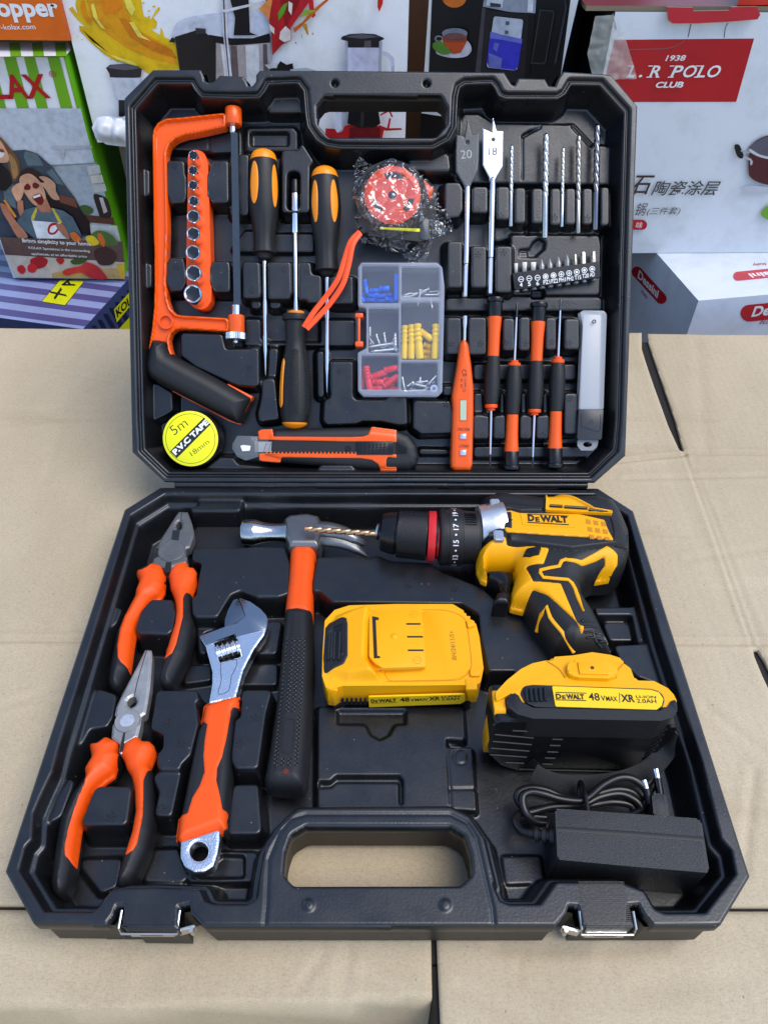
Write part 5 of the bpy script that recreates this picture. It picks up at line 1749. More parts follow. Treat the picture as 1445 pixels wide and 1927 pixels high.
l2o = B1((428, 1345), (500, 1324), (602, 1270), (730, 1336)) + B2((973, 75), (998, 112), (928, 270), (858, 312), (790, 372), (740, 430), (650, 660), (622, 780), (592, 1000), (575, 1112), (530, 1048), (492, 1010), (485, 940), (512, 800), (545, 680), (605, 490), (668, 350), (682, 290), (674, 240), (734, 120), (720, 30))
r2 = B1((745, 1445), (765, 1345), (915, 1262), (962, 1310), (1040, 1320), (1078, 1360), (1085, 1400)) + B2((1310, 70), (1290, 130), (1260, 190), (1282, 250), (1292, 400), (1302, 600), (1290, 800), (1250, 960), (1150, 1190), (1080, 1270), (1000, 1312), (968, 1285), (963, 1230), (1020, 1030), (1100, 800), (1132, 620), (1125, 420), (1100, 300), (1058, 230), (1030, 150), (1003, 108))
r2o = B1((747, 1443), (767, 1347), (915, 1264), (962, 1312), (1040, 1322), (1076, 1360), (1083, 1400)) + B2((1308, 70), (1288, 130), (1258, 190), (1280, 243), (1235, 255), (1207, 335), (1205, 500), (1200, 650), (1150, 900), (1110, 965), (1030, 1027), (1100, 800), (1133, 620), (1125, 420), (1100, 300), (1058, 230), (1030, 150), (1005, 108))
pliers('long nose pliers with polished round pivot, lower left of the base', lj, lh, (B1((805, 1108))[0], 128 / B1.s), [(l2, l2o), (r2, r2o)], -.009,
       dict(mat=M_GSTL, rivet=M_BRUSH, lines=[(B1((1000, 390), (975, 470), (930, 620), (900, 730), (875, 850)), .00025), (B1((675, 1150), (700, 1195), (770, 1222)), .0002)], plates=[('jaw_gap', B1((765, 1225), (784, 1225), (760, 1410), (725, 1418), (738, 1340)), .0002, M_BINK)]))

# --- adjustable wrench
zw = -.008
T = Thing('adjustable_wrench', 'chrome adjustable wrench with orange and black grip beside the pliers', 'wrench', FB, (*FB.at(410, 1380, zw), -.0305))
hd_px = B3((962, 130), (1080, 170), (1180, 240), (1240, 305), (1256, 345), (1250, 420), (1220, 505), (1110, 660), (1010, 860), (940, 1112), (930, 1150), (655, 1200), (690, 1000), (690, 870), (650, 720), (622, 620), (560, 520), (700, 470), (815, 425), (935, 388), (1025, 315))
slot = FB.pts(B3((712, 577), (922, 497), (985, 720), (770, 782)), zw)


def wz(P, sd):
    return zw - .0012 * (1 - np.sqrt(np.clip(1 - (1 - np.clip(sd / .0018, 0, 1)) ** 2, 0, 1)))


hp_ = rpoly(FB.pts(hd_px, zw), .0008)
head = T.part('head', MB().grid(hp_, wz, zw - .009, .0005, [rpoly(slot, .0004)]), M_CHRB, sharp=45)
# the ground face of the jaws
T.part('ground_face', MB().prism(rpoly(FB.pts(B3((568, 522), (700, 474), (818, 430), (938, 394), (1030, 318), (968, 136), (1078, 176), (1176, 245), (1234, 308), (1250, 348), (1244, 420), (1228, 460), (1090, 490), (940, 530), (925, 497), (710, 575), (720, 590), (630, 612)), zw), .0004), zw - .002, zw + .0002, .0001), mat('ground_chrome', (.34, .36, .39), .2, 1., bump=(300, .15, (1, 9, 1)), rvar=.05), head)
T.part('moving_jaw', MB().prism(rpoly(FB.pts(B3((905, 152), (952, 135), (1025, 312), (935, 384), (818, 424), (822, 345), (858, 240)), zw), .0005), zw - .0085, zw - .0006, .0006), mat('jaw_steel', (.20, .22, .25), .25, 1., rvar=.06))
mb = MB()
a, b = FB.p3(*B3((735, 700))[0], zw - .003), FB.p3(*B3((970, 625))[0], zw - .003)
L_ = np.linalg.norm(b - a)
mb.lathe(a, b, [(k / 90, .0060) for k in range(91)], 26, mod=lambda t, an: 1 - .26 * (.5 - .5 * math.cos(an + t * 2 * math.pi * 4.6)) ** .6)
T.part('worm_screw', mb, M_CHR)
T.part('slot_back', MB().prism(slot, zw - .0105, zw - .0085), M_BINK, head)
mb = MB().prism(rpoly(FB.pts(B3((782, 782), (940, 758), (920, 860), (888, 920), (860, 1070), (757, 1106), (768, 1030), (788, 950)), zw), .0008), zw - .002, zw - .00005)
T.part('shank_panel', mb, mat('cast_chrome', (.46, .48, .51), .42, 1., bump=(900, .9)), head)
pp = FB.pts(B3((782, 782), (940, 758), (920, 860), (888, 920), (860, 1070), (757, 1106), (768, 1030), (788, 950)), zw)
T.part('panel_edge', MB().tube([(x, y, zw) for x, y in pp], .00022, 6, closed=True, n=2), M_BSTL, head)
eye = rpoly(FB.pts(B4((632, 955), (630, 1060), (618, 1150), (580, 1270), (500, 1318), (420, 1325), (340, 1280), (302, 1200), (305, 1060)), zw), .002)
T.part('hanging_eye', MB().grid(eye, wz, zw - .008, .0005, [FB.pts(B4(*ell(458, 1145, 76, 80, 26)), zw)]), M_CHRB, sharp=45)
gfull = rpoly(FB.pts(B3((607, 1225), (650, 1190), (800, 1140), (932, 1110), (975, 1128), (975, 1200)) + B4((752, 40), (748, 130), (728, 340), (722, 500), (697, 820), (692, 970), (660, 987), (632, 966), (310, 1082), (266, 1060), (288, 870), (302, 830), (388, 400), (440, 150), (470, 90), (482, 40)), zw), .0015)


def GWf(P):
    s_, _ = sdpoly(P, gfull)
    q = np.clip(s_ / .006, 0, 1)
    return -.0145 + .0088 * np.sqrt(np.clip(1 - (1 - q) ** 2, 0, 1))


gw = T.part('grip', MB().grid(gfull, lambda P, sd: GWf(P), -.022, .0007), M_BLK)
go = rpoly(FB.on(B3((608, 1225), (650, 1191), (800, 1142), (932, 1112), (974, 1130), (968, 1238), (905, 1240), (880, 1290)) + B4((727, 0), (692, 200), (652, 370), (612, 460), (605, 560), (636, 690), (657, 800), (697, 822), (691, 968), (660, 985), (632, 966), (310, 1080), (268, 1060), (290, 872), (358, 832), (400, 700), (460, 600), (500, 490), (490, 360), (500, 240), (522, 100), (470, 94), (484, 40)), GWf, .0004), .001)
T.part('grip_inlay', MB().grid(go, lambda P, sd: GWf(P) + .0009 * sst(0, .0014, sd) - .0002, -.018, .0007), M_ORG, gw, sharp=60)

# --- claw hammer
zc = -.0125
T = Thing('claw_hammer', 'claw hammer with polished head, orange neck and dotted black rubber grip', 'hammer', FB, (*FB.at(560, 1250, zc), -.0305))
mb = MB()
rod(mb, FB, C6, (158, 284), (392, 286), zc, [(158, 62), (164, 68), (215, 70), (235, 66), (275, 55), (320, 50), (360, 52), (392, 60)], 40, axis='x', sm=4)
T.part('striking_face', mb, mat('polished_head', (.50, .50, .49), .16, 1., bump=(120, .2, (9, 1, 9)), rvar=.05))
hb_ = rpoly(FB.pts(C6((372, 232), (400, 210), (500, 200), (560, 215), (580, 260), (568, 330), (560, 376), (400, 376), (384, 330)), -.0085), .002)
M_HEAD = mat('forged_head', (.24, .24, .235), .36, .9, bump=(400, .25), rvar=.08)
T.part('head', MB().pillow(hb_, -.0095, .0075, .0045, -.024, .0006), M_HEAD)
mb = MB()
for L_, zz_ in ((C6((530, 262), (600, 268), (680, 285), (745, 315), (806, 345)), -.007), (C6((530, 310), (610, 318), (690, 335), (760, 370), (812, 408)), -.013)):
    P_ = [FB.p3(*q, z) for q, z in zip(L_, (zz_, zz_ + .0005, zz_ - .001, zz_ - .004, zz_ - .008))]
    mb.tube(P_, [.0066, .0068, .0062, .0048, .0016], 12, n=5, flat=(1.0, .75))
T.part('claw', mb, M_HEAD)
nk = rpoly(FB.pts(C6((408, 368), (542, 368), (536, 470), (527, 560), (526, 740), (376, 740), (395, 560), (402, 470)), -.0135), .001)
T.part('neck', MB().pillow(nk, -.0155, .0105, .0075, -.021, .0007), M_ORG)
gpoly = rpoly(FB.pts([(537, 1156), (563, 1153), (589, 1159), (592, 1250), (588, 1330), (584, 1400), (579, 1476), (572, 1491), (556, 1495), (520, 1493), (503, 1487), (498, 1474), (507, 1425), (521, 1330), (530, 1240)], -.0150), .002)


def HH(P):
    s_, _ = sdpoly(P, gpoly)
    q = np.clip(s_ / .0085, 0, 1)
    return -.0155 + .0135 * np.sqrt(np.clip(1 - (1 - q) ** 2, 0, 1))


hg = T.part('grip', MB().grid(gpoly, lambda P, sd: HH(P), -.021, .0007), M_BLK)
mb = MB()
rows = [(541, 1204, 571)] if 0 else []
for i in range(31):
    q = i / 30
    y = 1204 + (1438 - 1204) * q
    xl, xr = 543 - 24 * q, 572 - 15 * q
    for k in range(4):
        if 14 < i < 29 and k in (1, 2) and i > 17:
            continue
        p = FB.on([(xl + (xr - xl) * k / 3, y)], HH, 0)[0]
        mb.lathe((p[0], p[1], HH(p[None])[0] - .0008), (p[0], p[1], HH(p[None])[0] + .00045), [(0, .00135), (.75, .00135), (1, .0009), (.9, .0006), (.4, .0004)], 10)
T.part('grip_dots', mb, mat('grip_dimple', (.006, .006, .006), .22), hg)
slot_ = rpoly(FB.on(B4((1160, 75), (1185, 52), (1230, 55), (1250, 80), (1228, 310), (1205, 345), (1165, 345), (1142, 315)), HH, 0), .003)
mb = MB().tube([(x, y, HH(np.array([[x, y]]))[0] + .0001) for x, y in slot_], .0004, 6, closed=True, n=1)
T.part('grip_badge', mb, M_BINK, hg)
p = FB.on(B4((1174, 492)), HH, 0)[0]
z_ = HH(p[None])[0]
T.part('hanging_hole', MB().lathe((p[0], p[1], z_ - .002), (p[0], p[1], z_ + .0003), [(0, .0018), (1, .0018)], 18), mat('hole_orange', (.10, .014, .003), .6), hg)

# --- spare battery
T = Thing('battery', 'yellow slide-on battery lying on its own in the middle of the base', 'battery', FB, (*FB.at(755, 1240, -.03), -.0305))
sh_px = B5((146, 700), (150, 520), (166, 280), (240, 200), (350, 165), (700, 155), (1130, 155), (1225, 212), (1240, 262), (1300, 285), (1330, 400), (1362, 640), (1340, 745), (1312, 765), (900, 770), (300, 772), (220, 800), (180, 800))
sp_ = rpoly(FB.pts(sh_px, .0), .0035)
body_ = T.part('upper_shell', MB().prism(sp_, -.0185, .0012, .0028, 3), M_YEL)
cen = sp_.mean(0)
low = (sp_ - cen) * np.array([.955, .95]) + cen + np.array([0, -.0008])
lowb = T.part('lower_shell', MB().prism(low, -.0305, -.0150, .002), M_BLKG)
yfr = low[:, 1].min() - .0003
FV = Frame((0, yfr, HB), (1, 0, 0), (0, 0, 1))

class VMB(MB):
    """geometry drawn on another frame, stored in the coordinates of the lower tray"""

    def to(s, fa, fb):
        for i, V in enumerate(s.V):
            w = fa.o + V[:, :1] * fa.ex + V[:, 1:2] * fa.ey + V[:, 2:3] * fa.en - fb.o
            s.V[i] = np.stack([w @ fb.ex, w @ fb.ey, w @ fb.en], 1)
        return s


def vpart(T, name, mb, m, fa, parent=None, sharp=38):
    mb.__class__ = VMB
    mb.to(fa, T.fr)
    return T.part(name, mb, m, parent, sharp)


for c_ in (((192, 800), (262, 800), (262, 905), (225, 922), (190, 870)), ((1228, 795), (1318, 790), (1312, 880), (1292, 893), (1258, 885))):
    vpart(T, 'corner_leg', MB().prism(rpoly(FV.pts(B5(*c_), .0008), .0012), -.007, .0008, .0008), M_YEL, FV, body_)
lb_ = vpart(T, 'name_label', MB().prism(rpoly(FV.pts(B5((495, 850), (1225, 830), (1222, 880), (1190, 900), (500, 926)), .0002), .0008), -.001, .0003), M_YELL, FV, lowb)
mb = MB()
z1 = .00045
px_text(mb, FV, 'D', B5((516, 893))[0], B5((545, 892))[0], 6.2, z1, bold=.045)
px_text(mb, FV, 'E', B5((550, 892))[0], B5((568, 891))[0], 4.6, z1, bold=.04)
px_text(mb, FV, 'WALT', B5((572, 891))[0], B5((708, 886))[0], 6.2, z1, bold=.05)
px_text(mb, FV, '48', B5((735, 887))[0], B5((806, 884))[0], 8, z1, bold=.025)
px_text(mb, FV, 'V', B5((814, 884))[0], B5((842, 883))[0], 5.5, z1, bold=.02)
px_text(mb, FV, 'MAX/', B5((848, 882))[0], B5((945, 876))[0], 5, z1, bold=.02)
px_text(mb, FV, 'XR', B5((952, 878))[0], B5((1036, 874))[0], 7.2, z1, bold=.03)
px_text(mb, FV, '2.0AH', B5((1046, 876))[0], B5((1178, 870))[0], 4, z1, bold=.02)
px_text(mb, FV, 'LI-ION', B5((1046, 856))[0], B5((1186, 850))[0], 3.4, z1, bold=.02)
a, b = FV.at(*B5((516, 899))[0], z1), FV.at(*B5((712, 893))[0], z1)
mb.prism(np.array([a, b, b + (0, .0003), a + (0, .0003)]), z1 - .0001, z1)
vpart(T, 'label_print', mb, M_BINK, FV, lb_)
mb = MB()
for k in range(6):
    a = FV.at(*B5((300 + k * 34, 870))[0], 0)
    mb.box((a[0], a[1] - .001, .0004), (.0016, .0075, .0012), bev=.0003)
vpart(T, 'release_ribs', mb, M_BLKM, FV, lowb)
# upper platform with the terminals
hump = rpoly(FB.pts(B5((166, 300), (240, 205), (350, 168), (488, 140), (545, 185), (525, 300), (515, 560), (625, 728), (330, 735), (160, 680)), .004), .003)


def HPf(P):
    s_, _ = sdpoly(P, hump)
    x0_, x1_ = hump[:, 0].min(), hump[:, 0].max()
    ramp_ = .0015 + .0078 * np.clip((P[:, 0] - x0_) / (x1_ - x0_) * 1.35, 0, 1)
    return .0009 + ramp_ * sst(0, .0065, s_)


T.part('release_housing', MB().grid(hump, lambda P, sd: HPf(P), -.004, .0007), M_YEL, body_, sharp=60)
bt = rpoly(FB.on(B5((166, 330), (200, 290), (300, 245), (330, 252), (338, 300), (338, 540), (310, 600), (155, 680), (150, 560)), HPf, 0), .002)
bu = T.part('release_button', MB().grid(bt, lambda P, sd: HPf(P) + .0008 * sst(0, .0008, sd), -.004, .0006), M_BLKM)
bi = rpoly(FB.on(B5((195, 345), (305, 292), (305, 530), (165, 590), (168, 400)), HPf, .0005), .0012)
T.part('button_pad', MB().grid(bi, lambda P, sd: HPf(P) + .0008 + .0004 * sst(0, .0006, sd), 0, .0006), M_BLKG, bu)
mb = MB()
for x in (198, 237, 275):
    P_ = FB.on(B5((x + 5, 365), (x, 470), (x - 5, 572)), HPf, .001)
    mb.tube([(p[0], p[1], HPf(p[None])[0] + .0014) for p in P_], .0009, 8, n=3)
T.part('button_rib', mb, M_BLKM, bu)
zp = .0058
pl = rpoly(FB.pts(B5((500, 192), (900, 185), (915, 400), (930, 622), (600, 632), (540, 590), (500, 540)), zp), .0015)
pf = T.part('terminal_block', MB().prism(pl, -.002, zp, .0008), M_YEL)
mb = MB()
for y, x0_, x1_ in ((298, 780, 888), (395, 786, 906), (497, 792, 912)):
    mb.prism(rpoly(FB.pts(rect(B5, x0_, y - 6, x1_, y + 6), zp), .0004), zp - .003, zp + .00015)
mb.prism(FB.pts(B5((523, 240), (572, 250), (572, 268), (550, 268), (562, 540), (583, 542), (583, 556), (536, 558)), zp), zp - .003, zp + .0002)
T.part('terminal_slots', mb, M_BINK, pf)
mb = MB().sphere(FB.p3(*B5((690, 392))[0], zp), .0024, 14, (1, 1, .45))
T.part('locating_pip', mb, M_YEL, pf)
mb = MB()
for q in ((834, 224), (862, 572)):
    p = FB.at(*B5(q)[0], zp)
    mb.ring(p, .0025, .0028, zp - .001, zp + .00012, 24)
    mb.box((p[0], p[1], zp + .00005), (.003, .0003, .0002))
T.part('polarity_marks', mb, mat('dark_yellow', (.60, .25, .003), .4), pf)
mb = MB().tube([FB.p3(*q, zp - .0005) for q in B5((556, 640), (750, 638), (915, 630))], .0006, 6, n=1)
mb.tube([FB.p3(*q, .0012) for q in B5((905, 190), (1080, 196), (1190, 235), (1235, 300), (1270, 560), (1262, 640), (1210, 700), (1130, 724), (780, 732), (632, 732))], .00032, 6, n=5)
T.part('panel_seam', mb, mat('dark_yellow', (.60, .25, .003), .4), body_)
T.part('top_plate', MB().prism(rpoly(FB.pts(B5((905, 195), (1080, 202), (1185, 240), (1228, 300), (1262, 560), (1254, 640), (1205, 694), (1125, 718), (650, 726), (600, 650), (920, 640)), .0018), .003), .0, .0018, .0006), M_YEL, body_)
mb = MB()
for q in (((1236, 268), (1290, 270), (1302, 310), (1245, 328)), ((1262, 640), (1345, 630), (1338, 690), (1265, 692))):
    T.part('end_catch', MB().prism(rpoly(FB.pts(B5(*q), .003), .001), -.004, .0032, .001), M_YEL, body_)
mb = MB()
px_text(mb, FB, 'BH/24/11/5+', B5((1162, 570))[0], B5((1138, 350))[0], 9, .0020, shear=.2)
T.part('date_code', mb, mat('ink_brown', (.30, .15, .02), .5), body_)

# --- cordless drill
zm = -.002
DH, DR = .0205, .0150
sil = D1((612, 100), (690, 66), (735, 70), (950, 95), (1190, 84), (1310, 110), (1355, 180), (1388, 260), (1392, 360), (1370, 430), (1310, 476), (1220, 480), (1165, 502), (1140, 545), (1150, 600), (1210, 690), (1262, 800), (1300, 905), (1090, 900), (1000, 870), (955, 800), (915, 748), (850, 640), (838, 634), (776, 622), (772, 590), (800, 480), (790, 425), (650, 425), (642, 452), (660, 488), (628, 474), (604, 425), (600, 370), (612, 330), (606, 250))
dp = rpoly(FB.pts(sil, zm), .002)


def DHf(P):
    s_, _ = sdpoly(P, dp)
    q = np.clip(s_ / DR, 0, 1)
    return zm + DH * np.sqrt(np.clip(1 - (1 - q) ** 2, 0, 1)) ** 1.0


T = Thing('cordless_drill', 'yellow and black cordless drill with battery fitted, lying along the right of the base', 'cordless drill', FB, (*FB.at(1010, 1080, zm), -.030))
body_ = T.part('body', MB().grid(dp, lambda P, sd: DHf(P), -.020, .0008), M_BLKM, sharp=0)


def dplate(pts, off, r=.0016, m=M_YEL, name='shell_panel', par=None, res=.0007, edge=.0007, zb_=None):
    P = rpoly(FB.on(pts, DHf, off), r)
    return T.part(name, MB().grid(P, lambda Q, sd: DHf(Q) + off - .8 * off * (1 - sst(0, edge, sd)), zm - .004 if zb_ is None else zb_, res), m, par, sharp=60)


dplate(D1((738, 112), (785, 110), (825, 122), (1135, 128), (1270, 158), (1292, 215), (1322, 268), (1180, 248), (1000, 238), (760, 222), (748, 205)), .0012)
dplate(D1((612, 338), (690, 345), (735, 342), (760, 296), (982, 306), (952, 388), (856, 407), (897, 480), (1042, 490), (1148, 772), (1135, 804), (1115, 802), (975, 552), (890, 550), (848, 642), (776, 624), (772, 590), (801, 480), (792, 420), (650, 420), (640, 452), (662, 490), (626, 476), (603, 425), (600, 378)), .0013)
dplate(D1((1056, 358), (1150, 368), (1250, 390), (1312, 418), (1320, 445), (1297, 472), (1208, 487), (1252, 456), (1242, 432), (1150, 398), (1072, 374)), .0012, .001, edge=.0004)


def dline(pts, w, name='trim_line', m=M_YEL, off=.0006, n=3):
    P = FB.on(pts, DHf, off)
    return T.part(name, MB().tube([(p[0], p[1], DHf(p[None])[0] + off) for p in P], w, 8, n=n, flat=(1, .6)), m, body_)


dline(D1((1072, 366), (1045, 376), (1032, 404), (985, 412), (935, 424), (935, 440), (950, 462), (1010, 468), (1080, 474), (1100, 492), (1115, 520), (1135, 575), (1155, 632), (1205, 656)), .0014, n=1)
dline(D1((916, 748), (925, 715), (945, 695), (985, 676), (1000, 700), (1040, 780), (1098, 890)), .0015, n=1)
# the black rail
rl = rpoly(FB.on(D1((762, 225), (1000, 244), (1385, 308), (1392, 348), (1100, 320), (762, 298)), DHf, .002), .001)
T.part('side_rail', MB().grid(rl, lambda P, sd: DHf(P) + .0036 * sst(0, .0022, sd), zm - .002, .0007), M_BLKM, body_, sharp=60)
rl2 = rpoly(FB.on(D1((738, 72), (952, 92), (948, 122), (830, 124), (782, 112), (738, 110)), DHf, .001), .001)
T.part('side_rail', MB().grid(rl2, lambda P, sd: DHf(P) + .0026 * sst(0, .0016, sd), zm - .002, .0007), M_BLKM, body_, sharp=60)
bh = rpoly(FB.on(D1((946, 78), (966, 70), (1195, 82), (1215, 96), (1310, 112), (1312, 126), (1140, 118), (962, 108)), DHf, .003), .001)
T.part('bit_clip', MB().grid(bh, lambda P, sd: DHf(P) + .003 - .002 * sst(.0008, .0016, sd), zm, .0005), M_YEL, body_, sharp=60)
mb = MB()
for x0_, x1_, y in ((985, 1050, 86), (1062, 1180, 92), (1190, 1290, 108)):
    P_ = FB.on(D1((x0_, y), (x1_, y + (x1_ - x0_) * .06)), DHf, .002)
    mb.tube([(p[0], p[1], DHf(p[None])[0] + .0015) for p in P_], .0013, 8, n=1)
T.part('clip_channel', mb, M_BLKG, body_)
# ribs round the motor end
for k in range(7):
    x = 1308 + k * 10
    dline(D1((x, 150 + k * 7), (x + 18, 220 + k * 5), (x + 12, 300 + k * 2)), .0011, 'motor_rib', M_BLKM, .0005)
for k in range(7):
    y = 690 + k * 30
    dline(D1((1148 + k * 9, y), (1180 + k * 11, y - 4), (1218 + k * 11, y + 6)), .0010, 'grip_rib', M_BLKG, .0003)
# vents
mb = MB()
mb2 = MB()
for i in range(3):
    for j in range(3):
        q = D1((1172 + i * 40 + j * 9, 158 + j * 40 + i * 6))[0]
        pts = [(q[0], q[1]), (q[0] + 8.5, q[1] + 1.5), (q[0] + 9.5, q[1] + 9.5), (q[0] + 1, q[1] + 8)]
        P = FB.on(pts, DHf, .0014)
        zt_ = DHf(P).mean() + .0014
        mb.prism(P, zt_ - .004, zt_ + .0001)
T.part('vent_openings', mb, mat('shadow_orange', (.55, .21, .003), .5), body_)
# name plate
npl = rpoly(FB.on(D1((830, 128), (1112, 138), (1116, 202), (842, 188)), DHf, .0014), .0008)
T.part('name_plate', MB().grid(npl, lambda P, sd: DHf(P) + .0016, 0, .0008), M_YEL, body_)
Hn = lambda q: DHf(q)


def dtext(mb, s_, p0, p1, h, bold):
    o = .0018
    a, b = FB.on([p0], DHf, o)[0], FB.on([p1], DHf, o)[0]
    n = np.hypot(p1[0] - p0[0], p1[1] - p0[1])
    c = FB.on([(p0[0] + (p1[1] - p0[1]) / n * h, p0[1] - (p1[0] - p0[0]) / n * h)], DHf, o)[0]
    x = (b - a) / np.linalg.norm(b - a)
    text2(mb, s_, a, b, abs((c - a) @ np.array([-x[1], x[0]])), o, bold=bold, H=DHf)


mb = MB()
dtext(mb, 'D', D1((870, 168))[0], D1((905, 170))[0], 12.5, .06)
dtext(mb, 'E', D1((910, 171))[0], D1((932, 172))[0], 9, .05)
dtext(mb, 'WALT', D1((936, 172))[0], D1((1080, 178))[0], 12.5, .06)
T.part('name_print', mb, M_BINK, body_)
dline(D1((868, 174), (980, 181), (1084, 187)), .00045, 'name_rule', M_BINK, .0019)
dline(D1((866, 131), (980, 136), (1082, 141)), .00030, 'name_rule', M_BINK, .0019)
dplate(D1((742, 116), (786, 116), (790, 200), (748, 194)), .0026, .0006, M_BLKM, 'gear_switch')
dline(D1((745, 158), (788, 162)), .0006, 'switch_ridge', M_BLKG, .0029, 1)
sw = FB.on(D1((836, 362), (856, 318), (945, 308), (930, 348), (880, 360)), DHf, .0015)
T.part('direction_switch', MB().grid(rpoly(sw, .0012), lambda P, sd: DHf(P) + .0036 * sst(0, .001, sd), 0, .0005), M_BLKG, body_)
tr_ = rpoly(FB.pts(D1((645, 428), (720, 422), (786, 432), (798, 480), (778, 580), (772, 604), (700, 600), (688, 592), (720, 545), (716, 500), (690, 478), (655, 462)), .002), .002)
T.part('trigger', MB().pillow(tr_, -.004, .0105, .008, -.014, .0006), M_BLKG)
T.part('trigger_lip', MB().pillow(rpoly(FB.pts(D1((690, 580), (712, 540), (782, 545), (772, 606), (692, 600)), .005), .001), .002, .0055, .004, -.012, .0006), M_BLKG)
# gear case, clutch ring and chuck
za = .0035
mb = MB()
rod(mb, FB, D1, (604, 212), (738, 205), za, [(604, 104), (607, 116), (612, 124), (660, 132), (700, 140), (722, 140), (738, 138)], 48, axis='x')
gc = T.part('gear_case', mb, M_ALU)
mb = MB()
for q in ((698, 82), (716, 248)):
    p = FB.p3(*D1(q)[0], za + .0165)
    T.part('screw_boss', MB().box((p[0], p[1], p[2] - .004), (.0072, .0098, .012), bev=.0009), M_ALU, gc)
mb = MB()
for q in ((668, 84), (682, 238)):
    p = FB.p3(*D1(q)[0], za + .0165)
    T.part('case_screw', MB().lathe((p[0] - .002, p[1], p[2] - .001), (p[0] + .002, p[1], p[2] - .001), [(0, .002), (1, .002)], 12), M_BINK, gc)
mb = MB()
A, Bq, ps = rod(mb, FB, D1, (402, 252), (612, 254), za, [(402, 112), (404, 138), (410, 146), (424, 149), (434, 149), (436, 146), (448, 146), (450, 149), (518, 149), (521, 143), (530, 141), (602, 136), (606, 128), (612, 128)], 64, axis='x')
T.part('clutch_ring', mb, M_BLKM)
ax = (Bq - A) / np.linalg.norm(Bq - A)
LL = np.linalg.norm(Bq - A)
sx = np.cross(ax, (0, 0, 1.)); sx /= np.linalg.norm(sx)      # towards the viewer
sz = np.cross(sx, ax)
rc = np.interp(.37, [p[0] for p in ps], [p[1] for p in ps])
mb = MB()
for k, s_ in enumerate(['11', '13', '15', '17', '19', '21']):
    an = R(116 - k * 31.5)                                          # from the top, towards the viewer
    n_ = sz * math.cos(an) + sx * math.sin(an)
    tdir = -sx * math.cos(an) + sz * math.sin(an)                # reading direction, away from the viewer
    c = A + ax * LL * .37 + n_ * (rc + .0002)
    V, F = text_geo(s_, .01, 0, 1)
    lo_, hi_ = V[:, :2].min(0), V[:, :2].max(0)
    sc_ = .0040 / (hi_[1] - lo_[1])
    u = (V[:, 0] - (lo_[0] + hi_[0]) / 2) * sc_ * 1.05
    v = (V[:, 1] - (lo_[1] + hi_[1]) / 2) * sc_
    mb.add(c + u[:, None] * tdir - v[:, None] * ax, F)
    an2 = R(100.2 - k * 31.5)
    n2 = sz * math.cos(an2) + sx * math.sin(an2)
    c2_ = A + ax * LL * .37 + n2 * (rc + .0002)
    t2 = -sx * math.cos(an2) + sz * math.sin(an2)
    V2 = [c2_ + (t2 * math.cos(q) + ax * math.sin(q)) * .00075 for q in np.arange(10) * 2 * math.pi / 10]
    mb.add(V2, [tuple(range(10))])
T.part('torque_numbers', mb, M_WHT)
mb = MB()
for k in range(6):
    an = R(14 - k * 6)
    c = A + ax * LL * .74 + (sz * math.cos(an) + sx * math.sin(an)) * (rc * .955)
    mb.box(c, (.0085, .0007, .0009), (ax, np.cross(sz * math.cos(an) + sx * math.sin(an), ax), sz * math.cos(an) + sx * math.sin(an)))
T.part('ring_ribs', mb, M_BLKG)
mb = MB()
rod(mb, FB, D1, (345, 248), (404, 251), za, [(346, 120), (347, 131), (350, 133), (384, 134), (386, 131), (387, 112), (404, 112)], 48, axis='x')
T.part('red_ring', mb, M_RED)
mb = MB()
rod(mb, FB, D1, (386, 250), (404, 252), za, [(386, 114), (404, 114)], 40, axis='x')
T.part('ring_gap', mb, M_BLKG)
mb = MB()
nk_ = 58


def knurl(t, an):
    return .985 + .024 * max(0, math.sin(nk_ * an + t * 80)) + .024 * max(0, math.sin(nk_ * an - t * 80))


rod(mb, FB, D1, (188, 234), (346, 247), za, [(189, 108), (190, 121)] + [(192 + 148 * k / 90, 122 + 4 * k / 90) for k in range(91)] + [(343, 126), (346, 120)], 240, axis='x', mod=lambda t, an: knurl(t, an) if .04 < t < .97 else 1)
T.part('chuck_sleeve', mb, M_BLKG, sharp=0)
mb = MB()
rod(mb, FB, D1, (84, 222), (190, 234), za, [(84, 28), (86, 44), (99, 48), (102, 60), (104, 88), (112, 100), (148, 109), (182, 113), (186, 106), (191, 106)], 56, axis='x')
T.part('chuck_nose', mb, M_BLKG)
mb = MB()
rod(mb, FB, D1, (78, 221), (90, 223), za, [(78, 20), (80, 42), (90, 46)], 24, axis='x')
T.part('chuck_jaw_ring', mb, M_STL)
# fitted battery: its long side faces up, its underside faces the viewer
yfd, ztp = -.2244, .0375
FF = Frame((0, yfd, HB), (1, 0, 0), (0, 0, 1))
fp_ = rpoly(FF.pts(B7((158, 520), (1286, 538), (1276, 600), (1062, 815), (1020, 836), (310, 821), (205, 788), (128, 712)), 0), .004)
bb = vpart(T, 'battery', MB().prism(fp_, -.024, 0, .003, 3), mat('deep_black_plastic', (.0045, .0045, .005), .30, rvar=.06), FF)
xl3 = fp_[:, 0].min()
chk = np.array([(-.020, -.024), (-.009, -.024), (-.004, .0), (-.0025, .024), (-.006, .0355), (-.020, .0355)])
FX = Frame((xl3 + .0035, yfd, HB), (0, -1, 0), (0, 0, 1))
if FX.en[0] > 0:
    FX = Frame((xl3 + .0035, yfd, HB), (0, 1, 0), (0, 0, 1)); chk = chk * np.array([-1, 1])
mb = MB().prism(rpoly(chk, .003), -.004, .0026, .0008)
vpart(T, 'battery_cheek', mb, M_YEL, FX, bb)
mb = MB()
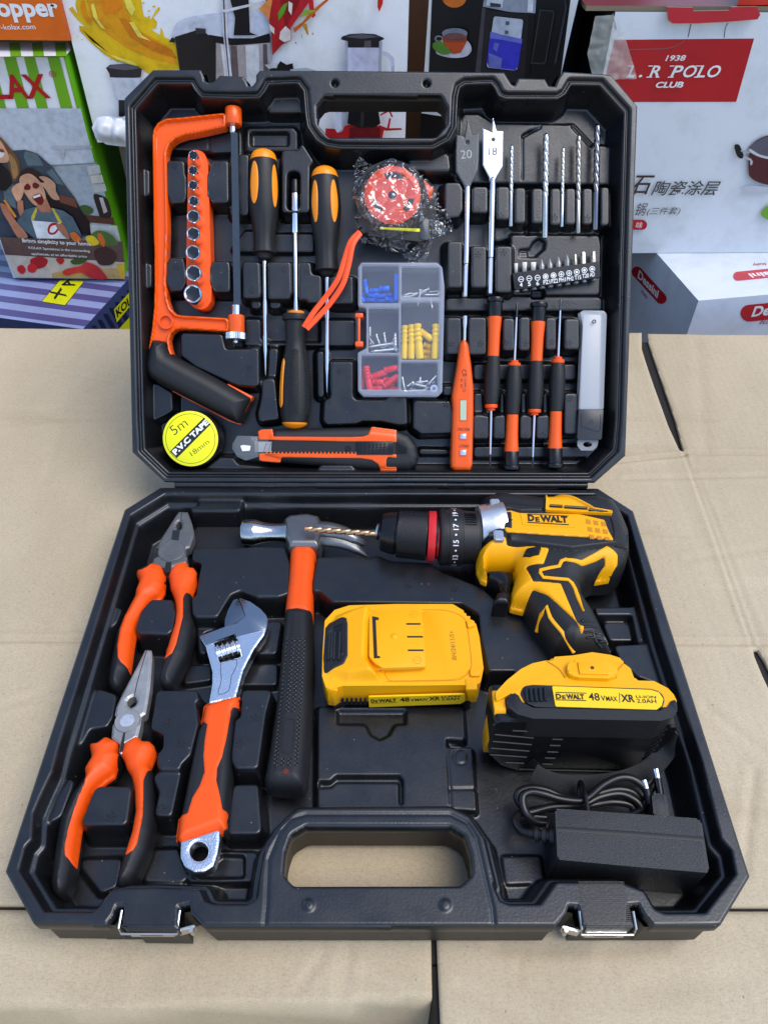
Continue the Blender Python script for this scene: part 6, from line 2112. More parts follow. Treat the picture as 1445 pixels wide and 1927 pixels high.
for x0_, y0_, x1_, y1_ in ((165, 598, 405, 620), (152, 640, 392, 661), (143, 682, 378, 701), (136, 722, 362, 738), (275, 574, 412, 580), (232, 770, 345, 776), (405, 540, 618, 547), (535, 587, 600, 589), (520, 627, 585, 629), (505, 665, 570, 667),
                         (490, 705, 555, 707), (475, 743, 538, 745), (460, 780, 522, 782), (1165, 602, 1225, 565), (1150, 634, 1208, 596), (1132, 668, 1192, 628), (1112, 700, 1172, 662), (1095, 728, 1150, 692), (1078, 756, 1128, 722), (1062, 782, 1108, 752), (318, 812, 1015, 829)):
    a_, b_ = B7((x0_, y0_), (x1_, y1_))
    mb.tube([FF.p3(*a_, .0002), FF.p3(*b_, .0002)], .0006, 6, n=1)
tr3 = FF.pts(B7((405, 748), (367, 781), (450, 783)), .0002)
mb.prism(tr3, -.001, .0006, .0003)
vpart(T, 'battery_ribs', mb, M_BLKM, FF, bb)
FK = Frame((0, 0, HB + ztp), (1, 0, 0), (0, 1, 0))
yel = rpoly(FK.pts(B7((172, 392), (174, 335), (240, 264), (330, 192), (400, 158), (480, 141), (700, 146), (960, 156), (1005, 190), (1032, 264), (1150, 268), (1235, 312), (1272, 352), (1290, 392), (1285, 425), (1240, 430), (330, 400), (300, 345), (275, 340), (215, 372)), .0005), .002)
ys = vpart(T, 'battery_shell', MB().prism(yel, -.030, .0005, .0022, 3), M_YEL, FK, bb)
rim = rpoly(FK.pts(B7((238, 378), (282, 346), (305, 352), (335, 405), (400, 440), (1180, 458), (1225, 435), (1256, 388), (1286, 392), (1290, 460), (1255, 500), (1190, 520), (400, 506), (300, 478), (240, 425)), 0), .003)
vpart(T, 'battery_rim', MB().prism(rim, -.02, .0012, .0016, 2), M_BLKM, FK, bb)
st = rpoly(FK.pts(B7((322, 345), (345, 300), (400, 291), (1130, 316), (1190, 335), (1216, 380), (1205, 425), (1170, 450), (420, 428), (350, 398)), .001), .003)
sp2 = vpart(T, 'label_recess', MB().prism(st, -.004, .0010, .0004), M_BLKM, FK, bb)
lbp = rpoly(FK.pts(B7((520, 299), (1130, 322), (1180, 338), (1207, 378), (1198, 420), (1165, 444), (542, 425)), .0014), .001)
lb_ = vpart(T, 'battery_label', MB().prism(lbp, -.002, .0014), M_YELL, FK, bb)
mb = MB()
z1 = .0016
px_text(mb, FK, 'D', B7((545, 378))[0], B7((580, 379))[0], 10, z1, bold=.05)
px_text(mb, FK, 'E', B7((584, 379))[0], B7((606, 380))[0], 7.2, z1, bold=.045)
px_text(mb, FK, 'WALT', B7((610, 380))[0], B7((722, 382))[0], 10, z1, bold=.055)
px_text(mb, FK, '48', B7((750, 388))[0], B7((818, 390))[0], 14.5, z1, bold=.012)
px_text(mb, FK, 'V', B7((825, 390))[0], B7((852, 391))[0], 10, z1, bold=.012)
px_text(mb, FK, 'MAX', B7((856, 391))[0], B7((926, 393))[0], 9, z1, bold=.012)
px_text(mb, FK, 'XR', B7((950, 396))[0], B7((1034, 399))[0], 14, z1, bold=.03)
px_text(mb, FK, 'LI-ION', B7((1040, 372))[0], B7((1164, 376))[0], 5, z1, bold=.01)
px_text(mb, FK, '2.0AH', B7((1046, 402))[0], B7((1166, 405))[0], 7.4, z1, bold=.01)
for y0_, y1_ in ((386, 388), (340, 343)):
    a, b = FK.at(*B7((542, y0_))[0], z1), FK.at(*B7((732, y0_ + 5))[0], z1)
    mb.prism(np.array([a, b, b + (0, .0005), a + (0, .0005)]), z1 - .0001, z1)
a, b = FK.at(*B7((936, 402))[0], z1), FK.at(*B7((934, 340))[0], z1)
mb.prism(np.array([a, a + (.0003, 0), b + (.0003, 0), b]), z1 - .0001, z1)
vpart(T, 'label_print', mb, M_BINK, FK, bb)
mb = MB()
for k in range(5):
    x = 355 + k * 29
    mb.tube([FK.p3(*q, .0012) for q in B7((x, 318 - k * 2), (x + 8, 398 - k * 1))], .0011, 8, n=1)
vpart(T, 'latch_ribs', mb, M_BLKG, FK, bb)
br = rpoly(FK.pts(B7((612, 205), (618, 165), (650, 137), (850, 140), (905, 160), (930, 195), (915, 238), (870, 252), (690, 246), (640, 235)), .004), .002)
bk = vpart(T, 'foot_bracket', MB().prism(br, -.01, .004, .0018, 3), M_YEL, FK)
vpart(T, 'bracket_plate', MB().prism(rpoly(FK.pts(B7((680, 148), (850, 152), (872, 226), (692, 222)), .0052), .0006), .002, .0052, .0006), M_YEL, FK, bk)
p = FK.p3(*B7((768, 186))[0], .0052)
vpart(T, 'bracket_hole', MB().lathe((p[0], p[1], .003), (p[0], p[1], .0054), [(0, .0011), (1, .0011)], 14), mat('hole_orange', (.22, .03, .004), .6), FK, bk)
ft = FK.pts(B7((470, 145), (640, 132), (760, 112), (870, 128), (965, 158), (930, 250), (600, 250)), -.006)
vpart(T, 'handle_foot', MB().prism(rpoly(ft, .003), -.034, -.002, .003, 3), M_YEL, FK)
mb = MB().tube([FK.p3(*q, .0008) for q in B7((490, 145), (560, 190), (602, 248))], .0004, 6, n=4)
vpart(T, 'shell_seam', mb, mat('dark_yellow', (.60, .25, .003), .4), FK, ys)
mb = MB().tube([FK.p3(*q, .0008) for q in B7((960, 162), (925, 205), (915, 250))], .0004, 6, n=4)
vpart(T, 'shell_seam', mb, mat('dark_yellow', (.60, .25, .003), .4), FK, ys)
# wrist strap
zs = -.012
mb = MB()
P_ = [FB.p3(*q, z) for q, z in zip(B7((400, 835), (480, 880), (600, 910), (760, 910), (920, 890), (1050, 850), (1150, 790), (1220, 690), (1262, 560)), (-.016, -.018, -.019, -.019, -.018, -.015, -.010, -.002, .012))]
mb.tube(P_, .0062, 12, n=8, up=(0, .72, .69), flat=(.16, 1))
M_WEB = mat('webbing', (.020, .020, .021), .8, bump=(1500, 1.0, (1, .4, 1)))
T.part('wrist_strap', mb, M_WEB)
twist('bronze tinted drill bit gripped in the chuck of the drill', C6((474, 264))[0], C6((868, 292))[0], 16 / C6.s, C6((828, 0))[0][0], mat('pale_bronze_bit', (.56, .37, .21), .38, 1., rvar=.08), FB, crop(0, 0, 1.), .0042, None, 'x')

# --- charger with cable and plug
zt = .004
ctop = rpoly(FB.pts(B8((400, 290), (412, 283), (780, 308), (1148, 334), (1165, 350), (1206, 608), (1190, 618), (800, 585), (425, 550), (412, 540)), zt), .002)
T = Thing('charger', 'grained black mains charger block lying at the right front of the base', 'charger', FB, (*ctop.mean(0), -.0308))
blk = T.part('housing', MB().prism(ctop, -.0308, zt, .0035, 3), M_GRAIN)
mb = MB().tube([FB.p3(*q, zt + .00005) for q in B8((412, 388), (790, 412), (1176, 442))], .0013, 8, n=1, flat=(1, .1))
T.part('groove', mb, M_BINK, blk)
a, b = FB.p3(*B8((400, 428))[0], -.006), FB.p3(*B8((262, 412))[0], -.010)
mb = MB().lathe(a, b, [(0, .0052), (.16, .0052), (.18, .0034), (.30, .0034), (.32, .0046), (.46, .0046), (.48, .0030), (.58, .0030), (.60, .0042), (.74, .0042), (.76, .0028), (1, .0023)], 20)
T.part('strain_relief', mb, M_BLKM)
cab = [((270, 412), -.010), ((222, 398), -.012), ((194, 350), -.014), ((215, 310), -.016), ((280, 300), -.016), ((380, 275), -.015), ((480, 268), -.014), ((560, 255), -.012), ((640, 220), -.012), ((740, 205), -.012), ((820, 240), -.013), ((850, 285), -.015), ((800, 315), -.018)]
cab2 = [((345, 362), -.018), ((290, 350), -.016), ((240, 290), -.012), ((232, 220), -.010), ((275, 195), -.009), ((340, 205), -.009), ((430, 232), -.010), ((530, 242), -.010), ((580, 220), -.009), ((650, 160), -.006), ((730, 122), -.004), ((800, 125), -.004), ((858, 165), -.006), ((885, 215), -.010), ((868, 262), -.014), ((840, 300), -.018)]
cab3 = [((330, 370), -.020), ((255, 300), -.018), ((205, 240), -.015), ((212, 195), -.013), ((270, 176), -.012), ((350, 185), -.012), ((440, 222), -.013), ((540, 238), -.013), ((620, 205), -.012), ((720, 182), -.011), ((800, 195), -.012), ((850, 240), -.015), ((862, 275), -.018), ((890, 200), -.014), ((925, 150), -.010), ((940, 130), -.010)]
cab4 = [((350, 330), -.020), ((300, 325), -.019), ((270, 300), -.018), ((330, 285), -.017), ((440, 282), -.016), ((540, 272), -.014), ((600, 262), -.014), ((700, 248), -.016), ((790, 262), -.017), ((815, 300), -.019)]
mb = MB()
for L_ in (cab, cab2, cab3, cab4):
    mb.tube([FB.p3(*B8(q)[0], z) for q, z in L_], .0023, 12, n=7)
T.part('cable', mb, mat('cable_black', (.010, .010, .0105), .3))
c = FB.p3(*B8((556, 245))[0], -.011)
mb = MB().tube([(c[0] - .001 + .001 * math.sin(a) * .3, c[1] + .0115 * math.cos(a), c[2] + .006 * math.sin(a)) for a in np.linspace(0, 2 * math.pi, 14)[:-1]], .0012, 8, closed=True, n=3)
T.part('cable_tie', mb, M_BLKG)
pg = rpoly(FB.pts(B8((905, 205), (975, 200), (1000, 330), (915, 322)), -.004), .0015)
pgo = T.part('plug', MB().prism(pg, -.022, -.004, .0012), M_GRAIN)
for (x0_, y0_), (x1_, y1_) in (((925, 72), (945, 165)), ((862, 130), (890, 215))):
    a, m_, b = FB.p3(*B8((x0_, y0_))[0], -.004), FB.p3(*B8(((x0_ + x1_) / 2, (y0_ + y1_) / 2 + 4))[0], -.006), FB.p3(*B8((x1_ + 3, y1_ + 40))[0], -.010)
    pin = T.part('plug_pin', MB().lathe(a, m_, [(0, .0010), (.06, .0019), (1, .0019)], 14), M_CHR, pgo)
    T.part('pin_sleeve', MB().lathe(m_, b, [(0, .0022), (1, .0023)], 14), M_BLKG, pgo)


# ------------------------------------------------------------------ cartons stacked behind the table
def printed():
    m = bpy.data.materials.new('printed_board')
    m.use_nodes = True
    t = m.node_tree
    N, K = t.nodes, t.links
    b = N['Principled BSDF']
    b.inputs['Roughness'].default_value = .42
    b.inputs['Specular IOR Level'].default_value = .35
    a = N.new('ShaderNodeAttribute'); a.attribute_name = 'Col'
    tc = N.new('ShaderNodeTexCoord')
    n = N.new('ShaderNodeTexNoise'); n.inputs['Scale'].default_value = 22; n.inputs['Detail'].default_value = 7; n.inputs['Roughness'].default_value = .7
    K.new(tc.outputs['Object'], n.inputs['Vector'])
    r = N.new('ShaderNodeValToRGB')
    ramp(r, [(.30, (.86, .85, .82)), (.52, (1, 1, 1))])
    K.new(n.outputs['Fac'], r.inputs[0])
    mx = N.new('ShaderNodeMix'); mx.data_type = 'RGBA'; mx.blend_type = 'MULTIPLY'; mx.inputs[0].default_value = 1
    K.new(a.outputs['Color'], mx.inputs[6]); K.new(r.outputs[0], mx.inputs[7])
    K.new(mx.outputs[2], b.inputs['Base Color'])
    n2 = N.new('ShaderNodeTexNoise'); n2.inputs['Scale'].default_value = 60; n2.inputs['Detail'].default_value = 3
    K.new(tc.outputs['Object'], n2.inputs['Vector'])
    bp = N.new('ShaderNodeBump'); bp.inputs['Strength'].default_value = .25; bp.inputs['Distance'].default_value = .0012
    K.new(n2.outputs['Fac'], bp.inputs['Height']); K.new(bp.outputs[0], b.inputs['Normal'])
    return m


M_PRT = printed()
M_PIC = M_PRT.copy()
M_PIC.name = 'printed_photo'
_n = [n for n in M_PIC.node_tree.nodes if n.type == 'TEX_NOISE'][0]
_n.inputs['Scale'].default_value = 95
_n.inputs['Detail'].default_value = 10
_r = [n for n in M_PIC.node_tree.nodes if n.type == 'VALTORGB'][0]
ramp(_r, [(.30, (.74, .73, .72)), (.52, (1, 1, 1)), (.70, (1.12, 1.12, 1.12))])
PHOTOS = ('kitchen_picture', 'juicer_print', 'press_print')


def S(r, g, b, k=.80):
    return tuple(k * (x / 255) ** 2.2 for x in (r, g, b))


WH = S(248, 248, 250)
K0 = S(22, 22, 24)


def vframe(Y, yaw=0.):
    return Frame((0, Y, HB), (math.cos(yaw), math.sin(yaw), 0), (0, 0, 1))


class Carton(Thing):
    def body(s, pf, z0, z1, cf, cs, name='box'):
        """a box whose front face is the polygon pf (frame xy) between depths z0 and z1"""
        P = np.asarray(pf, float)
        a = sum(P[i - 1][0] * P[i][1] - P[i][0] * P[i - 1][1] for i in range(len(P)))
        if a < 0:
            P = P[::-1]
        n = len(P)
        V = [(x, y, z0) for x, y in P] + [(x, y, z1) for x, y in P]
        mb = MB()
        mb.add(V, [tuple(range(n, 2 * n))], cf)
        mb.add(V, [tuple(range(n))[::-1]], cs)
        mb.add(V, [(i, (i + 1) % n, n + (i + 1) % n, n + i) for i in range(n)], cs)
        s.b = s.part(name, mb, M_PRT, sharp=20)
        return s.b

    def art(s, name, items, z=.0003, fr=None, par=None):
        """printed shapes, each a little above the last: (polygon in photo pixels, colour)"""
        fr = fr or s.fr
        mb = VMB()
        for it in items:
            if isinstance(it[0], str):
                _, body, p0, p1, h, col, kw = it
                px_text(mb, fr, body, p0, p1, h, z, col=col, **kw)
            else:
                poly, col = it
                P = fr.pts(poly, z)
                a = sum(P[i - 1][0] * P[i][1] - P[i][0] * P[i - 1][1] for i in range(len(P)))
                if a < 0:
                    P = P[::-1]
                if name in PHOTOS:                # a printed photograph: tones run across each shape
                    k = len(mb.F) * 3 + 100
                    g = .92 + .40 * vnoise(P, 26, k) ** 1.2
                    g2 = 1 + .10 * (vnoise(P, 40, k + 1) - .5)
                    col = [(min(1, c[0] * a * b), min(1, c[1] * a), min(1, c[2] * a / b)) for c, a, b in zip([col] * len(P), g, g2)]
                mb.add(np.concatenate([P, np.full((len(P), 1), z)], 1), [tuple(range(len(P)))], col)
            z += .00012
        if fr is not s.fr:
            mb.to(fr, s.fr)
        return s.part(name, mb, M_PIC if name in PHOTOS else M_PRT, par or s.b, sharp=0)


def sm(L, n=5):
    return [tuple(p) for p in smooth(L, n, True)]


SH = -.25                                     # the shelf behind, below the rim
struct('shelf', MB().prism([(-1.2, yb + .02), (1.2, yb + .02), (1.2, 1.5), (-1.2, 1.5)], SH + HB - .03, SH + HB), M_DARK, FT)
PG = crop(0, 190, 5.6667); PJ = crop(130, 0, 3.6125); PB = crop(480, 0, 4.5156); PF = crop(770, 0, 4.0139); PP = crop(1140, 0, 4.7377); PD = crop(1180, 230, 4.7019); PS = crop(0, 480, 5.5577)

# --- striped carton at the lower left: its top is seen
zs_ = -.062
top = FB.pts(PS((-60, 480), (250, 232), (1290, 300), (1295, 312), (865, 800), (-320, 780)), zs_)
F0, F1 = FB.at(*PS((1295, 306))[0], zs_), FB.at(*PS((870, 775))[0], zs_)
dirr = (F1 - F0) / np.linalg.norm(F1 - F0)
nL = np.array([dirr[1], -dirr[0]])
if nL[0] > 0:
    nL = -nL
bk0 = F0 - dirr * .22
fr0 = F1 + dirr * .0
wd = .36
quad = [bk0, fr0, fr0 + nL * wd, bk0 + nL * wd]
C_ = Carton('carton', 'blue and lilac striped carton with a yellow label, lowest at the left', 'carton', FB, (*np.mean(quad, 0), SH), 'cartons stacked behind the table')
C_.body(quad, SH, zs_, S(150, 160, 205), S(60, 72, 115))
st_ = []
LL_ = np.linalg.norm(fr0 - bk0)
mbs = MB()
for k in range(20):
    q0 = bk0 + dirr * (LL_ - .006 - k * .0265)
    q1 = q0 - dirr * .0125
    P = np.array([q1, q0, q0 + nL * wd, q1 + nL * wd])
    if (q1 - bk0) @ dirr < 0:
        break
    mbs.add(np.concatenate([P, np.full((4, 1), zs_ + .0003)], 1), [(0, 1, 2, 3)], S(88, 82, 135))
C_.part('top_stripes', mbs, M_PRT, C_.b, sharp=0)
C_.art('yellow_label', [(PS((628, 258), (890, 268), (686, 528), (436, 488)), K0), (PS((633, 261), (884, 271), (683, 523), (444, 485)), S(228, 228, 10))], zs_ + .0006, FB)
mbt = VMB()
for ch, p0, p1, h in (('A', (700, 318), (800, 262), 10), ('X', (600, 408), (735, 345), 14)):
    pass
px_text(mbt, FB, 'X', PS((705, 432))[0], PS((640, 338))[0], 22, zs_ + .0012, col=K0, bold=.02)
px_text(mbt, FB, 'A', PS((795, 318))[0], PS((735, 240))[0], 20, zs_ + .0012, col=K0, bold=.02)
C_.part('label_lettering', mbt, M_PRT, C_.b, sharp=0)
FSR = Frame((*fr0, HB + zs_), (-dirr[0], -dirr[1], 0), (0, 0, 1))
if FSR.en[0] < 0:
    FSR = Frame((*fr0, HB + zs_), (dirr[0], dirr[1], 0), (0, 0, 1))
it = []
for k in range(9):
    x = 900 + k * 62
    P = [(x, 800 - k * 62), (x + 45, 800 - k * 62), (x + 160, 1000 - k * 62), (x + 110, 1000 - k * 62)]
    it.append((PS(*P), S(25, 34, 70)))
it += [(PS((1195, 570), (1400, 340), (1440, 440), (1225, 705)), S(215, 215, 10)), (PS((1250, 770), (1420, 580), (1420, 800), (1250, 810)), S(200, 205, 12)),
       ('T', 'KOLAX', PS((1232, 655))[0], PS((1480, 400))[0], 13, K0, dict(bold=.03))]
C_.art('side_print', it, .0004, FSR)

# --- green and white striped carton with a kitchen picture
YG = FB.at(130, 526, zs_)[1]
FG = vframe(YG)
x0, _ = FG.at(25, 520)
zG = FG.at(130, 524)[1]
x1 = FG.at(*R1((243, 212))[0])[0]
x1b = FG.at(233, 527)[0]
ztg = FG.at(*R1((200, 213))[0])[1]
C_ = Carton('carton', 'green and white striped carton printed with a family cooking, at the left', 'carton', FG, ((x0 + x1) / 2, zG, -.1), 'cartons stacked behind the table')
C_.body([(x0, zG), (x1b, zG), (x1, ztg), (x0, ztg)], -.42, 0, WH, S(112, 196, 30))
GR = S(118, 178, 30)
it = []
for a_, b_ in ((-150, -105), (-60, -25), (15, 60), (90, 130), (178, 222)):
    it.append((R1((a_, 213), (b_, 213), (b_ + 50, 404), (a_ + 50, 404)), GR))
it.append((R1((238, 213), (243, 213), (298, 404), (287, 404)), GR))
RD = S(190, 25, 30)
it += [('T', 'KO', R1((-160, 378))[0], R1((-20, 374))[0], 46, RD, dict(bold=.025)), ('T', 'LAX', R1((-8, 370))[0], R1((192, 366))[0], 46, RD, dict(bold=.025)),
       ('T', '®', R1((188, 290))[0], R1((214, 288))[0], 13, RD, {})]
C_.art('header_print', it)
SK, SK2, SKD, HR, DN, DN2, DN3 = S(214, 160, 128), S(180, 118, 92), S(120, 70, 55), S(50, 32, 28), S(62, 72, 84), S(96, 114, 122), S(38, 44, 54)
pic = [(PG((-700, 78), (862, 80), (1335, 1900), (165, 1878), (0, 1450), (-700, 1450)), S(196, 202, 212)),
       (PG((480, 680), (1030, 660), (1200, 1270), (900, 1270)), S(170, 180, 190)), (PG((480, 690), (1035, 655), (1038, 670), (490, 705)), S(128, 135, 135)),
       (PG((930, 700), (1060, 680), (1080, 770), (950, 790)), S(196, 196, 190)), (PG((965, 800), (1090, 785), (1112, 870), (985, 880)), S(206, 200, 186)), (PG((985, 895), (1120, 880), (1140, 960), (1005, 980)), S(190, 188, 182)),
       (PG((540, 500), (560, 480), (980, 480), (985, 500), (700, 520), (690, 610), (660, 610), (640, 520)), S(178, 184, 190)),
       (PG((850, 1210), (1210, 1240), (1230, 1320), (900, 1290)), S(92, 58, 44)), (PG((960, 1320), (1250, 1330), (1290, 1500), (980, 1480)), S(190, 192, 188)),
       (PG(*sm([(1000, 1010), (1060, 1000), (1150, 1050), (1190, 1180), (1180, 1240), (1080, 1240), (1050, 1180)])), S(46, 34, 32)), (PG((1060, 1030), (1100, 1030), (1150, 1180), (1110, 1200)), S(190, 186, 184)),
       (PG(*sm([(850, 1130), (920, 1110), (1000, 1160), (960, 1210), (880, 1200)])), S(64, 84, 40)),
       # mother
       (PG((-700, 560), (-200, 480), (130, 530), (270, 520), (400, 560), (560, 700), (700, 900), (800, 1030), (950, 1300), (980, 1440), (600, 1470), (0, 1450), (-700, 1450)), DN),
       (PG((270, 535), (400, 565), (470, 690), (300, 690), (260, 600)), DN2), (PG((560, 720), (690, 900), (600, 880), (500, 760)), DN2), (PG((20, 800), (140, 830), (180, 1150), (60, 1100)), DN2),
       (PG((500, 1000), (640, 1060), (820, 1100), (960, 1300), (970, 1430), (760, 1400), (700, 1200), (520, 1120)), S(34, 22, 28)),
       (PG((640, 1000), (800, 1040), (830, 1140), (640, 1080)), SKD), (PG(*sm([(-120, 300), (0, 380), (110, 500), (200, 620), (220, 760), (160, 860), (110, 780), (80, 660), (-40, 560)])), S(112, 76, 48)),
       (PG(*sm([(100, 560), (170, 640), (200, 760), (150, 830), (120, 700)])), S(176, 136, 84)), (PG(*sm([(-160, 420), (-20, 400), (80, 540), (100, 630), (50, 660), (-60, 640), (-180, 560)])), SK),
       (PG(*sm([(-10, 560), (30, 540), (50, 570), (30, 600), (-10, 600)])), S(240, 235, 230)), (PG(*sm([(0, 510), (40, 520), (50, 545), (10, 545)])), SKD),
       (PG((-60, 650), (0, 660), (110, 760), (140, 880), (60, 960), (-60, 940)), S(28, 24, 28)),
       # girl
       (PG(*sm([(240, 740), (330, 720), (430, 780), (480, 880), (470, 980), (400, 900), (250, 880), (200, 840)])), HR), (PG(*sm([(220, 810), (320, 775), (420, 850), (480, 960), (490, 1080), (430, 1130), (350, 1090), (280, 1000), (220, 900)])), SK),
       (PG((400, 1080), (500, 1040), (560, 1180), (480, 1210), (390, 1170)), SK2), (PG(*sm([(255, 900), (295, 880), (330, 910), (320, 945), (270, 945)])), S(120, 22, 22)), (PG(*sm([(355, 880), (400, 865), (420, 910), (390, 935), (355, 920)])), S(120, 22, 22)),
       (PG(*sm([(350, 1020), (430, 990), (470, 1060), (440, 1110), (390, 1080)])), S(110, 26, 26)), (PG((355, 1018), (428, 992), (440, 1015), (365, 1040)), S(240, 235, 230)),
       (PG(*sm([(130, 940), (190, 880), (290, 870), (260, 920), (250, 1000), (200, 1080), (150, 1010)])), SK), (PG((190, 1060), (250, 1060), (260, 1200), (220, 1230), (190, 1150)), SK2),
       (PG(*sm([(420, 810), (500, 810), (590, 880), (600, 960), (640, 1050), (560, 1040), (470, 920), (370, 860), (480, 870)])), SK),
       (PG((270, 1160), (380, 1130), (440, 1190), (540, 1190), (560, 1140), (680, 1170), (780, 1240), (860, 1400), (880, 1470), (380, 1470), (200, 1330), (190, 1280)), S(84, 104, 116)),
       (PG((340, 1230), (390, 1130), (400, 1170), (365, 1275), (335, 1270)), S(220, 196, 66)), (PG((550, 1140), (580, 1150), (670, 1300), (630, 1300)), S(220, 196, 66)), (PG((340, 1275), (650, 1300), (720, 1470), (400, 1465)), S(224, 226, 228)),
       (PG(*sm([(510, 1370), (540, 1310), (610, 1300), (640, 1350), (590, 1420), (530, 1420)])), S(190, 40, 46)), (PG(*sm([(535, 1370), (555, 1335), (605, 1325), (615, 1355), (580, 1400), (540, 1400)])), S(224, 226, 228)),
       (PG(*sm([(600, 1320), (680, 1320), (740, 1440), (730, 1480), (640, 1390)])), SK2), (PG(*sm([(10, 1090), (90, 1130), (150, 1250), (300, 1440), (200, 1460), (100, 1300), (30, 1180)])), SK2), (PG((40, 1060), (60, 1050), (180, 1230), (160, 1245)), S(226, 140, 50)),
       # counter and vegetables
       (PG((0, 1450), (400, 1470), (1310, 1500), (1330, 1720), (60, 1640)), S(96, 74, 66)), (PG(*sm([(980, 1420), (1060, 1380), (1180, 1420), (1260, 1530), (1100, 1540), (980, 1500)])), S(86, 118, 60)), (PG(*sm([(920, 1450), (1000, 1440), (1060, 1520), (960, 1540)])), S(224, 190, 40)),
       (PG(*sm([(1040, 1420), (1080, 1415), (1120, 1490), (1110, 1560), (1060, 1500)])), S(214, 108, 44)), (PG(*sm([(750, 1420), (800, 1400), (870, 1480), (800, 1500)])), S(224, 112, 44)), (PG((60, 1640), (1330, 1720), (1335, 1900), (165, 1878)), S(206, 192, 176)),
       (PG((560, 1840), (700, 1800), (1240, 1780), (1330, 1900), (560, 1885)), S(196, 160, 104)), (PG((1240, 1740), (1330, 1740), (1335, 1895), (1290, 1890)), S(214, 176, 50)),
       (PG(*sm([(330, 1690), (420, 1660), (510, 1690), (490, 1760), (400, 1790), (340, 1750)])), S(176, 34, 36)), (PG(*sm([(300, 1760), (350, 1730), (400, 1770), (370, 1830), (310, 1820)])), S(192, 38, 38)), (PG(*sm([(190, 1770), (240, 1750), (280, 1800), (250, 1845), (200, 1820)])), S(196, 36, 38)), (PG(*sm([(600, 1690), (650, 1670), (690, 1700), (650, 1745)])), S(186, 34, 36)),
       (PG(*sm([(670, 1830), (720, 1790), (860, 1760), (920, 1720), (1040, 1760), (1130, 1860), (1130, 1900), (980, 1890), (860, 1830), (720, 1860)])), S(196, 50, 52)), (PG(*sm([(1010, 1600), (1130, 1560), (1240, 1640), (1200, 1740), (1060, 1740)])), S(70, 46, 40)), (PG(*sm([(760, 1700), (880, 1670), (930, 1700), (860, 1740), (780, 1740)])), S(70, 88, 46)),
       ('T', 'Brings simplicity to your home', PG((252, 1520))[0], PG((978, 1558))[0], 9.5, S(245, 245, 245), dict(bold=.02)), ('T', 'KOLAX Specializes in the outstanding', PG((315, 1585))[0], PG((965, 1622))[0], 6, S(235, 235, 235), dict(bold=.012)),
       ('T', 'appliances, at an affordable price', PG((345, 1648))[0], PG((935, 1680))[0], 6, S(235, 235, 235), dict(bold=.012))]
C_.art('kitchen_picture', pic, .0018)
FGS = Frame(tuple(FG.o + x1 * FG.ex), (0, 1, 0), (0, 0, 1))
mbf = MB().prism(FB.pts(R1((-80, 156), (262, 150), (266, 188), (250, 206), (-80, 210)), ztg + .004), ztg + .0005, ztg + .004)
mbw = VMB()
zf_ = ztg + .003
mbw.add([(*p, zf_) for p in FB.pts(R1((-300, 160), (255, 150), (264, 186), (246, 208), (-300, 214)), zf_)], [(0, 1, 2, 3, 4)], WH)
for a_ in (-120, -40, 45, 130, 215):
    mbw.add([(*p, zf_ + .0002) for p in FB.pts(R1((a_ - 10, 160), (a_ + 30, 158), (a_ + 36, 210), (a_ - 4, 211)), zf_)], [(0, 1, 2, 3)], GR)
mbw.to(FB, FG)
C_.part('top_flap', mbw, M_PRT, C_.b, sharp=0)

# --- orange carton on top of it
zO = ztg + .013
FO = vframe(YG + .005)
zo = FO.at(*R1((120, 150))[0])[1]
xo1 = FO.at(*R1((262, 148))[0])[0]
xo1t = FO.at(*R1((236, 0))[0])[0]
C_ = Carton('carton', 'orange carton with white lettering on top of the green striped one', 'carton', FO, (xo1 - .13, zo, -.1), 'cartons stacked behind the table')
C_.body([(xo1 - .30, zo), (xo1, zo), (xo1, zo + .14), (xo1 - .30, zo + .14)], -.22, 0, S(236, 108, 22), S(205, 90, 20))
C_.art('lettering', [('T', 'Ch', R1((-92, 64))[0], R1((-2, 64))[0], 34, WH, dict(bold=.03)), ('T', 'opper', R1((3, 84))[0], R1((232, 84))[0], 36, WH, dict(bold=.035)), ('T', 'y-kolax.com', R1((-4, 117))[0], R1((137, 115))[0], 13, WH, dict(bold=.004))])

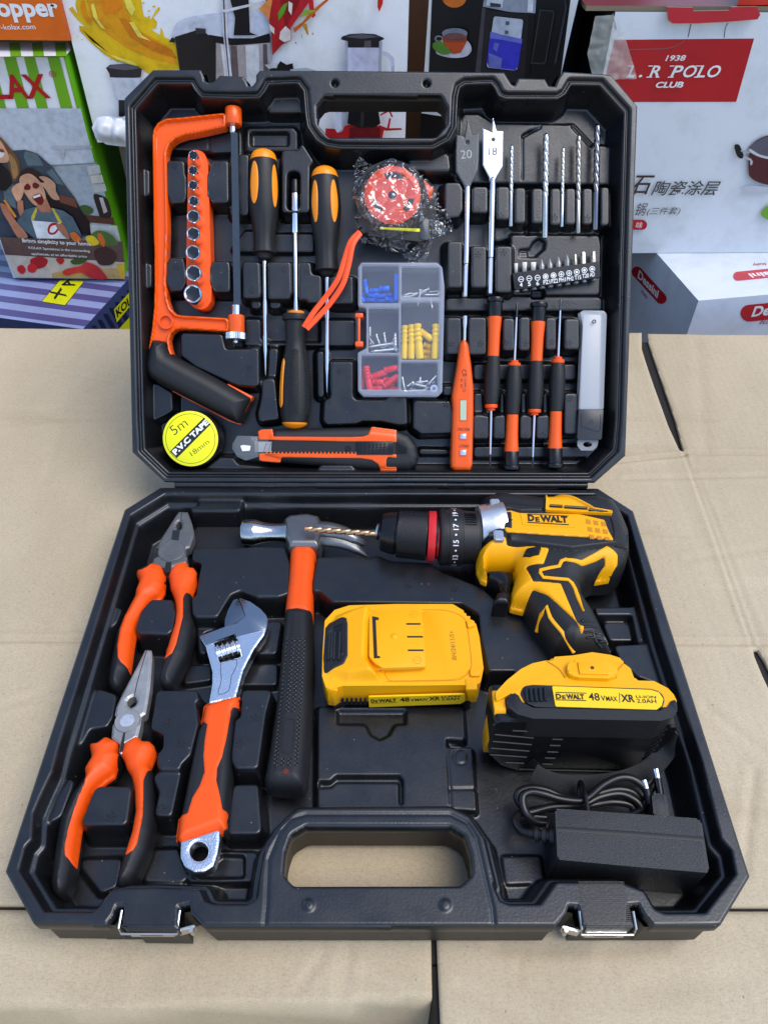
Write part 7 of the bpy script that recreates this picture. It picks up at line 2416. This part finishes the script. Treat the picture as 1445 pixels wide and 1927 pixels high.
# --- large white juicer carton
YJ = .45
FJ = vframe(YJ)
a_, b_ = FJ.at(118, 15), FJ.at(178, 240)
xl_ = (a_[0] + b_[0]) / 2
xr_ = FJ.at(766, 130)[0]
C_ = Carton('carton', 'large white carton printed with a juicer, blenders and splashing juice', 'carton', FJ, ((xl_ + xr_) / 2, FJ.at(190, 268)[1], -.1), 'cartons stacked behind the table')
zj0 = FJ.at(190, 268)[1]
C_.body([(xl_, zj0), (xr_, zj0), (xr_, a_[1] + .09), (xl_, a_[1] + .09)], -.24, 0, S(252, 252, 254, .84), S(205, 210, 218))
YE, OR, AM, LE = S(236, 190, 20), S(226, 130, 14), S(240, 160, 16), S(250, 224, 90)
jp_ = [(PJ((0, 60), (25, 45), (60, 95), (45, 30), (60, -60), (480, -120), (500, 60), (510, 110), (560, 130), (590, 70), (615, 45), (620, 65), (575, 120), (600, 150), (595, 190), (560, 200), (620, 240), (625, 185), (640, 215), (650, 250), (725, 290), (752, 470), (540, 500), (460, 440), (330, 420), (240, 370), (150, 290), (75, 210), (70, 175), (110, 180), (60, 135)), YE),
       (PJ((110, -60), (330, -80), (420, 120), (400, 170), (560, 250), (700, 330), (740, 440), (560, 400), (400, 330), (260, 230), (150, 130)), AM), (PJ((190, -60), (330, -60), (370, 40), (330, 90), (240, 90)), OR), (PJ((340, 120), (420, 140), (520, 250), (700, 340), (735, 400), (560, 340), (420, 250)), OR),
       (PJ((410, 150), (440, 150), (500, 240), (560, 280), (470, 250)), LE), (PJ((370, -20), (410, -30), (450, 60), (430, 110), (395, 60)), LE), (PJ((90, 200), (160, 280), (280, 370), (440, 420), (500, 470), (330, 405), (200, 320)), LE), (PJ((150, 30), (170, 20), (200, 130), (250, 200), (220, 190), (165, 110)), LE),
       (PJ((80, 10), (100, 0), (120, 90), (160, 160), (130, 150), (90, 80)), OR)]
for cx_, cy_, r_ in ((545, 75, 8), (578, 45, 10), (505, 20, 9), (90, 270, 6), (60, 250, 5), (285, 405, 7), (480, 130, 6), (545, 115, 9)):
    jp_.append((PJ(*ell(cx_, cy_, r_, r_ * .8, 10)), YE))
DKM, STL_, STL2 = S(34, 30, 32), S(176, 166, 166), S(222, 220, 222)
jp_ += [(PJ(*sm([(715, 250), (725, 170), (790, 125), (950, 95), (1180, 80), (1300, 90), (1350, 120), (1370, 250), (1250, 280), (900, 260)])), S(206, 210, 226)), (PJ((720, 250), (900, 195), (950, 240), (1000, 245), (1010, 470), (1000, 620), (770, 620), (752, 470)), DKM),
        (PJ((680, 285), (700, 255), (722, 262), (722, 290)), DKM), (PJ((950, 235), (1100, 260), (1250, 260), (1365, 225), (1370, 290), (1200, 310), (1000, 300)), S(24, 22, 24)), (PJ((1000, 290), (1110, 310), (1370, 290), (1380, 620), (1000, 620)), STL_), (PJ((1030, 300), (1060, 305), (1110, 620), (1070, 620)), STL2), (PJ((1200, 310), (1290, 303), (1300, 620), (1210, 620)), STL2),
        (PJ((1100, 310), (1140, 312), (1160, 620), (1110, 620)), S(110, 92, 92)), (PJ((1320, 300), (1345, 300), (1360, 620), (1325, 620)), S(96, 84, 86)), (PJ((1080, -60), (1220, -60), (1230, 220), (1280, 240), (1120, 240), (1130, 120)), S(26, 22, 26)), (PJ((1030, -60), (1070, -60), (1080, 250), (1120, 620), (1090, 620), (1050, 250)), S(216, 214, 220)), (PJ((1045, -60), (1055, -60), (1068, 250), (1102, 620), (1096, 620), (1058, 250)), S(90, 82, 88)),
        (PJ((1030, 70), (1330, 5), (1330, 20), (1060, 85)), S(216, 214, 220)), (PJ((860, 190), (930, 195), (930, 230), (865, 235)), S(60, 56, 60)), (PJ((1330, 440), (1440, 430), (1445, 460), (1360, 470)), S(200, 198, 200)), (PJ((1360, 470), (1520, 430), (1530, 490), (1370, 490)), DKM),
        (PJ((252, 462), (280, 440), (380, 433), (470, 450), (496, 470), (490, 525), (400, 535), (280, 525), (275, 500)), S(44, 40, 46)), (PJ((258, 460), (290, 442), (380, 436), (460, 452), (480, 466), (380, 478)), S(92, 88, 96)), (PJ((285, 528), (488, 530), (470, 640), (400, 690), (338, 680), (300, 600)), S(206, 212, 226)), (PJ((338, 680), (420, 680), (420, 800), (340, 790)), S(26, 24, 26))]
RS, RS2 = S(186, 34, 40), S(150, 22, 30)
jp_ += [(PB((80, -80), (560, -120), (450, 30), (380, 130), (300, 240), (310, 340), (230, 380), (150, 470), (140, 300), (120, 180), (100, 60)), RS), (PB((200, -80), (420, -100), (360, 60), (290, 180), (260, 260), (240, 120)), RS2), (PB((440, -80), (490, -60), (500, 60), (515, 130), (490, 155), (465, 110)), RS), (PB((325, 240), (400, 190), (450, 130), (520, 60), (620, -20), (640, -10), (560, 60), (470, 150), (390, 230), (335, 280)), S(214, 104, 36)),
        (PB((380, 150), (430, 80), (520, 90), (440, 130)), S(140, 160, 50)), (PB((200, 175), (195, 110), (240, 40), (280, 20), (250, 110)), S(96, 160, 40)), (PB((215, 270), (260, 220), (300, 260), (305, 340), (250, 360), (205, 330)), S(226, 214, 206)), (PB((285, 10), (320, 30), (310, 130), (285, 90)), S(226, 214, 210)), (PB((120, 200), (165, 240), (165, 290), (130, 260)), S(226, 214, 206)), (PB((30, 80), (80, 30), (160, -60), (130, 100), (120, 180), (80, 120)), S(216, 128, 66)),
        (PB((1040, -60), (1090, -60), (1085, 30), (1055, 102), (1040, 60)), S(196, 40, 36)), (PB((440, 200), (455, 295), (445, 300), (400, 205)), S(196, 140, 40)), (PB((480, 285), (495, 275), (495, 300)), S(196, 150, 40)), (PB((390, 280), (405, 318), (395, 318)), S(190, 150, 40)), (PB((340, 360), (352, 355), (352, 380)), RS2),
        (PB((140, 520), (190, 540), (185, 580), (130, 575)), S(190, 190, 196)), (PB((190, 560), (215, 518), (310, 575), (310, 600), (190, 590)), S(30, 28, 30)), (PB((300, 590), (430, 575), (520, 600), (520, 640), (300, 640)), S(176, 182, 184)),
        (PB((728, 335), (740, 310), (800, 290), (910, 283), (1020, 290), (1090, 320), (1098, 332), (1060, 350), (1058, 405), (920, 415), (785, 405), (780, 350)), S(44, 40, 44)), (PB((760, 312), (900, 287), (1060, 312), (910, 330)), S(96, 92, 98)), (PB((930, 345), (985, 345), (985, 412), (925, 412)), S(92, 84, 88)), (PB((785, 405), (1055, 405), (1060, 840), (1035, 890), (800, 890), (785, 840)), S(208, 208, 230)), (PB((765, 350), (788, 350), (790, 840), (770, 840)), S(170, 176, 190)), (PB((1055, 350), (1080, 350), (1065, 840), (1045, 840)), S(170, 176, 190)),
        (PB((1080, 430), (1140, 450), (1182, 500), (1185, 640), (1160, 640), (1150, 520), (1120, 480), (1080, 470)), S(190, 196, 212)), (PB((640, 820), (680, 820), (730, 1000), (740, 1100), (690, 1130), (670, 1090), (690, 1000)), S(196, 200, 216)),
        (PB((600, 1090), (680, 1095), (700, 1130), (740, 1120), (760, 1070), (800, 1060), (1060, 1070), (1100, 1080), (1080, 1180), (1060, 1260), (590, 1260)), RS), (PB((1050, 1060), (1120, 1088), (1120, 1108), (1050, 1110)), RS), (PB((1110, 1090), (1240, 1088), (1250, 1104), (1110, 1112)), RS), (PB((1118, 1095), (1140, 1000), (1154, 1010), (1138, 1100)), RS), (PB((1062, 972), (1136, 932), (1142, 946), (1066, 984)), RS), (PB((1130, 936), (1146, 936), (1172, 990), (1160, 998)), RS),
        (PB((805, 1085), (1060, 1085), (1060, 1260), (810, 1260)), S(110, 24, 32)), (PB((800, 890), (1040, 890), (1065, 1050), (1020, 1080), (880, 1085), (785, 1050)), S(28, 26, 28)), (PB((900, 930), (930, 930), (920, 1080), (890, 1080)), S(52, 46, 48)), (PB((810, 850), (1035, 850), (1040, 895), (920, 920), (800, 890)), S(160, 150, 160))]
C_.art('juicer_print', jp_)

C_ = Carton('carton', 'plain grey carton that carries the white juicer carton, behind the lid', 'carton', FJ, ((xl_ + xr_) / 2, SH, -.1), 'cartons stacked behind the table')
C_.body([(FJ.at(262, 480)[0], SH), (xr_ - .01, SH), (xr_ - .01, zj0), (FJ.at(262, 480)[0], zj0)], -.22, -.02, S(120, 108, 96), S(110, 98, 88))

# --- crumpled white plastic at the left
cp = FB.at(210, 248, .055)
mbp = MB()


def crz(P, sd):
    return .010 * sst(0, .010, sd) + .022 * np.abs(vnoise(P @ np.array([[.9, .43], [-.43, .9]]), 46, 61) - .5) + .011 * np.abs(vnoise(P, 110, 62) - .5)


FCW = Frame((0, YJ - .075, HB), (1, 0, 0), (0, .35, .94))
wp = FCW.pts(PG((1005, 285), (1060, 180), (1130, 162), (1310, 180), (1345, 160), (1420, 250), (1420, 500), (1322, 488), (1150, 465), (1045, 405), (1030, 350)))
solo('plastic_wrap', 'crumpled white plastic wrap between the green carton and the lid', 'plastic wrap', MB().grid(wp, crz, -.012, .0022), mat('white_film', (.60, .62, .66), .3, coat=.2), FCW, (*wp.mean(0), 0), sharp=60)

# --- black coffee press carton, standing on a dark one
YF = .55
FF0 = vframe(YF)
p1_ = FF0.at(793, 213)
zf0 = p1_[1]
q2 = FB.at(1030, 249, zf0)
q1 = FB.at(793, 213, zf0)
yaw = math.atan2(q2[1] - q1[1], q2[0] - q1[0])
FP = Frame((q1[0], q1[1], HB), (math.cos(yaw), math.sin(yaw), 0), (0, 0, 1))
C_ = Carton('carton', 'black carton with white edges printed with a coffee press and tea cup', 'carton', FP, (.1, zf0, -.08), 'cartons stacked behind the table')
fpq = FP.pts([(793, 213), (1030, 249), (1098, -45), (810, -45)])
C_.body(fpq, -.20, 0, WH, S(30, 30, 34))
fpi = [(PF((147, 540), (178, -180), (1240, -180), (1095, 930), (120, 836)), K0), (PF(*ell(340, -20, 92, 78, 24)), S(235, 120, 40)), (PF((150, 760), (230, 765), (290, 800), (130, 795)), S(150, 200, 40)),
       (PF((555, 50), (570, -60), (960, -60), (950, 100), (760, 90)), S(150, 156, 168)), (PF((580, 40), (600, -60), (720, -60), (700, 60)), S(200, 204, 214)), (PF((890, 90), (900, -60), (940, -60), (930, 95)), S(214, 218, 226)), (PF((610, 20), (690, 30), (690, 55), (612, 50)), S(60, 60, 66)),
       (PF((550, 55), (620, 80), (760, 98), (880, 105), (950, 105), (900, 520), (880, 620), (490, 620), (500, 500)), S(42, 38, 42)), (PF((550, 55), (575, 65), (530, 620), (490, 620)), S(74, 68, 74)), (PF((900, 110), (950, 105), (905, 560), (870, 600)), S(26, 24, 27)),
       (rpoly(PF((632, 118), (865, 142), (820, 530), (800, 536), (582, 518), (580, 480)), 5), S(16, 16, 18)), (rpoly(PF((638, 122), (860, 147), (815, 525), (790, 532), (590, 510), (585, 480)), 5), S(196, 200, 212)), (PF((612, 238), (700, 262), (852, 296), (822, 500), (800, 530), (600, 508), (585, 470)), S(64, 62, 196)),
       (PF((612, 240), (700, 262), (852, 294), (848, 330), (700, 300), (608, 290)), S(110, 116, 206)), (PF((600, 400), (700, 440), (690, 520), (600, 505)), S(112, 120, 200)), (PF((640, 320), (680, 330), (660, 390), (630, 370)), S(110, 116, 206)), (PF((728, 160), (756, 163), (752, 190), (726, 188)), S(90, 92, 100)), (PF((722, 230), (748, 233), (745, 258), (720, 255)), S(90, 92, 100)),
       (PF((985, 72), (1085, 80), (1095, 100), (1030, 470), (1010, 486), (915, 480), (930, 400)), S(64, 64, 72)), (PF((992, 80), (1080, 88), (1088, 102), (1024, 462), (1005, 476), (922, 470), (938, 400)), K0), (PF((1165, -60), (1190, 60), (1110, 470), (1090, 490), (1175, 60)), S(56, 56, 64)),
       (PF(*sm([(200, 390), (240, 290), (420, 300), (470, 370), (430, 425), (330, 437), (240, 420)])), S(206, 200, 208)), (PF(*ell(222, 292, 32, 24, 16)), S(150, 150, 160)), (PF(*ell(224, 292, 22, 14, 16)), K0), (PF((246, 250), (438, 256), (430, 320), (390, 395), (340, 408), (290, 390), (255, 320)), S(150, 78, 60)), (PF((252, 318), (432, 318), (392, 392), (340, 405), (292, 388)), S(206, 84, 36)), (PF(*ell(343, 252, 96, 40, 24)), S(130, 140, 152)), (PF(*ell(343, 272, 78, 24, 24)), S(124, 82, 80)),
       (PF(*sm([(180, 330), (230, 308), (300, 370), (312, 400), (250, 412), (185, 370)])), S(90, 140, 50))]
C_.art('press_print', fpi)
struct_c = Carton('carton', 'plain dark carton under the black coffee press carton', 'carton', FP, (.1, SH, -.08), 'cartons stacked behind the table')
struct_c.body([(fpq[0][0] - .005, SH), (fpq[1][0] - .02, SH), (fpq[1][0] - .02, zf0), (fpq[0][0] - .005, zf0)], -.18, -.012, S(42, 40, 42), S(46, 42, 42))
FB2 = vframe(.80)
bx0, bx1 = FB2.at(745, 100)[0], FB2.at(1200, 100)[0]
C_ = Carton('carton', 'brown carton in the shadowed gap behind the other boxes', 'carton', FB2, ((bx0 + bx1) / 2, SH, -.1), 'cartons stacked behind the table')
C_.body([(bx0, SH), (bx1, SH), (bx1, .42), (bx0, .42)], -.2, 0, S(104, 74, 54), S(80, 58, 44))

# --- low white carton with red pills at the right
zd = -.037
c0, ca, cb = FB.at(*R2((1185, 1120))[0], zd), FB.at(*R2((1040, 955))[0], zd), FB.at(*R2((1445, 1092))[0], zd)
va, vb = (ca - c0) / np.linalg.norm(ca - c0), (cb - c0) / np.linalg.norm(cb - c0)
vb = np.array([va[1], -va[0]]) if np.array([va[1], -va[0]]) @ vb > 0 else -np.array([va[1], -va[0]])
quad = [c0, c0 + vb * .34, c0 + vb * .34 + va * .30, c0 + va * .30]
C_ = Carton('carton', 'low white carton with red oval name badges at the right', 'carton', FB, (*np.mean(quad, 0), SH), 'cartons stacked behind the table')
C_.body(quad, SH, zd, S(228, 234, 244), S(222, 228, 240))
FDR = Frame((*c0, HB + zd), (vb[0], vb[1], 0), (0, 0, 1))
FDL = Frame((*c0, HB + zd), (-va[0], -va[1], 0), (0, 0, 1))
PR = S(196, 34, 44)


def pill(a, b, w, n=8):
    a, b = np.array(a), np.array(b)
    u = (b - a) / np.linalg.norm(b - a)
    v = np.array([-u[1], u[0]])
    out = []
    for c, s_ in ((b, 1), (a, -1)):
        for k in range(n + 1):
            t = math.pi * (k / n - .5)
            out.append(tuple(c + s_ * (u * math.cos(t) + v * math.sin(t)) * w))
    return out


C_.art('front_badge', [(PD(*pill((1075, 1690), (1480, 1650), 74)), PR), ('T', 'Dessini', PD((1092, 1725))[0], PD((1470, 1680))[0], 19, WH, dict(bold=.03)), ('T', 'Italy', PD((1160, 1800))[0], PD((1330, 1785))[0], 10, PR, dict(shear=.2))], .0004, FDR)
C_.art('side_badge', [(PD(*pill((85, 1325), (298, 1560), 48)), PR), ('T', 'Dessini', PD((88, 1375))[0], PD((262, 1562))[0], 13, WH, dict(bold=.03)), ('T', 'Italy', PD((118, 1515))[0], PD((172, 1580))[0], 7, PR, dict(shear=.2))], .0004, FDL)
C_.art('top_badge', [(PD(*pill((975, 1362), (1420, 1318), 40)), S(206, 70, 78)), ('T', 'Dessini', PD((1450, 1298))[0], PD((1062, 1340))[0], 9, WH, dict(bold=.03)), ('T', 'Italy', PD((1210, 1236))[0], PD((1090, 1246))[0], 6, PR, dict(shear=.2))], zd + .0004, FB)
# --- white carton with the red panel, standing on it
qp = FB.at(1195, 477, zd)
qp2 = FB.at(1445, 475, zd)
yaw = math.atan2(qp2[1] - qp[1], qp2[0] - qp[0]) * .8
FPO = Frame((qp[0], qp[1], HB), (math.cos(yaw), math.sin(yaw), 0), (0, 0, 1))
tl = FPO.at(*R2((872, 62))[0])
xl2 = tl[0]
ztp_ = FPO.at(*R2((1200, 45))[0])[1]
C_ = Carton('carton', 'white carton with a slanted red club panel and a printed pot at the right', 'carton', FPO, (xl2 + .2, zd, -.1), 'cartons stacked behind the table')
C_.body([(xl2, zd + .0005), (xl2 + .46, zd + .0005), (xl2 + .46, ztp_), (xl2, ztp_)], -.30, 0, S(226, 232, 240), S(60, 64, 74))
pn = S(184, 26, 36)
CH = S(74, 74, 72)
poi = [(PP((75, 355), (1318, 343), (1158, 908), (-60, 910)), pn), ('T', '1938', PP((525, 545))[0], PP((702, 542))[0], 10.8, WH, dict(bold=.02, shear=.15)), *[('T', ch, PP((xa, 691))[0], PP((xb, 690))[0], hh, WH, dict(bold=.018, shear=.2)) for ch, xa, xb, hh in (('L', 192, 250, 22.5), ('.', 288, 318, 5), ('R', 378, 470, 22.5), ('P', 566, 668, 22.5), ('O', 676, 790, 23), ('L', 800, 876, 22.5), ('O', 890, 1002, 23))], *[(PP((x, y), (x + w, y), (x + w - 3, y + 9), (x - 3, y + 9)), WH) for x, y, w in ((178, 683, 40), (196, 584, 48), (360, 683, 50), (440, 683, 36), (378, 584, 40), (550, 683, 52), (568, 584, 40), (784, 683, 40), (800, 584, 52))], ('T', 'CLUB', PP((436, 784))[0], PP((680, 782))[0], 11.5, WH, dict(bold=.035, shear=.16)),
       ('T', '石', PD((18, 640))[0], PD((200, 640))[0], 36, S(70, 52, 48), dict(bold=.012, shear=.15)), ('T', '陶瓷涂层', PD((205, 650))[0], PD((790, 648))[0], 28, CH, dict(bold=.008, shear=.2)), ('T', '锅', PD((60, 828))[0], PD((155, 828))[0], 24, CH, dict(shear=.2)), ('T', '(三件套)', PD((165, 830))[0], PD((455, 826))[0], 16, CH, dict(shear=.2)),
       (PD(*pill((0, 908), (130, 908), 44)), S(196, 30, 36)), ('T', '味', PD((70, 940))[0], PD((128, 938))[0], 12, WH, {}),
       (PD(*sm([(1075, 270), (1080, 220), (1160, 150), (1300, 110), (1700, 110), (1840, 200), (1850, 300), (1820, 480), (1700, 560), (1400, 570), (1200, 545), (1090, 490), (1070, 420)])), S(84, 40, 44)), (PD(*sm([(1085, 230), (1160, 160), (1300, 120), (1700, 120), (1830, 220), (1700, 330), (1400, 340), (1200, 310)])), S(96, 94, 106)), (PD(*sm([(1085, 235), (1170, 285), (1300, 320), (1290, 335), (1160, 305), (1078, 258)])), S(206, 208, 214)),
       (PD(*sm([(945, 210), (975, 195), (1000, 220), (1028, 300), (1000, 322), (965, 290)])), K0), (PD((1000, 245), (1080, 262), (1082, 278), (1005, 262)), S(170, 172, 178)), (PD((1020, 300), (1090, 320), (1110, 350), (1100, 380), (1085, 380), (1085, 340), (1030, 318)), S(190, 192, 198)), (PD(*sm([(1180, 820), (1240, 740), (1330, 720), (1360, 830), (1280, 870)])), S(110, 170, 50)), (PD(*sm([(1010, 590), (1100, 560), (1300, 590), (1250, 625), (1100, 620)])), S(196, 200, 212))]
C_.art('panel_print', poi)
lz = ztp_ + .0022
FLD = Frame((FPO.o[0], FPO.o[1], HB + lz), FPO.ex, np.cross((0, 0, 1), FPO.ex))
lidq = [(xl2 - .03, .0035), (xl2 + .47, .0035), (xl2 + .47, .31), (xl2 - .03, .31)]
mbl = VMB()
P = np.array(lidq)
n = 4
V = [(x, y, -.0022) for x, y in P] + [(x, y, .0022) for x, y in P]
mbl.add(V, [(4, 5, 6, 7)], S(120, 44, 50)); mbl.add(V, [(3, 2, 1, 0)] + [(i, (i + 1) % 4, 4 + (i + 1) % 4, 4 + i) for i in range(4)], S(140, 126, 104))
mbl.to(FLD, FPO)
lidp = C_.part('lid_flap', mbl, M_PRT, C_.b, sharp=20)
tabq = FPO.pts(PP((540, 62), (770, 66), (775, 98), (1105, 92), (1110, 62), (1340, 58), (1372, 130), (1345, 172), (1100, 192), (800, 208), (590, 208), (555, 180)), .006)
mbt = MB()
a_ = sum(tabq[i - 1][0] * tabq[i][1] - tabq[i][0] * tabq[i - 1][1] for i in range(len(tabq)))
P = tabq[::-1] if a_ < 0 else tabq
n = len(P)
V = [(x, y, .004) for x, y in P] + [(x, y, .0065) for x, y in P]
mbt.add(V, [tuple(range(n, 2 * n))], S(196, 44, 56)); mbt.add(V, [(i, (i + 1) % n, n + (i + 1) % n, n + i) for i in range(n)], S(150, 120, 100))
C_.part('lid_tab', mbt, M_PRT, lidp, sharp=20)
mbt = MB()
for L_, w in ((PP((730, 330), (745, 260), (755, 215)), .0005), (PP((1052, 335), (1062, 250), (1085, 205)), .0004), (PP((90, 455), (300, 440), (560, 430), (700, 365)), .0004), (PP((60, 120), (75, 200), (90, 260)), .0006)):
    mbt.tube([FPO.p3(*q, .0002) for q in L_], w, 5, n=3)
C_.part('crease', mbt, mat('board_crease', (.10, .095, .09), .7), C_.b)
tape = FPO.pts(R2((800, 60), (868, 55), (905, 120), (945, 250), (955, 292), (870, 295), (790, 285), (770, 200)), .004)


def tpz(P, sd):
    return .004 + .004 * np.abs(vnoise(P, 90, 71) - .5) + .0025 * np.abs(vnoise(P, 190, 72) - .5)


C_.part('packing_tape', MB().grid(tape, tpz, 0, .0018, skirt=False), mat('clear_tape', (.60, .62, .58), .18, alpha=.38, spec=.7), C_.b, sharp=0)
# --- red tray just showing at the top right
rz = lz + .003
rq = FB.pts(R2((1328, 20), (1345, -30), (1700, -60), (1700, 14)), rz)
C_ = Carton('carton', 'bright red box just showing on the red lid in the top right corner', 'carton', FB, (*rq.mean(0), rz), 'cartons stacked behind the table')
C_.body(rq, rz, rz + .03, S(214, 58, 40), S(214, 58, 40))
